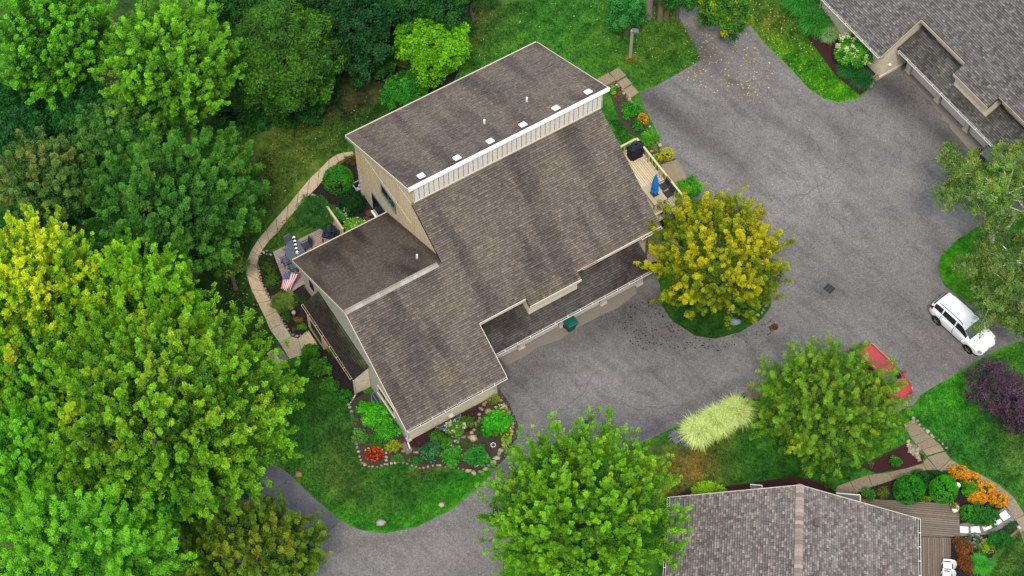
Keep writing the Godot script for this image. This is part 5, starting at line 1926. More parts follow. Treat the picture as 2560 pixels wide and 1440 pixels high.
	bed("mulch_bed", P2([Vector2(20.83, 12.48), Vector2(23.71, 11.01), Vector2(24.73, 11.81), Vector2(24.58, 12.29), Vector2(23.49, 12.64), Vector2(21.74, 12.96)]), 0.05, M.red_mulch, "reddish mulch under the tree beside the steps")
	bed("mulch_bed", P2([Vector2(9.01, 14.72), Vector2(10.58, 14.06), Vector2(12.37, 13.88), Vector2(15.5, 13.41), Vector2(16.94, 13.2), Vector2(18.58, 13.62), Vector2(19.35, 14.33), Vector2(17.05, 14.98), Vector2(9.43, 16.01)]), 0.045, M.red_mulch, "reddish mulch strip along the gable of the bottom house")
	bed("mulch_bed", P2([Vector2(9.85, 10.52), Vector2(10.52, 10.06), Vector2(13.41, 8.28), Vector2(13.85, 9.11), Vector2(11.08, 11.06), Vector2(10.39, 11.33)]), 0.06, M.mulch, "dark soil under the striped grasses beside the driveway")
	bed("soil_patch", P2([Vector2(30.27, -4.83), Vector2(31.22, -5.2), Vector2(31.73, -4.21), Vector2(31.34, -3.15), Vector2(30.48, -3.45)]), 0.07, mat(C(150, 118, 96), 1.0, grain_tex, 2.0), "bare brown soil at the foot of the birches")
	bed("mulch_bed", P2([Vector2(-9.51, -18.14), Vector2(-7.31, -17.46), Vector2(-4.86, -16.44), Vector2(-3.52, -17.46), Vector2(-4.3, -15.26), Vector2(-5.9, -14.76), Vector2(-7.54, -15.93), Vector2(-9.17, -16.27)]), 0.04, M.mulch, "shaded mulch under the small lime tree")

func decks() -> void:
	var uu := Vector2(0.85008, -0.52666)
	var vv := Vector2(0.52666, 0.85008)
	var W := func(u: float, v: float) -> Vector2: return uu * u + vv * v
	var c: Vector2 = W.call(10.3, -1.6)
	var d := thing("deck", "pale wooden deck with a slatted railing at the east end of the house", "deck", Vector3(c.x, 0, c.y), 0.55467)
	deck_boards(d, P2([Vector2(-2.0, -2.8), Vector2(2.0, -2.8), Vector2(2.0, 2.8), Vector2(-2.0, 2.8)]), Vector2(0, 1), 0.145, 1.0, M.deck_new)
	var sk := MB.new()
	sk.box(Vector3(2.03, 0.5, 0), Vector3(0.04, 0.9, 5.6))
	sk.box(Vector3(0, 0.5, 2.83), Vector3(4.0, 0.9, 0.04))
	part("skirt", sk, M.dark_wood, d)
	railing(d, Vector3(1.97, 1.0, -2.8), Vector3(1.97, 1.0, 2.76), 0.95, 1.4)
	railing(d, Vector3(0.6, 1.0, -2.8), Vector3(1.9, 1.0, -2.8), 0.95, 1.3)
	railing(d, Vector3(-0.4, 1.0, 2.76), Vector3(1.9, 1.0, 2.76), 0.95, 1.2)
	# grey patio on the west side
	var p := P2([Vector2(-15.24, -2.6), Vector2(-12.34, -4.37), Vector2(-11.01, -3.45), Vector2(-12.15, -0.59), Vector2(-13.22, -0.15), Vector2(-14.06, 0.53)])
	var o := p[0]
	var q := PackedVector2Array()
	for s in p:
		q.append(s - o)
	var g := thing("patio_deck", "low grey plank patio tucked behind the north eave of the wing", "deck", Vector3(o.x, 0, o.y))
	deck_boards(g, q, uu, 0.15, 0.16, M.deck_grey)
	# two deck sections behind the bottom house
	for s in [["brown wooden deck section with boards running across, beside the clipped balls", [Vector2(19.92, 14.67), Vector2(26.41, 15.08), Vector2(26.21, 17.19), Vector2(22.51, 17.14)], Vector2(0.9955, 0.094)], ["brown wooden deck section with lengthwise boards, under the white chairs", [Vector2(23.21, 17.18), Vector2(25.69, 17.23), Vector2(25.16, 21.05), Vector2(22.81, 21.05)], Vector2(-0.094, 0.9955)]]:
		p = P2(s[1])
		o = p[0]
		q = PackedVector2Array()
		for t in p:
			q.append(t - o)
		g = thing("wooden_deck", s[0], "deck", Vector3(o.x, 0, o.y))
		deck_boards(g, q, s[2], 0.14, 0.2, M.deck_brown)
	# small landing between the house end and the yellow tree
	p = P2([Vector2(8.15, -3.45), Vector2(9.25, -4.21), Vector2(9.92, -2.93), Vector2(9.16, -1.79), Vector2(8.64, -1.64)])
	o = p[0]
	q = PackedVector2Array()
	for t in p:
		q.append(t - o)
	g = thing("landing", "small weathered plank landing at the house end, half under the yellow tree", "deck", Vector3(o.x, 0, o.y))
	deck_boards(g, q, uu, 0.14, 0.35, M.deck_grey)

func trees() -> void:
	# the wood on the left
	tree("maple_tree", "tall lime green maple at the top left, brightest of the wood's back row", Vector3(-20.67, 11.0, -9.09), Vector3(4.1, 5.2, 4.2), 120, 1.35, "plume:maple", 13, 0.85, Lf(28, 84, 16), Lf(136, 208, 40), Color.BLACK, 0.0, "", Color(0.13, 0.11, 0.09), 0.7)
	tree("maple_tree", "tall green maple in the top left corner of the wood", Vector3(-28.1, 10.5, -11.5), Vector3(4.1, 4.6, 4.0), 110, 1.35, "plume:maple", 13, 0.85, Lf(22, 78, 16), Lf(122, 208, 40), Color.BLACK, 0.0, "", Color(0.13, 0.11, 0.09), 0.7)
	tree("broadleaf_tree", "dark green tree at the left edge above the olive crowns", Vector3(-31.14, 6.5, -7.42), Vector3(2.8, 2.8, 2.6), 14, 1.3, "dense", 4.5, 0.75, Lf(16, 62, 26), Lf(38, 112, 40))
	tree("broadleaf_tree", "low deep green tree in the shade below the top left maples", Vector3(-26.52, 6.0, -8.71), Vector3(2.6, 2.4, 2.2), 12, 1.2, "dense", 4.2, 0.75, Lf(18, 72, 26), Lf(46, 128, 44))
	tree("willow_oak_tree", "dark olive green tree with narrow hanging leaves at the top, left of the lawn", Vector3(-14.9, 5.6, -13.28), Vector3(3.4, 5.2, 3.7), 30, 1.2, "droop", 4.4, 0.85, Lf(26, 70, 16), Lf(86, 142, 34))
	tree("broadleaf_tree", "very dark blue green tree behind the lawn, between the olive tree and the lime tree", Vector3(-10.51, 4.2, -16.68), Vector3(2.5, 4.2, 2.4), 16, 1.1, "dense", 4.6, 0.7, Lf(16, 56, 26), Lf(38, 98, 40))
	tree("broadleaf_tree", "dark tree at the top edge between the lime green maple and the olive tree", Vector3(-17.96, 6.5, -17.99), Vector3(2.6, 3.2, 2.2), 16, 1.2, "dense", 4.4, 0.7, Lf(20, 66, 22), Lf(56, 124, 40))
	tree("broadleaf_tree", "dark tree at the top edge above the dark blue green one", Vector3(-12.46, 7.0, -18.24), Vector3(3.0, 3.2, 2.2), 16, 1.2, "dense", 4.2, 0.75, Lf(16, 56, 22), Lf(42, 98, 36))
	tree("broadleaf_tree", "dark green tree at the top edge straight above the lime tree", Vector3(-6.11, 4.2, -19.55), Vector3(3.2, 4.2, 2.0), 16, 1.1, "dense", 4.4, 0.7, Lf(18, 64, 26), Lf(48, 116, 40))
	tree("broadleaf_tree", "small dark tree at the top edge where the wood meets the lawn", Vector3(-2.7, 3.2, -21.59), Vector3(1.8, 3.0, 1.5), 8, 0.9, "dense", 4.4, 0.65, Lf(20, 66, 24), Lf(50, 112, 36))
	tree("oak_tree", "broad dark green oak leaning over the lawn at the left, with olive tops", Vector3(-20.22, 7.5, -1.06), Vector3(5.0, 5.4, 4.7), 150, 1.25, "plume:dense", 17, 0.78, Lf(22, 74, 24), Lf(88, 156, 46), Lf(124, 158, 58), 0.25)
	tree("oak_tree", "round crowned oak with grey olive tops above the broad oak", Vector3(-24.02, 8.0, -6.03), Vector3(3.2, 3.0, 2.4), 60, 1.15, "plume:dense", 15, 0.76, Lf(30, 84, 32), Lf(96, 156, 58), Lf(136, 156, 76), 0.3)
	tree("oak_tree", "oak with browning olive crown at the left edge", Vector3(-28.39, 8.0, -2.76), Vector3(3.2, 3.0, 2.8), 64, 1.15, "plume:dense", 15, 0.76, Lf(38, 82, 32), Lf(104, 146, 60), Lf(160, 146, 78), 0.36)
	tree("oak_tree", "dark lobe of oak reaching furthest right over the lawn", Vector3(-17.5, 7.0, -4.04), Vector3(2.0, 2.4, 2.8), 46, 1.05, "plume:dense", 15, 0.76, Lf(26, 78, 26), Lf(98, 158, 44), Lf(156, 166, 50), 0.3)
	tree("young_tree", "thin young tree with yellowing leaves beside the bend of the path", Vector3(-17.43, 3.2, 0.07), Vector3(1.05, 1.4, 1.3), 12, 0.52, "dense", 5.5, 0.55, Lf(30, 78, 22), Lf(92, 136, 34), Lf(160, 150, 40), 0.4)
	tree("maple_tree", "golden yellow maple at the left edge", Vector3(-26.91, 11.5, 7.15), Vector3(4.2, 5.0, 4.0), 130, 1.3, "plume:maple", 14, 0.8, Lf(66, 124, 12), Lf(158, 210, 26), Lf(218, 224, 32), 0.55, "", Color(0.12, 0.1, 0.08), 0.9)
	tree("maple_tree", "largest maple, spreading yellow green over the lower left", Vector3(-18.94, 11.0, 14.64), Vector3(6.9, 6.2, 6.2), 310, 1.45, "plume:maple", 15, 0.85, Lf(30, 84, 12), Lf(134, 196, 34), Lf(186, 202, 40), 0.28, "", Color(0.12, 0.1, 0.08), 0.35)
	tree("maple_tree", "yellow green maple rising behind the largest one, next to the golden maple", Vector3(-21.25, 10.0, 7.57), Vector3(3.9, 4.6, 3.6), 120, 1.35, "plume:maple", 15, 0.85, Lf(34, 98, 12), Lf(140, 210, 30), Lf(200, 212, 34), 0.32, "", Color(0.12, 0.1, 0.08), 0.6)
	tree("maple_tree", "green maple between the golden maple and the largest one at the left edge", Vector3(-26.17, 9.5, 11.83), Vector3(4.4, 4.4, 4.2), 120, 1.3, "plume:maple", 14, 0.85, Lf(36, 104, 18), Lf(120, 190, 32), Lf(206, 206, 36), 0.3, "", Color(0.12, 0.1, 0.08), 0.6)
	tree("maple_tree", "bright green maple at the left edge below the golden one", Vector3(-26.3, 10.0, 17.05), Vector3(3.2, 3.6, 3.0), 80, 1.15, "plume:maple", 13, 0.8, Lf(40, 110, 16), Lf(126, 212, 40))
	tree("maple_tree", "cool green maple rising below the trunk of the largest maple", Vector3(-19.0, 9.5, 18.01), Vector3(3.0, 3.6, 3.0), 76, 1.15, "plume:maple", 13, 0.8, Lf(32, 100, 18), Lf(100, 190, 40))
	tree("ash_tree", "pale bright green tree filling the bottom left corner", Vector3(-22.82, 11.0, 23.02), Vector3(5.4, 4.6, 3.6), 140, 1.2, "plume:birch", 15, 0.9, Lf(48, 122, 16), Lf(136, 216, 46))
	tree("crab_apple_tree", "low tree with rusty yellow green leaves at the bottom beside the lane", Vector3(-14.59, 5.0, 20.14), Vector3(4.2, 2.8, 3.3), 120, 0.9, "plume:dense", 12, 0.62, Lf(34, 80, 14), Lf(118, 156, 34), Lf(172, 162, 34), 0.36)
	# what grows under the wood
	var ug := Node3D.new()
	ug.name = "undergrowth"
	add_child(ug)
	tag(ug, "dark undergrowth on the floor of the wood at the left", "", "", "stuff")
	var ul := []
	for q in [Vector3(-15.5, 0.0, -13.93), Vector3(-14.32, 0.0, -14.36), Vector3(-16.64, 0.0, -13.1), Vector3(-32.66, 0.0, -14.43), Vector3(-28.95, 0.0, -14.76), Vector3(-25.2, 0.0, -12.12), Vector3(-22.9, 0.0, -13.1), Vector3(-19.48, 0.0, -17.12), Vector3(-17.62, 0.0, -13.76), Vector3(-13.09, 0.0, -19.17), Vector3(-9.28, 0.0, -19.51), Vector3(-6.59, 0.0, -20.91), Vector3(-18.55, 0.0, -4.83), Vector3(-20.4, 0.0, -2.39), Vector3(-25.06, 0.0, -3.0), Vector3(-28.34, 0.0, -4.83), Vector3(-31.43, 0.0, -4.83), Vector3(-22.11, 0.0, 1.18), Vector3(-29.78, 0.0, 8.01), Vector3(-24.61, 0.0, 12.88), Vector3(-20.67, 0.0, 16.78), Vector3(-17.58, 0.0, 14.2), Vector3(-29.76, 0.0, 15.5), Vector3(-24.72, 0.0, -7.32), Vector3(-8.82, 0.0, -21.96), Vector3(-4.42, 0.0, -22.31)]:
		for i in 3:
			ul.append([q + Vector3(rng.randf_range(-1.6, 1.6), 0.7, rng.randf_range(-1.2, 1.2)), Vector3(1.6, 1.3, 1.4) * rng.randf_range(0.7, 1.2)])
	foliage("leaves", ug, ul, "dense", 3.0, 0.7, Lf(22, 70, 22), Lf(52, 120, 42))
	# behind the house
	tree("small_tree", "small lime green tree with rounded tufts behind the house", Vector3(-5.09, 2.9, -16.95), Vector3(2.5, 1.9, 2.3), 22, 0.95, "broad", 8.0, 0.5, Lf(58, 128, 12), Lf(140, 216, 24), Color.BLACK, 0.0, "", Color(0.09, 0.075, 0.06), 0.3)
	tree("linden_tree", "green tree with hanging foliage above the lamp post", Vector3(7.76, 2.6, -20.32), Vector3(1.25, 2.1, 1.25), 9, 0.62, "dense", 6.0, 0.55, Lf(26, 96, 36), Lf(74, 164, 70))
	tree("linden_tree", "green tree at the top edge left of the yellowing one", Vector3(11.35, 2.9, -21.6), Vector3(1.9, 2.6, 1.2), 12, 0.85, "dense", 5.4, 0.6, Lf(22, 84, 24), Lf(66, 140, 44))
	var lt := tree("linden_tree", "yellowing tree hanging over the neck of the driveway at the top", Vector3(14.4, 2.6, -20.11), Vector3(1.65, 2.5, 1.6), 16, 0.78, "dense", 5.6, 0.58, Lf(26, 84, 20), Lf(84, 150, 30), Lf(206, 204, 36), 0.28)
	for k in [[Vector3(9.32, 0.0, -21.96), 0.34, Vector3(9.31, 4.5, -21.71), "thick pale grey trunk at the top edge, left of the pair"], [Vector3(10.16, 0.0, -21.71), 0.24, Vector3(10.04, 4.5, -21.71), "slim greenish trunk at the top edge, between its neighbours"], [Vector3(10.58, 0.0, -21.75), 0.2, Vector3(10.94, 4.5, -21.02), "short leaning trunk at the top edge, nearest the driveway"]]:
		var t := thing("tree_trunk", k[3], "tree trunk", k[0], 0.0, "trunks at the top edge")
		var mb := MB.new()
		var e: Vector3 = k[2] - k[0]
		var w: float = k[1]
		mb.tube([Vector3(0, -0.1, 0), Vector3(0, 0.4, 0), e * 0.55, e], [w * 1.25, w, w * 0.85, w * 0.6], 10)
		part("bark", mb, mat(C(176, 170, 156) if w > 0.3 else C(150, 142, 104), 0.95, mottle_tex, 1.5), t)
	tree("yellow_tree", "round yellow tree on the grass island beside the garage", Vector3(12.57, 4.3, 0.1), Vector3(4.4, 3.3, 4.2), 150, 0.85, "plume:dense", 12, 0.58, Lf(50, 92, 12), Lf(138, 156, 20), Lf(210, 198, 26), 0.63)
	tree("locust_tree", "olive green tree with fine leaves beside the red car", Vector3(18.53, 4.0, 10.49), Vector3(4.3, 3.0, 4.2), 185, 0.85, "plume:birch", 13, 0.7, Lf(44, 94, 18), Lf(134, 184, 46), Lf(186, 188, 44), 0.34, "", Color(0.08, 0.07, 0.06), 0.1)
	tree("honey_locust_tree", "bright green tree with feathery tufts at the bottom centre, in front of the driveway", Vector3(3.77, 7.5, 19.23), Vector3(5.3, 5.0, 5.3), 240, 1.15, "plume:maple", 13, 0.72, Lf(30, 88, 12), Lf(134, 200, 34), Lf(190, 204, 40), 0.22, "", Color(0.09, 0.075, 0.06), 0.4)
	# birches
	birch("birch clump with white stems at the right, next to the corner garage", Vector3(30.98, 0.0, -3.54), [[Vector3(27.31, 6.0, -3.24), 2.3], [Vector3(28.53, 6.5, -4.39), 1.9], [Vector3(30.19, 7.0, -2.86), 2.5], [Vector3(31.61, 6.5, -1.73), 2.4]], 9, Lf(60, 100, 40), Lf(130, 172, 74), Lf(170, 156, 66), 0.3)
	birch("birch clump with pale bent branches overhanging the white car", Vector3(31.79, 0.0, 1.18), [[Vector3(28.48, 5.5, 2.0), 2.2], [Vector3(30.14, 6.5, 2.01), 2.4], [Vector3(28.6, 5.0, 4.31), 1.9], [Vector3(30.11, 5.0, 5.56), 2.0], [Vector3(31.22, 6.0, 3.66), 2.2]], 9, Lf(58, 94, 42), Lf(124, 160, 74), Lf(176, 160, 70), 0.32)
	tree("purple_plum_tree", "purple leaved plum tree on the right hand lawn", Vector3(29.01, 2.4, 8.61), Vector3(1.7, 1.5, 1.7), 16, 0.7, "wild", 6.5, 0.55, Lf(52, 34, 48), Lf(112, 82, 108), Color.BLACK, 0.0, "purple plum trees")
	tree("purple_plum_tree", "purple leaved plum tree at the right edge, lower of the two", Vector3(30.17, 2.2, 10.26), Vector3(1.4, 1.4, 1.3), 12, 0.65, "wild", 6.5, 0.55, Lf(48, 32, 46), Lf(104, 76, 100), Color.BLACK, 0.0, "purple plum trees")


func gardens_west() -> void:
	var s := "shrub"
	# behind and beside the tall block
	shrub("round_shrub", "rounded green shrub against the back eave, below the lime tree", s, Vector3(-7.23, 0.0, -14.59), Vector3(1.5, 1.3, 1.35), "broad", 9.0, 0.42, Lf(24, 96, 20), Lf(70, 164, 40), 9)
	shrub("dark_shrub", "dark green shrub at the edge of the wood, left of the lime tree", s, Vector3(-9.33, 0.0, -16.95), Vector3(1.5, 1.2, 1.1), "dense", 6.5, 0.55, Lf(18, 66, 20), Lf(50, 116, 38), 9)
	shrub("clipped_ball", "bright green clipped ball, lightest of those by the tall west wall", s, Vector3(-11.26, 0.0, -7.69), Vector3(0.98, 0.92, 0.95), "box", 26.0, 0.22, Lf(40, 116, 24), Lf(84, 176, 44), 0, "clipped balls by the west wall")
	shrub("clipped_ball", "deep green clipped ball between the bright one and the glass door", s, Vector3(-10.35, 0.0, -6.0), Vector3(0.82, 0.78, 0.8), "box", 26.0, 0.22, Lf(14, 58, 22), Lf(34, 96, 38), 0, "clipped balls by the west wall")
	shrub("spreading_yew", "wide loose green yew at the corner of the grey patio", s, Vector3(-12.64, 0.0, -5.08), Vector3(1.4, 0.9, 1.15), "needle", 12.0, 0.55, Lf(30, 84, 30), Lf(84, 142, 60), 7)
	shrub("low_shrub", "small brownish green shrub at the north corner of the tall wall", s, Vector3(-10.51, 0.0, -9.6), Vector3(0.5, 0.35, 0.45), "wild", 12.0, 0.35, Lf(60, 66, 26), Lf(110, 104, 40), 4)
	var hy := shrub("hosta", "lime green hosta with white flowers at the wall by the north eave", "plant", Vector3(-10.08, 0.0, -4.46), Vector3(0.75, 0.4, 0.5), "broad", 9.0, 0.42, Lf(70, 150, 30), Lf(150, 214, 70), 5)
	blossoms(hy, Vector3(0.7, 0.45, 0.5), 0.4, 14, 0.12, C(240, 244, 220, 1.8), C(255, 255, 250, 1.8))
	var wf := shrub("flowering_plant", "leafy plant with white blossoms beside the privacy screen", "plant", Vector3(-11.1, 0.0, -5.29), Vector3(0.6, 0.35, 0.5), "broad", 9.0, 0.36, Lf(44, 120, 34), Lf(96, 176, 60), 4)
	blossoms(wf, Vector3(0.6, 0.4, 0.5), 0.35, 12, 0.1, C(244, 244, 236, 1.8), C(255, 255, 255, 1.8))
	# bed between path and patio
	shrub("low_shrub", "round dark shrub topmost of three in the bed beside the patio", s, Vector3(-15.62, 0.0, -1.73), Vector3(0.46, 0.36, 0.42), "box", 22.0, 0.24, Lf(26, 66, 22), Lf(70, 112, 42), 0, "three round shrubs beside the patio")
	shrub("low_shrub", "round olive shrub in the middle of three beside the patio", s, Vector3(-15.38, 0.0, -1.13), Vector3(0.48, 0.4, 0.44), "box", 22.0, 0.24, Lf(42, 74, 18), Lf(100, 128, 40), 0, "three round shrubs beside the patio")
	shrub("low_shrub", "round shrub lowest of three beside the patio, by the flag", s, Vector3(-15.09, 0.0, -0.24), Vector3(0.5, 0.42, 0.46), "box", 22.0, 0.24, Lf(36, 80, 22), Lf(84, 132, 46), 0, "three round shrubs beside the patio")
	shrub("juniper", "pale feathery juniper below the flag", s, Vector3(-14.41, 0.0, 1.41), Vector3(0.72, 0.55, 0.78), "needle", 15.0, 0.48, Lf(70, 104, 34), Lf(146, 172, 76), 6)
	shrub("low_shrub", "small green shrub at the tip of the pale juniper", s, Vector3(-14.11, 0.0, 2.26), Vector3(0.3, 0.26, 0.34), "needle", 16.0, 0.34, Lf(34, 86, 26), Lf(84, 136, 48), 3)
	shrub("low_shrub", "small shrub right of the pale juniper by the patio end", s, Vector3(-13.56, 0.0, 0.94), Vector3(0.36, 0.28, 0.3), "wild", 14.0, 0.3, Lf(34, 78, 24), Lf(80, 124, 44), 3)
	shrub("low_shrub", "small dark shrub tucked at the porch roof corner", s, Vector3(-13.07, 0.0, 1.03), Vector3(0.26, 0.22, 0.24), "wild", 14.0, 0.26, Lf(24, 66, 26), Lf(60, 104, 40), 3)
	var cr := shrub("croton", "small red and yellow plant in the dark bed", "plant", Vector3(-13.3, 0.0, 2.43), Vector3(0.26, 0.16, 0.2), "wild", 16.0, 0.28, Lf(120, 70, 30), Lf(206, 176, 40), 2)
	shrub("low_plant", "small bright green plant at the bottom of the dark bed", "plant", Vector3(-13.07, 0.0, 2.92), Vector3(0.22, 0.16, 0.18), "broad", 16.0, 0.26, Lf(44, 116, 24), Lf(110, 186, 50), 2)
	cr = shrub("croton", "reddish green sprig beside the stone edging of the dark bed", "plant", Vector3(-13.59, 0.0, 3.1), Vector3(0.16, 0.12, 0.14), "wild", 16.0, 0.22, Lf(90, 84, 30), Lf(160, 130, 40), 2)
	# below the porch
	shrub("low_shrub", "leafy shrub topmost of the four below the porch, at the entry slab", s, Vector3(-12.42, 0.0, 4.9), Vector3(0.62, 0.5, 0.55), "broad", 13.0, 0.34, Lf(34, 96, 18), Lf(92, 158, 40), 5, "four shrubs below the porch")
	shrub("low_shrub", "largest of the four leafy shrubs below the porch", s, Vector3(-11.82, 0.0, 6.06), Vector3(0.68, 0.56, 0.62), "broad", 13.0, 0.34, Lf(34, 96, 20), Lf(94, 160, 46), 6, "four shrubs below the porch")
	shrub("low_shrub", "third leafy shrub down of the four below the porch", s, Vector3(-11.07, 0.0, 7.18), Vector3(0.48, 0.42, 0.46), "broad", 14.0, 0.32, Lf(32, 98, 20), Lf(88, 160, 44), 4, "four shrubs below the porch")
	shrub("low_shrub", "dense round shrub lowest of the four below the porch", s, Vector3(-10.2, 0.0, 8.01), Vector3(0.48, 0.44, 0.46), "box", 22.0, 0.26, Lf(24, 96, 26), Lf(64, 150, 50), 0, "four shrubs below the porch")
	stone_row("stones edging the dark bed along the curved path", [Vector2(-15.63, -2.72), Vector2(-15.95, -2.57), Vector2(-16.09, -2.27), Vector2(-16.13, -1.79), Vector2(-16.03, -1.07), Vector2(-15.84, -0.41), Vector2(-15.49, 0.3), Vector2(-15.09, 1.0), Vector2(-14.64, 1.73), Vector2(-14.24, 2.6), Vector2(-13.9, 3.18), Vector2(-13.49, 3.53), Vector2(-13.26, 3.64), Vector2(-12.9, 3.38), Vector2(-12.66, 3.12)], 0.24, 0.2, 0.04, 0.03)
	stone_row("small stones edging the four shrubs below the porch", [Vector2(-12.56, 5.01), Vector2(-12.12, 5.8), Vector2(-11.64, 6.56), Vector2(-11.13, 7.09), Vector2(-10.56, 7.62), Vector2(-10.05, 8.06)], 0.3, 0.18, 0.03, 0.04)
	stone_row("white pebbles at the top corner of the dark bed", [Vector2(-15.96, -2.63), Vector2(-15.61, -2.48), Vector2(-15.3, -2.39)], 0.16, 0.13, 0.05, 0.05)

func gardens_south() -> void:
	var s := "shrub"
	shrub("fern_clump", "bright green feathery clump against the west gable wall", "plant", Vector3(-8.38, 0.0, 9.24), Vector3(0.9, 0.55, 0.85), "droop", 9.0, 0.6, Lf(40, 134, 16), Lf(104, 220, 40), 6)
	shrub("fern_clump", "bright green leafy clump nearer the downspout corner", "plant", Vector3(-7.54, 0.0, 10.25), Vector3(0.75, 0.45, 0.7), "droop", 9.0, 0.55, Lf(34, 118, 16), Lf(90, 196, 40), 5)
	shrub("low_plant", "pale green plant at the stone edging below the feathery clump", "plant", Vector3(-9.1, 0.0, 10.63), Vector3(0.42, 0.3, 0.5), "broad", 12.0, 0.34, Lf(56, 120, 40), Lf(128, 190, 80), 3)
	shrub("low_plant", "grey green sprawling plant at the upper end of the stone edging", "plant", Vector3(-9.52, 0.0, 9.27), Vector3(0.34, 0.2, 0.5), "wild", 12.0, 0.3, Lf(50, 84, 44), Lf(104, 140, 80), 3)
	shrub("low_plant", "low green groundcover left of the yellow green plant", "plant", Vector3(-8.2, 0.0, 10.87), Vector3(0.9, 0.18, 0.4), "wild", 12.0, 0.28, Lf(34, 98, 20), Lf(80, 160, 40), 5)
	shrub("low_plant", "yellow green plant beside the splash block", "plant", Vector3(-7.1, 0.0, 11.28), Vector3(0.42, 0.32, 0.42), "wild", 14.0, 0.4, Lf(110, 140, 30), Lf(196, 206, 60), 3)
	var rf := shrub("red_flowers", "scarlet flowering plant inside a ring of stones", "flowers", Vector3(-8.26, 0.0, 11.81), Vector3(0.55, 0.2, 0.42), "wild", 10.0, 0.26, Lf(96, 30, 20), Lf(150, 60, 30), 4)
	blossoms(rf, Vector3(0.55, 0.25, 0.42), 0.16, 46, 0.13, C(220, 60, 20, 1.8), C(250, 110, 40, 1.8))
	shrub("low_plant", "small green plant right of the scarlet flowers", "plant", Vector3(-6.81, 0.0, 12.08), Vector3(0.36, 0.22, 0.28), "wild", 14.0, 0.28, Lf(34, 100, 24), Lf(84, 160, 50), 3)
	shrub("low_plant", "low green plant at the stone edging beneath the blue green shrub", "plant", Vector3(-5.7, 0.0, 12.29), Vector3(0.6, 0.25, 0.3), "wild", 13.0, 0.3, Lf(30, 92, 30), Lf(74, 150, 54), 4)
	shrub("rose_shrub", "blue green shrub left of two in the stone edged bed", s, Vector3(-4.85, 0.0, 11.81), Vector3(0.66, 0.52, 0.7), "wild", 10.0, 0.46, Lf(24, 84, 44), Lf(74, 150, 90), 5)
	shrub("rose_shrub", "mid green shrub in the middle of the stone edged bed", s, Vector3(-3.6, 0.0, 12.08), Vector3(0.62, 0.5, 0.66), "broad", 12.0, 0.38, Lf(34, 110, 26), Lf(86, 180, 56), 5)
	shrub("rose_shrub", "round green shrub with white hoops at its foot", s, Vector3(-2.06, 0.0, 12.13), Vector3(0.72, 0.6, 0.66), "broad", 12.0, 0.38, Lf(28, 104, 30), Lf(74, 168, 60), 6)
	shrub("phlox", "bright green bush near the driveway corner of the stone edged bed", s, Vector3(-0.97, 0.0, 9.98), Vector3(0.82, 0.62, 0.72), "broad", 12.0, 0.38, Lf(34, 124, 16), Lf(84, 204, 36), 6)
	var hy := shrub("hydrangea", "pale flowering hydrangea under the south wall", s, Vector3(-3.43, 0.0, 10.2), Vector3(0.6, 0.4, 0.44), "broad", 11.0, 0.36, Lf(52, 112, 30), Lf(120, 176, 60), 4)
	blossoms(hy, Vector3(0.6, 0.45, 0.44), 0.4, 18, 0.17, C(226, 226, 180, 1.8), C(248, 246, 220, 1.8))
	shrub("low_shrub", "green shrub right of the pale hydrangea", s, Vector3(-2.71, 0.0, 9.71), Vector3(0.52, 0.38, 0.36), "wild", 13.0, 0.34, Lf(44, 100, 24), Lf(110, 160, 46), 4)
	shrub("low_shrub", "mixed green shrub above the blue green one, at the red mulch", s, Vector3(-4.54, 0.0, 10.69), Vector3(0.55, 0.36, 0.42), "wild", 13.0, 0.36, Lf(38, 98, 26), Lf(90, 156, 50), 4)
	shrub("low_plant", "small bright plant among the inner stones", "plant", Vector3(-3.9, 0.0, 10.95), Vector3(0.34, 0.24, 0.34), "wild", 14.0, 0.32, Lf(40, 120, 20), Lf(90, 190, 40), 3)
	shrub("low_plant", "thin green plant beside the large inner stone", "plant", Vector3(-2.77, 0.0, 10.95), Vector3(0.45, 0.2, 0.3), "wild", 12.0, 0.3, Lf(50, 90, 34), Lf(104, 140, 60), 3)
	shrub("low_plant", "dark leafy plant left of the bright driveway bush", "plant", Vector3(-1.89, 0.0, 10.14), Vector3(0.36, 0.25, 0.36), "wild", 12.0, 0.3, Lf(24, 74, 24), Lf(64, 120, 40), 3)
	var yl := shrub("yellow_flowers", "yellow flowers trailing down the driveway edge of the bed", "flowers", Vector3(-0.34, 0.0, 10.47), Vector3(0.34, 0.3, 0.75), "wild", 12.0, 0.34, Lf(60, 116, 20), Lf(140, 180, 40), 5)
	blossoms(yl, Vector3(0.34, 0.34, 0.75), 0.3, 22, 0.11, C(240, 200, 40, 1.8), C(250, 226, 90, 1.8))
	var pl := shrub("pale_flowers", "pale yellow flowers at the top of the driveway bush", "flowers", Vector3(-0.68, 0.0, 9.0), Vector3(0.4, 0.3, 0.4), "wild", 11.0, 0.3, Lf(70, 120, 30), Lf(150, 190, 60), 4)
	blossoms(pl, Vector3(0.4, 0.35, 0.4), 0.3, 22, 0.12, C(236, 226, 130, 1.8), C(250, 246, 190, 1.8))
	shrub("low_plant", "yellowish plant at the tip of the bed by the house corner", "plant", Vector3(-1.07, 0.0, 8.15), Vector3(0.32, 0.24, 0.34), "wild", 13.0, 0.32, Lf(90, 120, 34), Lf(170, 180, 70), 3)
	var og := shrub("orange_flowers", "single orange flowering plant at the foot of the bright bush", "flowers", Vector3(-0.94, 0.0, 10.41), Vector3(0.2, 0.16, 0.16), "wild", 14.0, 0.2, Lf(80, 100, 24), Lf(140, 140, 40), 2)
	blossoms(og, Vector3(0.2, 0.2, 0.16), 0.16, 12, 0.13, C(240, 96, 30, 1.8), C(250, 140, 60, 1.8))
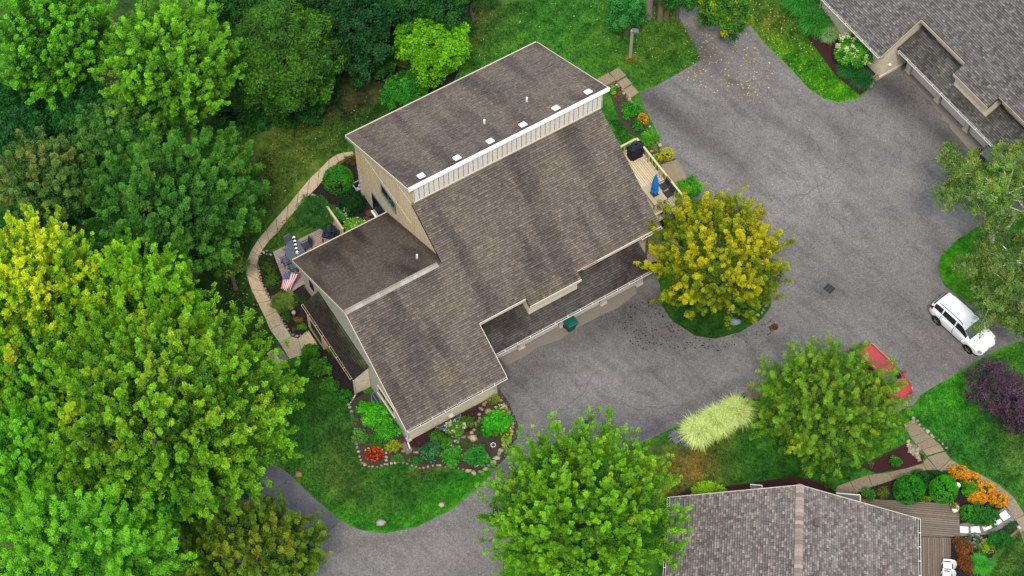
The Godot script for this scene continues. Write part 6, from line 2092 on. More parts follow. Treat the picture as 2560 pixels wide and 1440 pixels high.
	var yf := shrub("yellow_flowers", "tiny yellow flower between the middle shrub and the hooped one", "flowers", Vector3(-2.95, 0.0, 11.97), Vector3(0.14, 0.12, 0.16), "wild", 14.0, 0.2, Lf(70, 90, 30), Lf(130, 130, 40), 2)
	blossoms(yf, Vector3(0.14, 0.14, 0.16), 0.12, 5, 0.12, C(246, 210, 60, 1.8), C(250, 226, 90, 1.8))
	stone_row("stones edging the south bed along the lawn, from the porch to the scarlet flowers", [Vector2(-10.05, 8.12), Vector2(-9.78, 8.7), Vector2(-9.55, 9.52), Vector2(-9.45, 10.2), Vector2(-9.35, 11.01), Vector2(-9.17, 11.81), Vector2(-8.96, 12.35), Vector2(-8.62, 12.53)], 0.26, 0.22, 0.03, 0.03)
	stone_row("stones ringing the scarlet flowers", [Vector2(-8.57, 12.56), Vector2(-8.02, 12.56), Vector2(-7.61, 12.43), Vector2(-7.53, 12.08), Vector2(-7.59, 11.6), Vector2(-7.94, 11.33), Vector2(-8.42, 11.28), Vector2(-8.85, 11.44)], 0.25, 0.2, 0.03, 0.03)
	stone_row("stones edging the south bed between the scarlet flowers and the hoops", [Vector2(-7.47, 12.4), Vector2(-7.07, 12.29), Vector2(-6.61, 12.29), Vector2(-6.18, 12.4), Vector2(-5.74, 12.56), Vector2(-5.36, 12.67), Vector2(-4.98, 12.51), Vector2(-4.5, 12.45), Vector2(-4.02, 12.53), Vector2(-3.59, 12.56), Vector2(-3.11, 12.72), Vector2(-2.68, 12.83)], 0.24, 0.2, 0.03, 0.03)
	stone_row("larger stones edging the driveway side of the south bed", [Vector2(-2.58, 12.88), Vector2(-2.15, 12.93), Vector2(-1.77, 12.83), Vector2(-1.48, 12.56), Vector2(-1.05, 12.19), Vector2(-0.77, 11.76), Vector2(-0.53, 11.28), Vector2(-0.24, 10.74), Vector2(-0.05, 10.2), Vector2(0.0, 9.71), Vector2(-0.15, 9.22), Vector2(-0.39, 8.67), Vector2(-0.68, 8.17), Vector2(-0.98, 7.79), Vector2(-1.17, 7.73)], 0.3, 0.32, 0.03, 0.08)
	stone_row("inner row of stones from the house corner down to the large stone", [Vector2(-1.27, 7.9), Vector2(-1.61, 8.23), Vector2(-1.85, 8.61), Vector2(-1.94, 9.11), Vector2(-2.13, 9.55), Vector2(-2.27, 9.98), Vector2(-2.42, 10.31), Vector2(-2.66, 10.52), Vector2(-3.14, 10.74), Vector2(-3.57, 10.85), Vector2(-4.05, 10.95)], 0.2, 0.26, 0.05, 0.1)
	stone_row("stones beside the splash block under the corner downspout", [Vector2(-6.64, 11.22), Vector2(-6.54, 11.6), Vector2(-6.21, 11.33), Vector2(-5.91, 11.49), Vector2(-5.67, 11.65), Vector2(-5.48, 11.44)], 0.26, 0.2, 0.04, 0.08)
	stone_row("brown stones among the inner plants", [Vector2(-4.34, 11.06), Vector2(-3.9, 11.17), Vector2(-3.42, 11.06), Vector2(-3.09, 10.9)], 0.2, 0.22, 0.05, 0.1)
	boulder("large cream stone inside the stone edged bed", Vector3(-2.36, 0.0, 10.69), 0.62, C(222, 206, 172))
	boulder("upright tan stone at the top of the stone edged bed", Vector3(-1.41, 0.0, 8.89), 0.55, C(196, 176, 134))
	boulder("grey white boulder at the bottom of the south lawn", Vector3(-7.72, 0.0, 16.25), 0.6, C(206, 196, 184))
	boulder("flat pale stone on the lawn beside the curving driveway", Vector3(-4.17, 0.0, 15.08), 0.42, C(214, 204, 166))
	boulder("tan boulder at the left end of the south lawn", Vector3(-12.73, 0.0, 13.09), 0.5, C(190, 152, 112))
	boulder("blue grey boulder on the island under the yellow tree", Vector3(13.94, 0.0, 2.58), 0.72, C(150, 166, 172))
	boulder("pale upright stone inside the ring of stones under the yellow tree", Vector3(15.02, 0.0, 0.94), 0.6, C(200, 194, 178))
	stone_row("ring of narrow stones round the grass under the yellow tree", [Vector2(13.59, 1.65), Vector2(14.03, 1.94), Vector2(14.57, 2.11), Vector2(15.12, 2.14), Vector2(15.63, 1.88), Vector2(15.92, 1.41), Vector2(15.95, 0.88), Vector2(15.82, 0.53)], 0.28, 0.2, 0.07, 0.03)
	fountain("grass_clump", "dark green grass clump inside the ring under the yellow tree", Vector3(15.04, 0.0, 1.7), 0.75, 0.6, 16, Lf(30, 86, 34), Lf(70, 130, 54))

func gardens_east() -> void:
	var s := "shrub"
	# between deck and driveway
	shrub("low_shrub", "green bush topmost of the strip between deck and driveway", s, Vector3(7.9, 0.0, -13.5), Vector3(0.62, 0.52, 0.6), "broad", 13.0, 0.36, Lf(30, 108, 22), Lf(80, 176, 46), 5)
	var of := shrub("orange_flowers", "orange flowers in the strip between deck and driveway", "flowers", Vector3(8.7, 0.0, -12.84), Vector3(0.32, 0.26, 0.42), "wild", 12.0, 0.28, Lf(60, 100, 20), Lf(120, 150, 40), 4)
	blossoms(of, Vector3(0.32, 0.32, 0.42), 0.28, 44, 0.13, C(240, 140, 20, 1.8), C(252, 186, 50, 1.8))
	shrub("low_shrub", "small dark green shrub left of the orange flowers", s, Vector3(8.34, 0.0, -12.38), Vector3(0.42, 0.34, 0.4), "broad", 13.0, 0.32, Lf(24, 88, 22), Lf(60, 140, 40), 4)
	shrub("low_shrub", "bright green leafy shrub beside the grill corner of the deck", s, Vector3(9.05, 0.0, -11.4), Vector3(0.62, 0.42, 0.66), "wild", 12.0, 0.4, Lf(44, 124, 20), Lf(110, 196, 44), 5)
	shrub("low_plant", "pale green plant low in the strip by the stones", "plant", Vector3(9.28, 0.0, -10.63), Vector3(0.3, 0.22, 0.3), "wild", 12.0, 0.3, Lf(80, 130, 44), Lf(160, 196, 80), 3)
	shrub("golden_ball", "larger golden clipped ball beside the driveway pad", s, Vector3(10.21, 0.0, -10.05), Vector3(0.43, 0.42, 0.43), "box", 30.0, 0.16, Lf(176, 180, 10), Lf(236, 230, 40), 0, "golden clipped balls")
	shrub("golden_ball", "smaller golden clipped ball against the deck rail", s, Vector3(9.54, 0.0, -9.79), Vector3(0.3, 0.32, 0.3), "box", 30.0, 0.16, Lf(172, 180, 12), Lf(232, 228, 44), 0, "golden clipped balls")
	shrub("leafy_shrub", "green leafy shrub at the deck corner above the yellow tree", s, Vector3(11.49, 0.0, -7.13), Vector3(0.8, 0.66, 0.72), "broad", 12.0, 0.38, Lf(40, 118, 18), Lf(106, 190, 40), 6)
	shrub("barberry", "small purple shrub among the leaves at the deck corner", s, Vector3(11.44, 0.0, -6.07), Vector3(0.24, 0.3, 0.24), "wild", 18.0, 0.24, Lf(44, 26, 40), Lf(84, 56, 76), 2)
	shrub("yellow_shrub", "yellow green shrub under the deck corner, joined to the yellow tree", s, Vector3(11.16, 0.0, -5.6), Vector3(0.7, 0.55, 0.7), "dense", 9.0, 0.42, Lf(90, 120, 16), Lf(190, 186, 30), 5)
	var vr := shrub("low_plant", "sparse reddish plant among stones at the top of the driveway strip", "plant", Vector3(7.11, 0.0, -15.09), Vector3(0.6, 0.2, 0.6), "wild", 5.0, 0.26, Lf(80, 76, 40), Lf(140, 126, 70), 4)
	shrub("low_plant", "bright little plant at the house corner beside the slabs", "plant", Vector3(6.75, 0.0, -15.5), Vector3(0.26, 0.2, 0.26), "broad", 14.0, 0.28, Lf(60, 140, 24), Lf(130, 206, 50), 2)
	stone_row("stones along the driveway edge of the strip beside the deck", [Vector2(7.03, -15.97), Vector2(7.32, -15.7), Vector2(7.52, -15.16), Vector2(7.83, -14.76), Vector2(8.13, -14.16), Vector2(8.48, -13.57), Vector2(8.89, -12.91), Vector2(9.18, -12.25), Vector2(9.42, -11.53), Vector2(9.71, -10.89), Vector2(9.8, -10.37), Vector2(9.37, -10.24), Vector2(9.17, -10.56)], 0.28, 0.26, 0.03, 0.08)
	# along the upper right house
	fountain("fountain_grass", "large green fountain grass at the top edge beside the corner house", Vector3(19.95, 0.0, -22.6), 2.0, 1.7, 46, Lf(20, 96, 20), Lf(70, 160, 44), "green fountain grasses")
	fountain("fountain_grass", "green fountain grass between its larger neighbour and the pale grass", Vector3(20.7, 0.0, -20.91), 1.8, 1.5, 40, Lf(22, 92, 22), Lf(66, 152, 48), "green fountain grasses")
	fountain("fountain_grass", "green fountain grass tight against the corner house wall", Vector3(21.8, 0.0, -22.31), 1.2, 1.4, 24, Lf(22, 90, 22), Lf(60, 146, 46), "green fountain grasses")
	fountain("pale_grass", "pale striped fountain grass left of the white hydrangea", Vector3(21.55, 0.0, -19.93), 1.05, 1.15, 24, Lf(80, 140, 60), Lf(170, 204, 130))
	fountain("dark_grass", "dark green grass below the white hydrangea", Vector3(22.77, 0.0, -16.98), 1.3, 1.0, 30, Lf(16, 72, 30), Lf(52, 126, 56), "dark grasses below the hydrangea")
	fountain("dark_grass", "dark green grass nearest the stones at the corner house", Vector3(23.5, 0.0, -16.17), 1.3, 1.0, 30, Lf(16, 70, 30), Lf(50, 120, 54), "dark grasses below the hydrangea")
	var hy := shrub("hydrangea", "large hydrangea with cream flower heads against the corner house", s, Vector3(23.19, 0.0, -18.07), Vector3(1.35, 1.1, 1.3), "broad", 10.0, 0.46, Lf(40, 120, 18), Lf(106, 196, 40), 9)
	blossoms(hy, Vector3(1.32, 1.15, 1.28), 1.0, 64, 0.24, C(222, 230, 160, 1.8), C(250, 250, 224, 1.8))
	stone_row("heap of tan stones at the corner of the upper right house", [Vector2(24.02, -15.9), Vector2(24.49, -16.3), Vector2(24.74, -16.71), Vector2(24.3, -16.57), Vector2(24.04, -16.17), Vector2(24.41, -16.1)], 0.18, 0.36, 0.05, 0.12)
	# striped grasses and lavender by the driveway
	fountain("striped_grass", "pale striped grass left of three beside the driveway", Vector3(11.23, 0.0, 10.47), 1.6, 1.5, 44, C(164, 188, 92, 2.1), C(240, 246, 164, 2.15), "three striped grasses beside the driveway")
	fountain("striped_grass", "pale striped grass in the middle of three beside the driveway", Vector3(12.4, 0.0, 9.79), 1.6, 1.5, 44, C(164, 188, 92, 2.1), C(240, 246, 164, 2.15), "three striped grasses beside the driveway")
	fountain("striped_grass", "pale striped grass right of three, against the olive tree", Vector3(13.55, 0.0, 9.16), 1.6, 1.6, 44, C(164, 188, 92, 2.1), C(240, 246, 164, 2.15), "three striped grasses beside the driveway")
	fountain("lavender", "grey lavender left of the striped grasses", Vector3(9.94, 0.0, 10.69), 0.75, 0.75, 14, Lf(96, 100, 96), Lf(160, 158, 176))
	fountain("lavender", "grey green spiky plant at the foot of the left striped grass", Vector3(10.5, 0.0, 11.17), 0.55, 0.5, 12, Lf(50, 76, 60), Lf(110, 132, 120))
	fountain("feather_grass", "mauve feathery grass behind the striped grasses", Vector3(14.67, 0.0, 7.59), 0.9, 0.8, 14, Lf(120, 104, 104), Lf(176, 156, 150))
	# bed by the wooden deck
	shrub("clipped_ball", "large clipped ball left of the pair by the wooden deck", s, Vector3(23.4, 0.0, 14.46), Vector3(0.9, 0.92, 0.86), "box", 28.0, 0.2, Lf(26, 110, 14), Lf(70, 184, 30), 0, "clipped balls by the wooden deck")
	shrub("clipped_ball", "large clipped ball right of the pair, beside the path light", s, Vector3(25.44, 0.0, 14.46), Vector3(0.82, 0.98, 0.8), "box", 28.0, 0.2, Lf(34, 118, 14), Lf(84, 194, 34), 0, "clipped balls by the wooden deck")
	shrub("clipped_ball", "small clipped ball behind the flower pot", s, Vector3(26.73, 0.0, 15.76), Vector3(0.42, 0.5, 0.42), "box", 30.0, 0.18, Lf(36, 124, 16), Lf(90, 196, 36), 0, "clipped balls by the wooden deck")
	shrub("groundcover", "dark green groundcover behind the two large clipped balls", "groundcover", Vector3(24.58, 0.0, 13.62), Vector3(1.2, 0.34, 0.55), "box", 16.0, 0.24, Lf(18, 72, 22), Lf(52, 124, 44), 6)
	shrub("groundcover", "dark green groundcover reaching from the right clipped ball to the path", "groundcover", Vector3(25.64, 0.0, 13.35), Vector3(0.7, 0.34, 0.45), "box", 16.0, 0.24, Lf(18, 74, 22), Lf(52, 126, 44), 5)
	shrub("low_shrub", "leafy shrub at the left end of the deck bed", s, Vector3(21.12, 0.0, 14.48), Vector3(0.46, 0.3, 0.34), "broad", 14.0, 0.3, Lf(34, 90, 28), Lf(92, 150, 56), 4)
	shrub("low_shrub", "reddish green shrub left of the large clipped balls", s, Vector3(21.94, 0.0, 14.35), Vector3(0.44, 0.34, 0.4), "wild", 14.0, 0.3, Lf(60, 76, 24), Lf(120, 140, 44), 4)
	shrub("low_plant", "yellow green sprig between the two large clipped balls", "plant", Vector3(24.49, 0.0, 14.72), Vector3(0.24, 0.24, 0.26), "wild", 15.0, 0.3, Lf(80, 120, 20), Lf(160, 186, 44), 2)
	shrub("low_shrub", "green shrub inside the orange flowers", s, Vector3(27.08, 0.0, 14.25), Vector3(0.5, 0.42, 0.46), "broad", 12.0, 0.36, Lf(34, 110, 16), Lf(92, 180, 36), 5)
	for k in [[Vector3(26.54, 0.0, 13.14), 0.55, 0.42, "orange flowers at the upper end of the drift along the path"], [Vector3(27.34, 0.0, 13.62), 0.5, 0.4, "orange flowers second down the drift along the path"], [Vector3(28.06, 0.0, 14.35), 0.6, 0.5, "orange flowers in the widest part of the drift"], [Vector3(28.7, 0.0, 14.93), 0.5, 0.42, "orange flowers at the lower end of the drift along the path"], [Vector3(27.48, 0.0, 14.87), 0.5, 0.36, "orange flowers on the deck side of the drift"]]:
		var f := shrub("orange_flowers", k[3], "flowers", k[0], Vector3(k[1], 0.36, k[2]), "wild", 11.0, 0.3, Lf(40, 96, 16), Lf(96, 150, 30), 4, "drift of orange flowers")
		blossoms(f, Vector3(k[1], 0.42, k[2]), 0.34, 95, 0.14, C(244, 136, 14, 1.8), C(254, 190, 50, 1.8))
	shrub("leafy_shrub", "broad dark green shrub between the orange flowers and the white pavers", s, Vector3(27.7, 0.0, 15.96), Vector3(0.85, 0.5, 0.62), "broad", 11.0, 0.34, Lf(22, 84, 18), Lf(62, 140, 36), 7)
	# bed right of the white chairs
	shrub("smoke_bush", "rusty red shrub at the upper left of the mixed flower bed", s, Vector3(26.22, 0.0, 17.85), Vector3(0.62, 0.42, 0.6), "wild", 11.0, 0.42, Lf(70, 60, 24), Lf(150, 92, 44), 5)
	shrub("smoke_bush", "rusty brown shrub at the bottom of the mixed flower bed", s, Vector3(26.33, 0.0, 18.94), Vector3(0.5, 0.4, 0.7), "wild", 11.0, 0.42, Lf(84, 52, 24), Lf(156, 88, 40), 5)
	var pf := shrub("pink_flowers", "mauve flowering plant in the mixed bed below the white pavers", "flowers", Vector3(26.97, 0.0, 17.5), Vector3(0.5, 0.3, 0.46), "wild", 11.0, 0.34, Lf(44, 84, 40), Lf(96, 134, 74), 4)
	blossoms(pf, Vector3(0.5, 0.36, 0.46), 0.28, 40, 0.1, C(170, 140, 160, 1.8), C(206, 180, 196, 1.8))
	shrub("leafy_shrub", "dense green shrub at the right of the mixed bed, along the timber edging", s, Vector3(28.37, 0.0, 17.5), Vector3(0.8, 0.5, 0.62), "box", 18.0, 0.26, Lf(22, 92, 22), Lf(58, 146, 44), 5)
	var gy := shrub("yellow_flowers", "yellow green flowers in the middle of the mixed bed", "flowers", Vector3(27.63, 0.0, 17.85), Vector3(0.4, 0.32, 0.5), "wild", 12.0, 0.36, Lf(90, 130, 20), Lf(170, 196, 40), 4)
	fountain("lily_clump", "bright green strappy clump at the bottom of the mixed bed", Vector3(27.16, 0.0, 19.01), 1.0, 0.8, 26, Lf(30, 124, 24), Lf(90, 204, 60))
	shrub("low_plant", "dark little plant at the corner by the timber edging", "plant", Vector3(29.29, 0.0, 16.58), Vector3(0.4, 0.22, 0.3), "wild", 12.0, 0.3, Lf(26, 70, 30), Lf(70, 120, 54), 3)
	shrub("lime_shrub", "lime green shrub showing above the left eave of the bottom house", s, Vector3(11.57, 0.0, 14.72), Vector3(1.1, 0.9, 0.6), "broad", 12.0, 0.36, Lf(90, 150, 14), Lf(170, 214, 36), 6)
	shrub("low_shrub", "round green shrub at the path edge below the olive tree", s, Vector3(22.95, 0.0, 12.35), Vector3(0.36, 0.32, 0.34), "broad", 14.0, 0.3, Lf(30, 104, 24), Lf(80, 166, 46), 3)
	shrub("low_plant", "thin green plant in the mulch at the gable", "plant", Vector3(18.68, 0.0, 13.8), Vector3(0.34, 0.2, 0.3), "wild", 8.0, 0.28, Lf(44, 80, 30), Lf(90, 120, 50), 3)
	stone_row("white and tan stones lining the steps on the lawn side", [Vector2(24.28, 9.27), Vector2(24.54, 9.55), Vector2(24.84, 9.93), Vector2(25.09, 10.25), Vector2(25.39, 10.58), Vector2(25.71, 10.79), Vector2(25.96, 11.12), Vector2(26.12, 11.39)], 0.3, 0.24, 0.03, 0.05)
	var rs := [Vector2(23.78, 10.74), Vector2(24.19, 11.01), Vector2(24.54, 11.39), Vector2(24.82, 11.87), Vector2(24.44, 12.24), Vector2(24.13, 12.03), Vector2(23.84, 11.55), Vector2(23.65, 11.06)]
	var t := thing("river_stones", "patch of round river stones beside the garden steps", "stones", Vector3(rs[0].x, 0, rs[0].y))
	var poly := P2(rs)
	for i in 150:
		var p := Vector2(rng.randf_range(24.4, 26.4), rng.randf_range(9.0, 12.6))
		p = poly[0].lerp(poly[4], rng.randf()).lerp(poly[6].lerp(poly[2], rng.randf()), rng.randf())
		stone(t, "stone", Vector3(p.x - rs[0].x, 0.02, p.y - rs[0].y), rng.randf_range(0.14, 0.28))


func things() -> void:
	var A := 0.55467
	# vehicles
	var white := mat(Color(0.58, 0.59, 0.6), 0.25)
	white.clearcoat_enabled = true
	white.clearcoat = 0.6
	var red := mat(C(196, 36, 46), 0.3)
	red.clearcoat_enabled = true
	red.clearcoat = 0.6
	var black := mat(C(26, 28, 36), 0.25)
	black.clearcoat_enabled = true
	black.clearcoat = 0.6
	car("parked_car", "white car with a dark slotted nose parked under the birches", Vector3(27.97, 0.01, 3.05), -0.8805, white, true, false).scale = Vector3.ONE * 0.96
	car("parked_car", "red car half hidden by the olive tree, with a pale roof rail", Vector3(22.56, 0.01, 6.5), -0.8963, red, false, true).scale = Vector3.ONE * 0.94
	car("parked_car", "dark car with its nose out of the open garage bay at the upper right", Vector3(31.86, 0.0, -9.79), -2.4797, black, false, false)
	# bins
	wheeled_bin("green wheeled bin standing before the garage doors", Vector3(3.59, 0.0, 2.98), A, mat(C(16, 104, 92), 0.45), mat(C(22, 118, 102), 0.4))
	wheeled_bin("green wheeled bin under the yellow tree at the deck corner", Vector3(10.0, 0.0, -4.95), A + 0.3, mat(C(10, 84, 88), 0.45), mat(C(12, 92, 98), 0.4))
	# drain
	var dr := thing("storm_drain", "square iron storm drain grate in the asphalt", "drain", Vector3(20.02, 0.0, 0.06), 0.8185)
	var fr := MB.new()
	for s in [-1.0, 1.0]:
		fr.box(Vector3(0.33 * s, 0.022, 0), Vector3(0.07, 0.02, 0.73))
		fr.box(Vector3(0, 0.022, 0.33 * s), Vector3(0.59, 0.02, 0.07))
	part("frame", fr, mat(C(112, 108, 108), 0.7), dr)
	var pit := MB.new()
	pit.box(Vector3(0, 0.0145, 0), Vector3(0.6, 0.003, 0.6))
	part("pit", pit, mat(C(20, 20, 22), 1.0), dr)
	for i in 6:
		var q := MB.new()
		q.box(Vector3(-0.25 + i * 0.1, 0.024, 0), Vector3(0.035, 0.015, 0.59))
		part("bar", q, mat(C(92, 88, 88), 0.6), dr)
	for i in 2:
		var q := MB.new()
		q.box(Vector3(0, 0.026, -0.1 + i * 0.2), Vector3(0.59, 0.012, 0.03))
		part("crossbar", q, mat(C(92, 88, 88), 0.6), dr)
	lamp_post(Vector3(8.01, 0.0, -18.21))
	fountain("dry_grass", "yellowing grass round the foot of the lamp post", Vector3(8.06, 0.0, -18.07), 0.6, 0.4, 9, Lf(84, 92, 30), Lf(196, 160, 50))
	flag_thing()
	# on the deck
	var y := 1.0
	var g := thing("covered_grill", "grill under a dark blue cover in the corner of the deck", "grill", Vector3(8.03, 1.0, -9.54), A)
	var mb := MB.new()
	var prev := []
	for L in [[0.0, 0.52, 0.36], [0.45, 0.5, 0.34], [0.82, 0.58, 0.36], [1.02, 0.52, 0.3], [1.16, 0.34, 0.16], [1.2, 0.1, 0.04]]:
		var ring_pts := []
		for i in 16:
			var a := TAU * i / 16.0
			var k := 1.0 + 0.06 * sin(i * 2.7 + L[0] * 6.0)
			var cx := signf(cos(a)) * pow(absf(cos(a)), 0.5)
			var cz := signf(sin(a)) * pow(absf(sin(a)), 0.5)
			ring_pts.append(Vector3(cx * L[1] * k, L[0], cz * L[2] * k))
		if prev.size():
			for i in 16:
				var j := (i + 1) % 16
				mb.quad(prev[i], prev[j], ring_pts[j], ring_pts[i], Vector3(ring_pts[i].x, 0.25, ring_pts[i].z))
		prev = ring_pts
	part("cover", mb, mat(C(26, 32, 48), 0.7), g)
	var hnd := MB.new()
	hnd.tube([Vector3(-0.3, 0.9, 0.38), Vector3(0.3, 0.9, 0.38)], [0.02, 0.02], 6)
	part("cover_strap", hnd, M.black, g)
	patio_table("pale slatted patio table with a dark centre on the deck", Vector3(9.1, 1.0, -6.02), A, 0.98, 1.55, 0.74, [mat(C(220, 206, 182), 0.8, wood_tex, 1.0), mat(C(212, 198, 172), 0.8, wood_tex, 1.1)], M.weathered, mat(C(66, 60, 60), 0.7))
	var um := thing("closed_umbrella", "closed bright blue umbrella standing in the pale deck table", "umbrella", Vector3(9.1, 1.0, -6.02), A)
	var pole := MB.new()
	pole.tube([Vector3(0, 0, 0), Vector3(0, 2.9, 0)], [0.022, 0.022], 8)
	part("pole", pole, M.rail, um)
	var can := MB.new()
	var pr := []
	for L in [[0.95, 0.2], [1.1, 0.24], [1.35, 0.2], [1.7, 0.19], [2.1, 0.16], [2.5, 0.11], [2.8, 0.05], [2.9, 0.02]]:
		var ring_pts := []
		for i in 18:
			var a := TAU * i / 18.0
			var k: float = L[1] * (1.0 + 0.24 * cos(a * 6.0 + L[0]))
			ring_pts.append(Vector3(cos(a) * k, L[0], sin(a) * k))
		if pr.size():
			for i in 18:
				var j := (i + 1) % 18
				can.quad(pr[i], pr[j], ring_pts[j], ring_pts[i], ring_pts[i] * Vector3(1, 0, 1))
		pr = ring_pts
	part("folded_canopy", can, mat(C(30, 128, 220, 1.7), 0.7), um)
	var tie := MB.new()
	ring(tie, Vector3(0, 1.45, 0), 0.215, 0.018)
	part("tie", tie, mat(C(20, 92, 170), 0.8), um)
	var bm := mat(C(84, 80, 78), 0.6)
	var sm := mat(C(66, 66, 72), 0.85)
	chair("patio_chair", "dark patio chair on the rail side of the deck table, nearer the grill", Vector3(9.78, 1.0, -6.82), A - PI * 0.5, bm, sm, "dark chairs at the deck table")
	chair("patio_chair", "dark patio chair on the rail side of the deck table, nearer the steps", Vector3(10.04, 1.0, -6.23), A - PI * 0.5, bm, sm, "dark chairs at the deck table")
	chair("patio_chair", "brown framed chair at the lower end of the deck table", Vector3(9.63, 1.0, -5.15), A + PI, mat(C(92, 74, 62), 0.6), mat(C(176, 152, 124), 0.8), "dark chairs at the deck table")
	# on the grey patio
	var gb := mat(C(108, 122, 138), 0.6)
	var gd := mat(C(66, 74, 88), 0.7)
	var o := Vector3(-13.62, 0.0, -1.94)
	var pt := thing("patio_table", "blue grey slatted table half under the eave on the grey patio", "table", Vector3(o.x, 0.16, o.z), A)
	for i in 7:
		var q := MB.new()
		q.box(Vector3(-0.5 + i * 0.165, 0.72, 0), Vector3(0.15, 0.03, 1.7))
		part("slat", q, gb, pt)
	for x in [-0.45, 0.42]:
		for z in [-0.75, 0.75]:
			var q := MB.new()
			q.box(Vector3(x, 0.35, z), Vector3(0.08, 0.7, 0.08))
			part("leg", q, gb, pt)
	var su := thing("striped_umbrella", "rolled black and white striped umbrella lying on the blue grey table", "umbrella", Vector3(o.x, 0.98, o.z) + Vector3(-0.16, 0.0, -0.99) * 0.35, 0.0)
	var dir: Vector3 = (Vector3(-13.89, 0.0, -3.51) - Vector3(-13.62, 0.0, -2.39)).normalized()
	for i in 9:
		var q := MB.new()
		var p0 := dir * (i * 0.14 - 0.3) + Vector3(0.05 * (i % 2), 0, 0)
		var p1 := dir * ((i + 1) * 0.14 - 0.3) + Vector3(0.05 * ((i + 1) % 2), 0, 0)
		q.tube([p0, p1], [0.1, 0.085], 9)
		part("band", q, M.black if i % 2 else M.white, su)
	chair("patio_chair", "blue grey chair at the top end of the grey patio table", Vector3(-14.1, 0.16, -2.95), A + 0.1, gb, gb, "blue grey chairs on the patio")
	chair("patio_chair", "dark chair tucked beside the striped umbrella near the eave", Vector3(-13.07, 0.16, -2.83), A - PI * 0.5, gd, gd, "blue grey chairs on the patio")
	chair("patio_chair", "blue grey chair nearest the top corner on the long side of the patio table", Vector3(-14.32, 0.16, -1.63), A + PI * 0.5, gd, gb, "blue grey chairs on the patio")
	chair("patio_chair", "blue grey chair nearest the flag on the long side of the patio table", Vector3(-13.86, 0.16, -1.15), A + PI * 0.5, gd, gb, "blue grey chairs on the patio")
	for k in [[Vector3(-11.73, 0.16, -3.62), "slatted dark blue garden chair beside the privacy screen"], [Vector3(-11.33, 0.16, -3.99), "slatted dark blue garden chair behind the other, against the screen"]]:
		var ch := thing("garden_chair", k[1], "chair", k[0], A + 2.4)
		var bl := mat(C(40, 54, 82), 0.6)
		for i in 5:
			var q := MB.new()
			q.slab(Vector3(-0.22 + i * 0.11, 0.62, -0.34), Vector3(0.1, 0.03, 0.85 - absf(i - 2) * 0.06), 0.01, Basis(Vector3.RIGHT, 1.15))
			part("back_slat", q, bl, ch)
		for i in 4:
			var q := MB.new()
			q.box(Vector3(0, 0.34 + i * 0.02, -0.12 + i * 0.13), Vector3(0.54, 0.025, 0.11))
			part("seat_slat", q, bl, ch)
		for s in [-0.31, 0.31]:
			var q := MB.new()
			q.box(Vector3(s, 0.56, 0.02), Vector3(0.12, 0.03, 0.72))
			part("armrest", q, bl, ch)
			var l := MB.new()
			l.box(Vector3(s, 0.28, 0.32), Vector3(0.08, 0.56, 0.05))
			l.box(Vector3(s * 0.9, 0.22, -0.38), Vector3(0.05, 0.44, 0.08))
			part("leg", l, bl, ch)
	# privacy screen between patio and mulch bed
	var s0 := Vector3(-11.81, 0.0, -5.17)
	var s1 := Vector3(-10.71, 0.0, -3.42)
	var sc := thing("privacy_screen", "tan board screen between the yew and the white flowers", "screen", s0)
	var e := s1 - s0
	var n := 9
	for i in n:
		var q := MB.new()
		var c := e * ((i + 0.5) / n) + Vector3(0, 0.75, 0)
		q.box(c, Vector3(e.length() / n - 0.012, 1.5, 0.045), Basis(Vector3.UP, atan2(-e.z, e.x)))
		part("board", q, M.siding[i % M.siding.size()], sc)
	var cap := MB.new()
	cap.bar(Vector3(0, 1.53, 0), e + Vector3(0, 1.53, 0), 0.13, 0.05)
	part("cap_rail", cap, M.rail_wood[0], sc)
	# open storage bin by the wall
	var b := thing("storage_bin", "open blue grey storage bin holding white bags, beside the tall wall", "bin", Vector3(-9.92, 0.0, -7.38), A)
	var bb := MB.new()
	for s in [-1.0, 1.0]:
		bb.box(Vector3(0.3 * s, 0.35, 0), Vector3(0.04, 0.7, 0.64))
		bb.box(Vector3(0, 0.35, 0.3 * s), Vector3(0.56, 0.7, 0.04))
	bb.box(Vector3(0, 0.05, 0), Vector3(0.56, 0.04, 0.56))
	part("body", bb, mat(C(58, 66, 90), 0.6), b)
	var rimm := MB.new()
	for s in [-1.0, 1.0]:
		rimm.box(Vector3(0.32 * s, 0.71, 0), Vector3(0.06, 0.03, 0.7))
		rimm.box(Vector3(0, 0.71, 0.32 * s), Vector3(0.58, 0.03, 0.06))
	part("rim", rimm, mat(C(176, 186, 206), 0.5), b)
	for k in [Vector3(-0.12, 0.5, 0.08), Vector3(0.1, 0.48, -0.08)]:
		var bg := thing("white_bag", "white bag in the storage bin, nearer the path" if k.x < 0 else "white bag in the storage bin, against the wall", "bag", Vector3(-9.92, 0.0, -7.38) + k.rotated(Vector3.UP, A))
		piece("sack", stone_meshes[1], mat(C(214, 220, 232), 0.5), bg, Transform3D(Basis.IDENTITY.scaled(Vector3(0.26, 0.24, 0.24)), Vector3.ZERO))
	for k in [[Vector3(-9.2, 0.0, -5.66), 0.26, C(112, 76, 66), "brick red round stepping stone by the glass door"], [Vector3(-9.39, 0.0, -5.17), 0.24, C(92, 80, 76), "grey brown round stepping stone at the north eave"]]:
		var q := thing("stepping_stone", k[3], "stepping stone", k[0])
		var l := MB.new()
		l.lathe(Vector3.ZERO, [Vector2(k[1], 0.0), Vector2(k[1], 0.07), Vector2(k[1] - 0.03, 0.09), Vector2(0.0, 0.09)], 18)
		part("disc", l, mat(k[2], 0.9, mottle_tex, 3.0), q)
	# garden ornament
	var gz := thing("gazing_ball", "pale glass ball on a brown pedestal in the dark bed by the path", "garden ornament", Vector3(-13.58, 0.0, 2.26))
	var pd := MB.new()
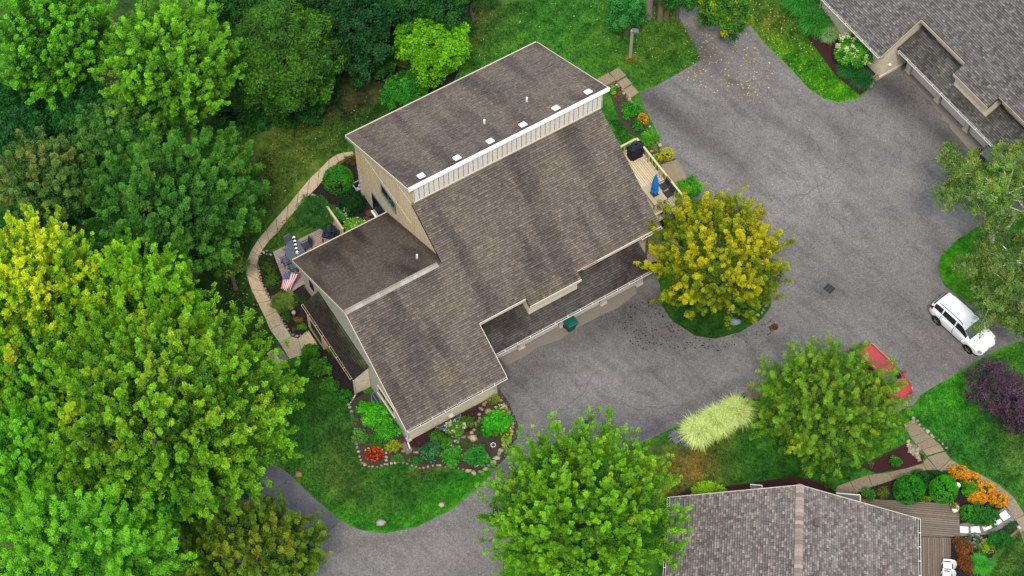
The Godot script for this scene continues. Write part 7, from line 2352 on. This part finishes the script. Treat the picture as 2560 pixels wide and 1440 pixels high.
	pd.lathe(Vector3.ZERO, [Vector2(0.16, 0.0), Vector2(0.14, 0.08), Vector2(0.07, 0.16), Vector2(0.06, 0.5), Vector2(0.12, 0.6), Vector2(0.1, 0.66), Vector2(0.0, 0.66)], 14)
	part("pedestal", pd, mat(C(104, 76, 66), 0.8), gz)
	var ball := MB.new()
	var prof := []
	for i in 13:
		var a := -PI * 0.5 + PI * i / 12.0
		prof.append(Vector2(cos(a) * 0.14, 0.78 + sin(a) * 0.14))
	ball.lathe(Vector3.ZERO, prof, 18)
	part("ball", ball, mat(C(206, 192, 172), 0.15), gz)
	# hoops, window wells, splash block
	for k in [[Vector3(-1.13, 0.0, 11.22), "white hoop on bare soil, uppermost of three"], [Vector3(-1.58, 0.0, 11.97), "white hoop at the right of the round hooped shrub"], [Vector3(-2.15, 0.0, 12.51), "white hoop below the round hooped shrub"]]:
		var q := thing("plant_hoop", k[1], "plant hoop", k[0], 0.0, "white plant hoops")
		var l := MB.new()
		ring(l, Vector3(0, 0.3, 0), 0.14, 0.016)
		part("ring", l, M.white, q)
		for i in 3:
			var w := MB.new()
			var d := Vector3(cos(i * 2.1), 0, sin(i * 2.1)) * 0.14
			w.tube([d + Vector3(0, 0.3, 0), d * 0.8], [0.01, 0.008], 5)
			part("leg", w, M.white, q)
	for k in [[Vector3(-3.9, 0.0, 9.47), 0.0, 0.85, 0.55, "grey metal window well under the gutter of the south wall"], [Vector3(-8.0, 0.0, 8.19), -PI * 0.5, 0.7, 0.5, "blue metal window well beside the porch end"]]:
		var q := thing("window_well", k[4], "window well", k[0], A + k[1])
		var l := MB.new()
		var n2 := 14
		for i in n2:
			var a0 := PI * i / n2
			var a1 := PI * (i + 1) / n2
			var p0 := Vector3(cos(a0) * k[2], 0, sin(a0) * k[3])
			var p1 := Vector3(cos(a1) * k[2], 0, sin(a1) * k[3])
			l.bar(p0 + Vector3(0, 0.14, 0), p1 + Vector3(0, 0.14, 0), 0.06, 0.3)
		part("metal_wall", l, mat(C(150, 160, 180), 0.4, null, 1.0, 0.3), q)
		var fl := MB.new()
		var pg := PackedVector2Array()
		for i in n2 + 1:
			pg.append(Vector2(cos(PI * i / n2) * (k[2] - 0.03), sin(PI * i / n2) * (k[3] - 0.03)))
		fl.extr(pg, Vector3(0, 0.1, 0), Vector3.RIGHT, Vector3.BACK, Vector3(0, -0.03, 0))
		part("well_floor", fl, mat(C(66, 78, 100), 0.5), q)
		var br := MB.new()
		br.box(Vector3(0, 0.2, k[3] * 0.45), Vector3(0.04, 0.04, k[3] * 0.9))
		br.box(Vector3(0, 0.2, k[3] * 0.4), Vector3(k[2] * 1.7, 0.035, 0.04))
		part("brace", br, mat(C(150, 160, 180), 0.4), q)
	var sb := thing("splash_block", "grey splash block below the corner downspout", "splash block", Vector3(-6.38, 0.0, 11.33), A)
	var l2 := MB.new()
	l2.slab(Vector3(0, 0.06, 0), Vector3(0.34, 0.08, 0.8), 0.02)
	l2.box(Vector3(-0.14, 0.12, 0), Vector3(0.05, 0.06, 0.78))
	l2.box(Vector3(0.14, 0.12, 0), Vector3(0.05, 0.06, 0.78))
	part("trough", l2, mat(C(150, 134, 128), 0.9, mottle_tex, 2.0), sb)
	var bs := thing("meter_box", "small pale box at the foot of the south house corner", "box", Vector3(-6.22, 0.0, 10.79), A)
	var l3 := MB.new()
	l3.slab(Vector3(0, 0.16, 0), Vector3(0.3, 0.32, 0.26), 0.03)
	part("case", l3, M.trim, bs)
	# path light and flower pot by the wooden deck
	var pl := thing("path_light", "white capped path light on a grey post beside the right clipped ball", "garden lamp", Vector3(26.38, 0.0, 14.14))
	var l4 := MB.new()
	l4.tube([Vector3(0, 0, 0), Vector3(-0.06, 0.75, 0)], [0.08, 0.075], 12)
	part("post", l4, mat(C(176, 170, 162), 0.8), pl)
	var l5 := MB.new()
	l5.lathe(Vector3(-0.06, 0.75, 0), [Vector2(0.11, 0.0), Vector2(0.16, 0.05), Vector2(0.15, 0.13), Vector2(0.08, 0.2), Vector2(0.0, 0.22)], 16)
	part("cap", l5, M.white, pl)
	var fp := shrub("flower_pot_plant", "yellow flowering plant in the white pot on the deck edge", "plant", Vector3(26.05, 0.42, 15.43), Vector3(0.26, 0.22, 0.26), "wild", 16.0, 0.24, Lf(70, 80, 24), Lf(150, 150, 40), 3)
	blossoms(fp, Vector3(0.26, 0.24, 0.26), 0.62, 14, 0.1, C(246, 200, 50), C(252, 226, 110))
	var pot := thing("flower_pot", "white round pot on the deck edge, holding the yellow flowers", "flower pot", Vector3(26.09, 0.2, 15.49))
	var l6 := MB.new()
	l6.lathe(Vector3.ZERO, [Vector2(0.15, 0.0), Vector2(0.19, 0.28), Vector2(0.22, 0.3), Vector2(0.22, 0.35), Vector2(0.17, 0.35), Vector2(0.16, 0.3), Vector2(0.0, 0.3)], 18)
	part("pot", l6, M.white, pot)
	# two white moulded chairs
	for k in [[Vector3(25.21, 0.2, 19.23), "white moulded chair on the lengthwise boards, upper of two"], [Vector3(25.1, 0.2, 19.82), "white moulded chair at the bottom edge, lower of two"]]:
		var q := thing("moulded_chair", k[1], "chair", k[0], -PI * 0.5 - 0.1, "white moulded chairs")
		var w := mat(Color(0.58, 0.58, 0.59), 0.35)
		var st := MB.new()
		st.slab(Vector3(0, 0.42, 0.03), Vector3(0.52, 0.05, 0.5), 0.02)
		part("seat", st, w, q)
		var bk := MB.new()
		for i in 8:
			var a0 := PI * (0.0 + i / 8.0)
			var a1 := PI * ((i + 1) / 8.0)
			bk.quad(Vector3(cos(a0) * 0.29, 0.47, -0.12 - sin(a0) * 0.16), Vector3(cos(a1) * 0.29, 0.47, -0.12 - sin(a1) * 0.16), Vector3(cos(a1) * 0.33, 0.66 + 0.2 * sin(a1), -0.16 - sin(a1) * 0.26), Vector3(cos(a0) * 0.33, 0.66 + 0.2 * sin(a0), -0.16 - sin(a0) * 0.26), Vector3(0, 0.3, 1))
		part("backrest", bk, w, q)
		for s in [-0.3, 0.3]:
			var ar := MB.new()
			ar.slab(Vector3(s, 0.65, 0.06), Vector3(0.1, 0.05, 0.5), 0.02)
			part("armrest", ar, w, q)
			for z in [-0.2, 0.26]:
				var lg := MB.new()
				lg.bar(Vector3(s * 0.95, 0.64 if z > 0 else 0.42, z), Vector3(s * 1.05, 0.0, z * 1.15), 0.06, 0.05)
				part("leg", lg, w, q)
	# timber edging with a white ball at its end
	var te := thing("timber_edging", "brown timber edging at the right end of the mixed flower bed", "edging", Vector3(28.8, 0.0, 17.45))
	var l7 := MB.new()
	l7.bar(Vector3(0, 0.08, 0), Vector3(29.75, 0.0, 16.68) - Vector3(28.8, 0.0, 17.45) + Vector3(0, 0.08, 0), 0.14, 0.16)
	part("timber", l7, mat(C(150, 112, 84), 0.9, wood_tex, 1.0), te)
	boulder("white round stone at the end of the timber edging", Vector3(29.77, 0.0, 16.53), 0.34, C(226, 226, 226))
	boulder("white stone ornament at the top of the yew, by the curved path", Vector3(-12.92, 0.0, -7.0), 0.36, C(216, 216, 206))
	boulder("terracotta stone at the entry wall", Vector3(-12.57, 0.0, 2.58), 0.3, C(180, 110, 76))
	# white painted utility box by the left eave of the bottom house
	var ub := thing("utility_box", "small white box beside the left eave of the bottom house", "box", Vector3(8.83, 0.0, 15.6))
	var l8 := MB.new()
	l8.slab(Vector3(0, 0.25, 0), Vector3(0.3, 0.5, 0.2), 0.03)
	part("case", l8, M.white, ub)
	var bl2 := thing("garden_bench", "pale stone bench between the green fountain grasses", "bench", Vector3(20.27, 0.0, -21.05), 0.9)
	var l9 := MB.new()
	l9.slab(Vector3(0, 0.42, 0), Vector3(1.1, 0.08, 0.35), 0.02)
	part("seat", l9, mat(C(176, 176, 168), 0.9), bl2)
	for s in [-0.4, 0.4]:
		var lg := MB.new()
		lg.box(Vector3(s, 0.19, 0), Vector3(0.14, 0.38, 0.3))
		part("leg", lg, mat(C(160, 160, 152), 0.9), bl2)

func loose_stuff() -> void:
	# fallen leaves
	var lm := MB.new()
	add_leaf(lm, Vector3(0, 0, -0.5), Vector3(0, 0.1, 1).normalized(), Vector3(0.2, 1, 0).normalized(), 1.0, 0.8, 1.0)
	var leaf := lm.mesh(M.petal)
	var yel := func(_p: Vector2) -> Color: return [C(222, 186, 70), C(236, 204, 90), C(206, 150, 60), C(190, 120, 50), C(236, 222, 150)][rng.randi() % 5]
	var dull := func(_p: Vector2) -> Color: return [C(206, 196, 90), C(190, 170, 80), C(226, 222, 180), C(214, 204, 120)][rng.randi() % 4]
	scatter("fallen_leaves", "yellow fallen leaves on the neck of the driveway", P2([Vector2(11.55, -21.26), Vector2(15.94, -21.26), Vector2(17.66, -18.14), Vector2(17.94, -14.43), Vector2(13.94, -14.76), Vector2(11.08, -16.78), Vector2(9.71, -16.44), Vector2(12.22, -18.14)]), 340, leaf, 0.07, 0.16, yel, 0.03, true)
	scatter("fallen_leaves", "yellow fallen leaves on the lawn strip right of the driveway neck", P2([Vector2(16.26, -23.73), Vector2(18.59, -23.73), Vector2(21.64, -17.12), Vector2(20.94, -15.09), Vector2(18.45, -17.8), Vector2(16.47, -20.91)]), 130, leaf, 0.07, 0.14, yel, 0.06, true)
	scatter("fallen_leaves", "yellow fallen leaves on the lawn behind the house", P2([Vector2(-4.14, -22.31), Vector2(6.1, -23.38), Vector2(11.33, -22.67), Vector2(12.67, -19.0), Vector2(8.65, -16.78), Vector2(3.28, -19.51), Vector2(-2.16, -16.44), Vector2(-3.55, -19.17)]), 130, leaf, 0.06, 0.12, dull, 0.06, true)
	scatter("fallen_leaves", "pale fallen leaves on the shaded lawn between wood and house", P2([Vector2(-18.04, -12.12), Vector2(-12.36, -15.43), Vector2(-8.63, -16.44), Vector2(-8.02, -14.1), Vector2(-10.86, -11.8), Vector2(-12.88, -9.86), Vector2(-16.49, -4.83), Vector2(-18.55, -4.83)]), 150, leaf, 0.06, 0.11, dull, 0.06, true)
	scatter("fallen_leaves", "yellow fallen leaves along the curved path", P2([Vector2(-18.55, -4.83), Vector2(-16.47, -4.52), Vector2(-16.71, -0.59), Vector2(-14.33, 5.21), Vector2(-15.77, 5.77), Vector2(-18.09, 1.18)]), 110, leaf, 0.06, 0.13, dull, 0.06, true)
	scatter("fallen_leaves", "few yellow leaves lying on the curved path slabs", P2([Vector2(-16.4, -3.6), Vector2(-15.89, -3.6), Vector2(-15.95, -0.59), Vector2(-13.9, 4.07), Vector2(-14.65, 4.07), Vector2(-16.58, -0.59)]), 16, leaf, 0.07, 0.13, yel, 0.06, true)
	var dk := func(_p: Vector2) -> Color: return [C(40, 34, 32), C(56, 44, 40), C(30, 28, 28), C(70, 50, 44)][rng.randi() % 4]
	scatter("dark_debris", "dark leaf litter on the asphalt below the yellow tree", P2([Vector2(7.04, 1.18), Vector2(8.82, 0.59), Vector2(9.99, 2.63), Vector2(11.93, 3.79), Vector2(14.95, 3.21), Vector2(16.27, 2.05), Vector2(16.69, 3.21), Vector2(12.88, 4.64), Vector2(7.92, 4.64), Vector2(6.49, 2.92)]), 190, leaf, 0.07, 0.15, dk, 0.025, true)
	var brown := func(_p: Vector2) -> Color: return [C(92, 50, 34), C(74, 40, 28), C(112, 64, 42)][rng.randi() % 3]
	scatter("leaf_pile", "small pile of brown leaves on the asphalt between the two islands", P2([Vector2(15.97, 2.86), Vector2(16.36, 2.58), Vector2(16.67, 2.81), Vector2(16.45, 3.1), Vector2(16.08, 3.1)]), 60, leaf, 0.1, 0.18, brown, 0.04, true)
	var mk := func(_p: Vector2) -> Color: return [C(52, 40, 42), C(70, 48, 48), C(40, 34, 36), C(90, 66, 58)][rng.randi() % 4]
	scatter("mulch_chips", "bark chips on the red mulch under the south wall", P2([Vector2(-6.37, 10.63), Vector2(-0.81, 7.79), Vector2(-1.41, 8.15), Vector2(-1.94, 9.27), Vector2(-2.47, 10.14), Vector2(-4.15, 10.47), Vector2(-4.82, 11.06), Vector2(-5.49, 11.33), Vector2(-6.07, 11.17)]), 500, leaf, 0.05, 0.11, mk, 0.085, true)
	scatter("mulch_chips", "bark chips on the bed below the porch", P2([Vector2(-12.51, 4.53), Vector2(-11.78, 4.36), Vector2(-10.74, 5.35), Vector2(-9.56, 6.95), Vector2(-9.17, 7.59), Vector2(-10.01, 8.01), Vector2(-11.42, 6.62)]), 380, leaf, 0.05, 0.1, mk, 0.065, true)
	scatter("mulch_chips", "bark chips on the bed between the curved path and the patio", P2([Vector2(-16.06, -2.24), Vector2(-15.21, -2.57), Vector2(-14.06, 0.53), Vector2(-13.21, -0.09), Vector2(-12.02, 2.05), Vector2(-13.31, 3.56), Vector2(-14.54, 1.76), Vector2(-15.82, -0.59)]), 420, leaf, 0.05, 0.1, mk, 0.065, true)
	scatter("mulch_chips", "bark chips on the bed beside the wooden deck", P2([Vector2(19.47, 14.35), Vector2(22.74, 13.43), Vector2(25.55, 13.01), Vector2(27.38, 13.72), Vector2(29.0, 15.03), Vector2(26.25, 16.22), Vector2(26.39, 15.03)]), 520, leaf, 0.05, 0.1, mk, 0.065, true)
	scatter("mulch_chips", "bark chips on the soil of the stone edged bed", P2([Vector2(-9.26, 8.28), Vector2(-8.31, 7.73), Vector2(-6.42, 10.63), Vector2(-0.81, 7.79), Vector2(-0.39, 8.78), Vector2(-0.05, 9.93), Vector2(-0.72, 11.65), Vector2(-2.15, 12.72), Vector2(-4.07, 12.45), Vector2(-8.14, 12.35), Vector2(-9.26, 10.74)]), 800, leaf, 0.05, 0.1, mk, 0.065, true)
	var grit: ArrayMesh = stone_meshes[2].duplicate()
	grit.surface_set_material(0, M.shingle)
	var gt := func(_p: Vector2) -> Color: return [C(120, 112, 104), C(84, 80, 76), C(66, 62, 60), C(160, 150, 138)][rng.randi() % 4]
	scatter("gravel", "loose gravel on the strip beside the driveway", P2([Vector2(-0.83, 7.23), Vector2(-0.2, 8.17), Vector2(0.41, 9.87), Vector2(0.29, 10.63), Vector2(-0.43, 12.03), Vector2(-1.0, 12.61), Vector2(-1.24, 12.56), Vector2(-0.58, 11.76), Vector2(0.0, 10.69), Vector2(0.07, 9.76), Vector2(-0.29, 8.78)]), 420, grit, 0.03, 0.09, gt, 0.045)
	# short grass that softens the lawns
	var tuft := tussock(41, 9, 0.07, 1.0, M.blade)
	var tone := func(p: Vector2) -> Color:
		var c := lawn_tone(p.x, p.y)
		var k := rng.randf_range(0.85, 1.5)
		return Color(c.r * k, c.g * k, c.b * k)
	for L in [
		[[Vector2(-14.29, 5.92), Vector2(-12.85, 5.21), Vector2(-11.0, 7.59), Vector2(-9.94, 8.42), Vector2(-9.4, 11.01), Vector2(-8.98, 12.48), Vector2(-7.65, 12.67), Vector2(-5.5, 12.67), Vector2(-2.63, 13.04), Vector2(-1.31, 12.83), Vector2(-2.02, 13.78), Vector2(-3.66, 15.29), Vector2(-5.65, 16.4), Vector2(-7.52, 16.78), Vector2(-8.93, 16.58), Vector2(-10.14, 15.94), Vector2(-12.12, 14.14), Vector2(-13.88, 12.48), Vector2(-14.61, 8.56)], 5200, "mown grass of the south lawn"],
		[[Vector2(-18.69, -6.69), Vector2(-15.39, -12.12), Vector2(-10.72, -14.76), Vector2(-7.88, -13.93), Vector2(-10.91, -11.63), Vector2(-10.81, -10.5), Vector2(-12.63, -10.11), Vector2(-13.37, -9.22), Vector2(-16.42, -3.91), Vector2(-17.02, -2.09), Vector2(-16.86, -0.89), Vector2(-15.5, 2.34), Vector2(-14.61, 4.64), Vector2(-15.32, 5.21), Vector2(-18.0, 2.34)], 4200, "shaded grass between the wood and the curved path"],
		[[Vector2(-4.09, -19.17), Vector2(-2.76, -22.67), Vector2(3.33, -23.73), Vector2(9.16, -23.73), Vector2(11.3, -21.96), Vector2(11.85, -20.7), Vector2(12.72, -18.28), Vector2(9.7, -16.03), Vector2(8.6, -15.43), Vector2(7.57, -16.95), Vector2(5.39, -16.27), Vector2(1.77, -19.45), Vector2(-2.16, -16.61)], 4600, "grass of the lawn behind the house"],
		[[Vector2(16.32, -23.73), Vector2(18.87, -23.73), Vector2(20.25, -20.03), Vector2(21.88, -16.78), Vector2(23.36, -15.16), Vector2(21.96, -14.56), Vector2(21.02, -14.83), Vector2(20.02, -15.7), Vector2(18.85, -17.46), Vector2(17.29, -19.58), Vector2(16.35, -21.19)], 2200, "grass strip right of the driveway neck"],
		[[Vector2(9.06, 0.83), Vector2(10.0, 2.43), Vector2(11.45, 3.5), Vector2(12.68, 3.7), Vector2(14.2, 3.21), Vector2(15.63, 2.26), Vector2(16.21, 1.18), Vector2(12.66, -0.59)], 1300, "grass on the island under the yellow tree"],
		[[Vector2(29.97, -4.46), Vector2(28.5, -3.54), Vector2(27.36, -2.33), Vector2(27.1, -1.43), Vector2(27.35, -0.24), Vector2(28.3, 0.74), Vector2(30.04, 2.05), Vector2(31.86, 3.44), Vector2(33.07, -3.6)], 1900, "grass on the island under the birches"],
		[[Vector2(10.12, 11.01), Vector2(13.86, 8.97), Vector2(16.35, 8.01), Vector2(23.32, 9.11), Vector2(23.61, 11.01), Vector2(20.03, 13.41), Vector2(17.19, 13.09), Vector2(15.5, 13.3), Vector2(12.37, 13.83), Vector2(9.24, 14.72), Vector2(9.37, 11.55)], 4400, "worn grass between the striped grasses and the bottom house"],
		[[Vector2(25.0, 7.73), Vector2(28.89, 5.32), Vector2(32.06, 3.79), Vector2(30.47, 15.5), Vector2(29.76, 14.46), Vector2(27.96, 12.88), Vector2(26.3, 11.95), Vector2(25.58, 10.6), Vector2(24.52, 9.24)], 3800, "grass of the right hand lawn"],
		[[Vector2(29.83, 16.78), Vector2(30.3, 16.78), Vector2(29.89, 19.81), Vector2(27.57, 19.81), Vector2(28.46, 18.31)], 700, "grass in the bottom right corner"],
		[[Vector2(6.44, -13.1), Vector2(7.14, -13.1), Vector2(7.94, -11.63), Vector2(7.39, -10.98), Vector2(6.77, -12.45)], 260, "grass between the house end and the deck"],
		[[Vector2(-14.94, -4.83), Vector2(-14.09, -5.76), Vector2(-13.5, -6.69), Vector2(-12.62, -4.83), Vector2(-14.35, -3.6), Vector2(-15.08, -2.84), Vector2(-15.84, -2.84)], 420, "grass between the curved path and the yew"],
	]:
		scatter("grass", L[2], P2(L[0]), L[1] * 2, tuft, 0.07, 0.13, tone, 0.012)
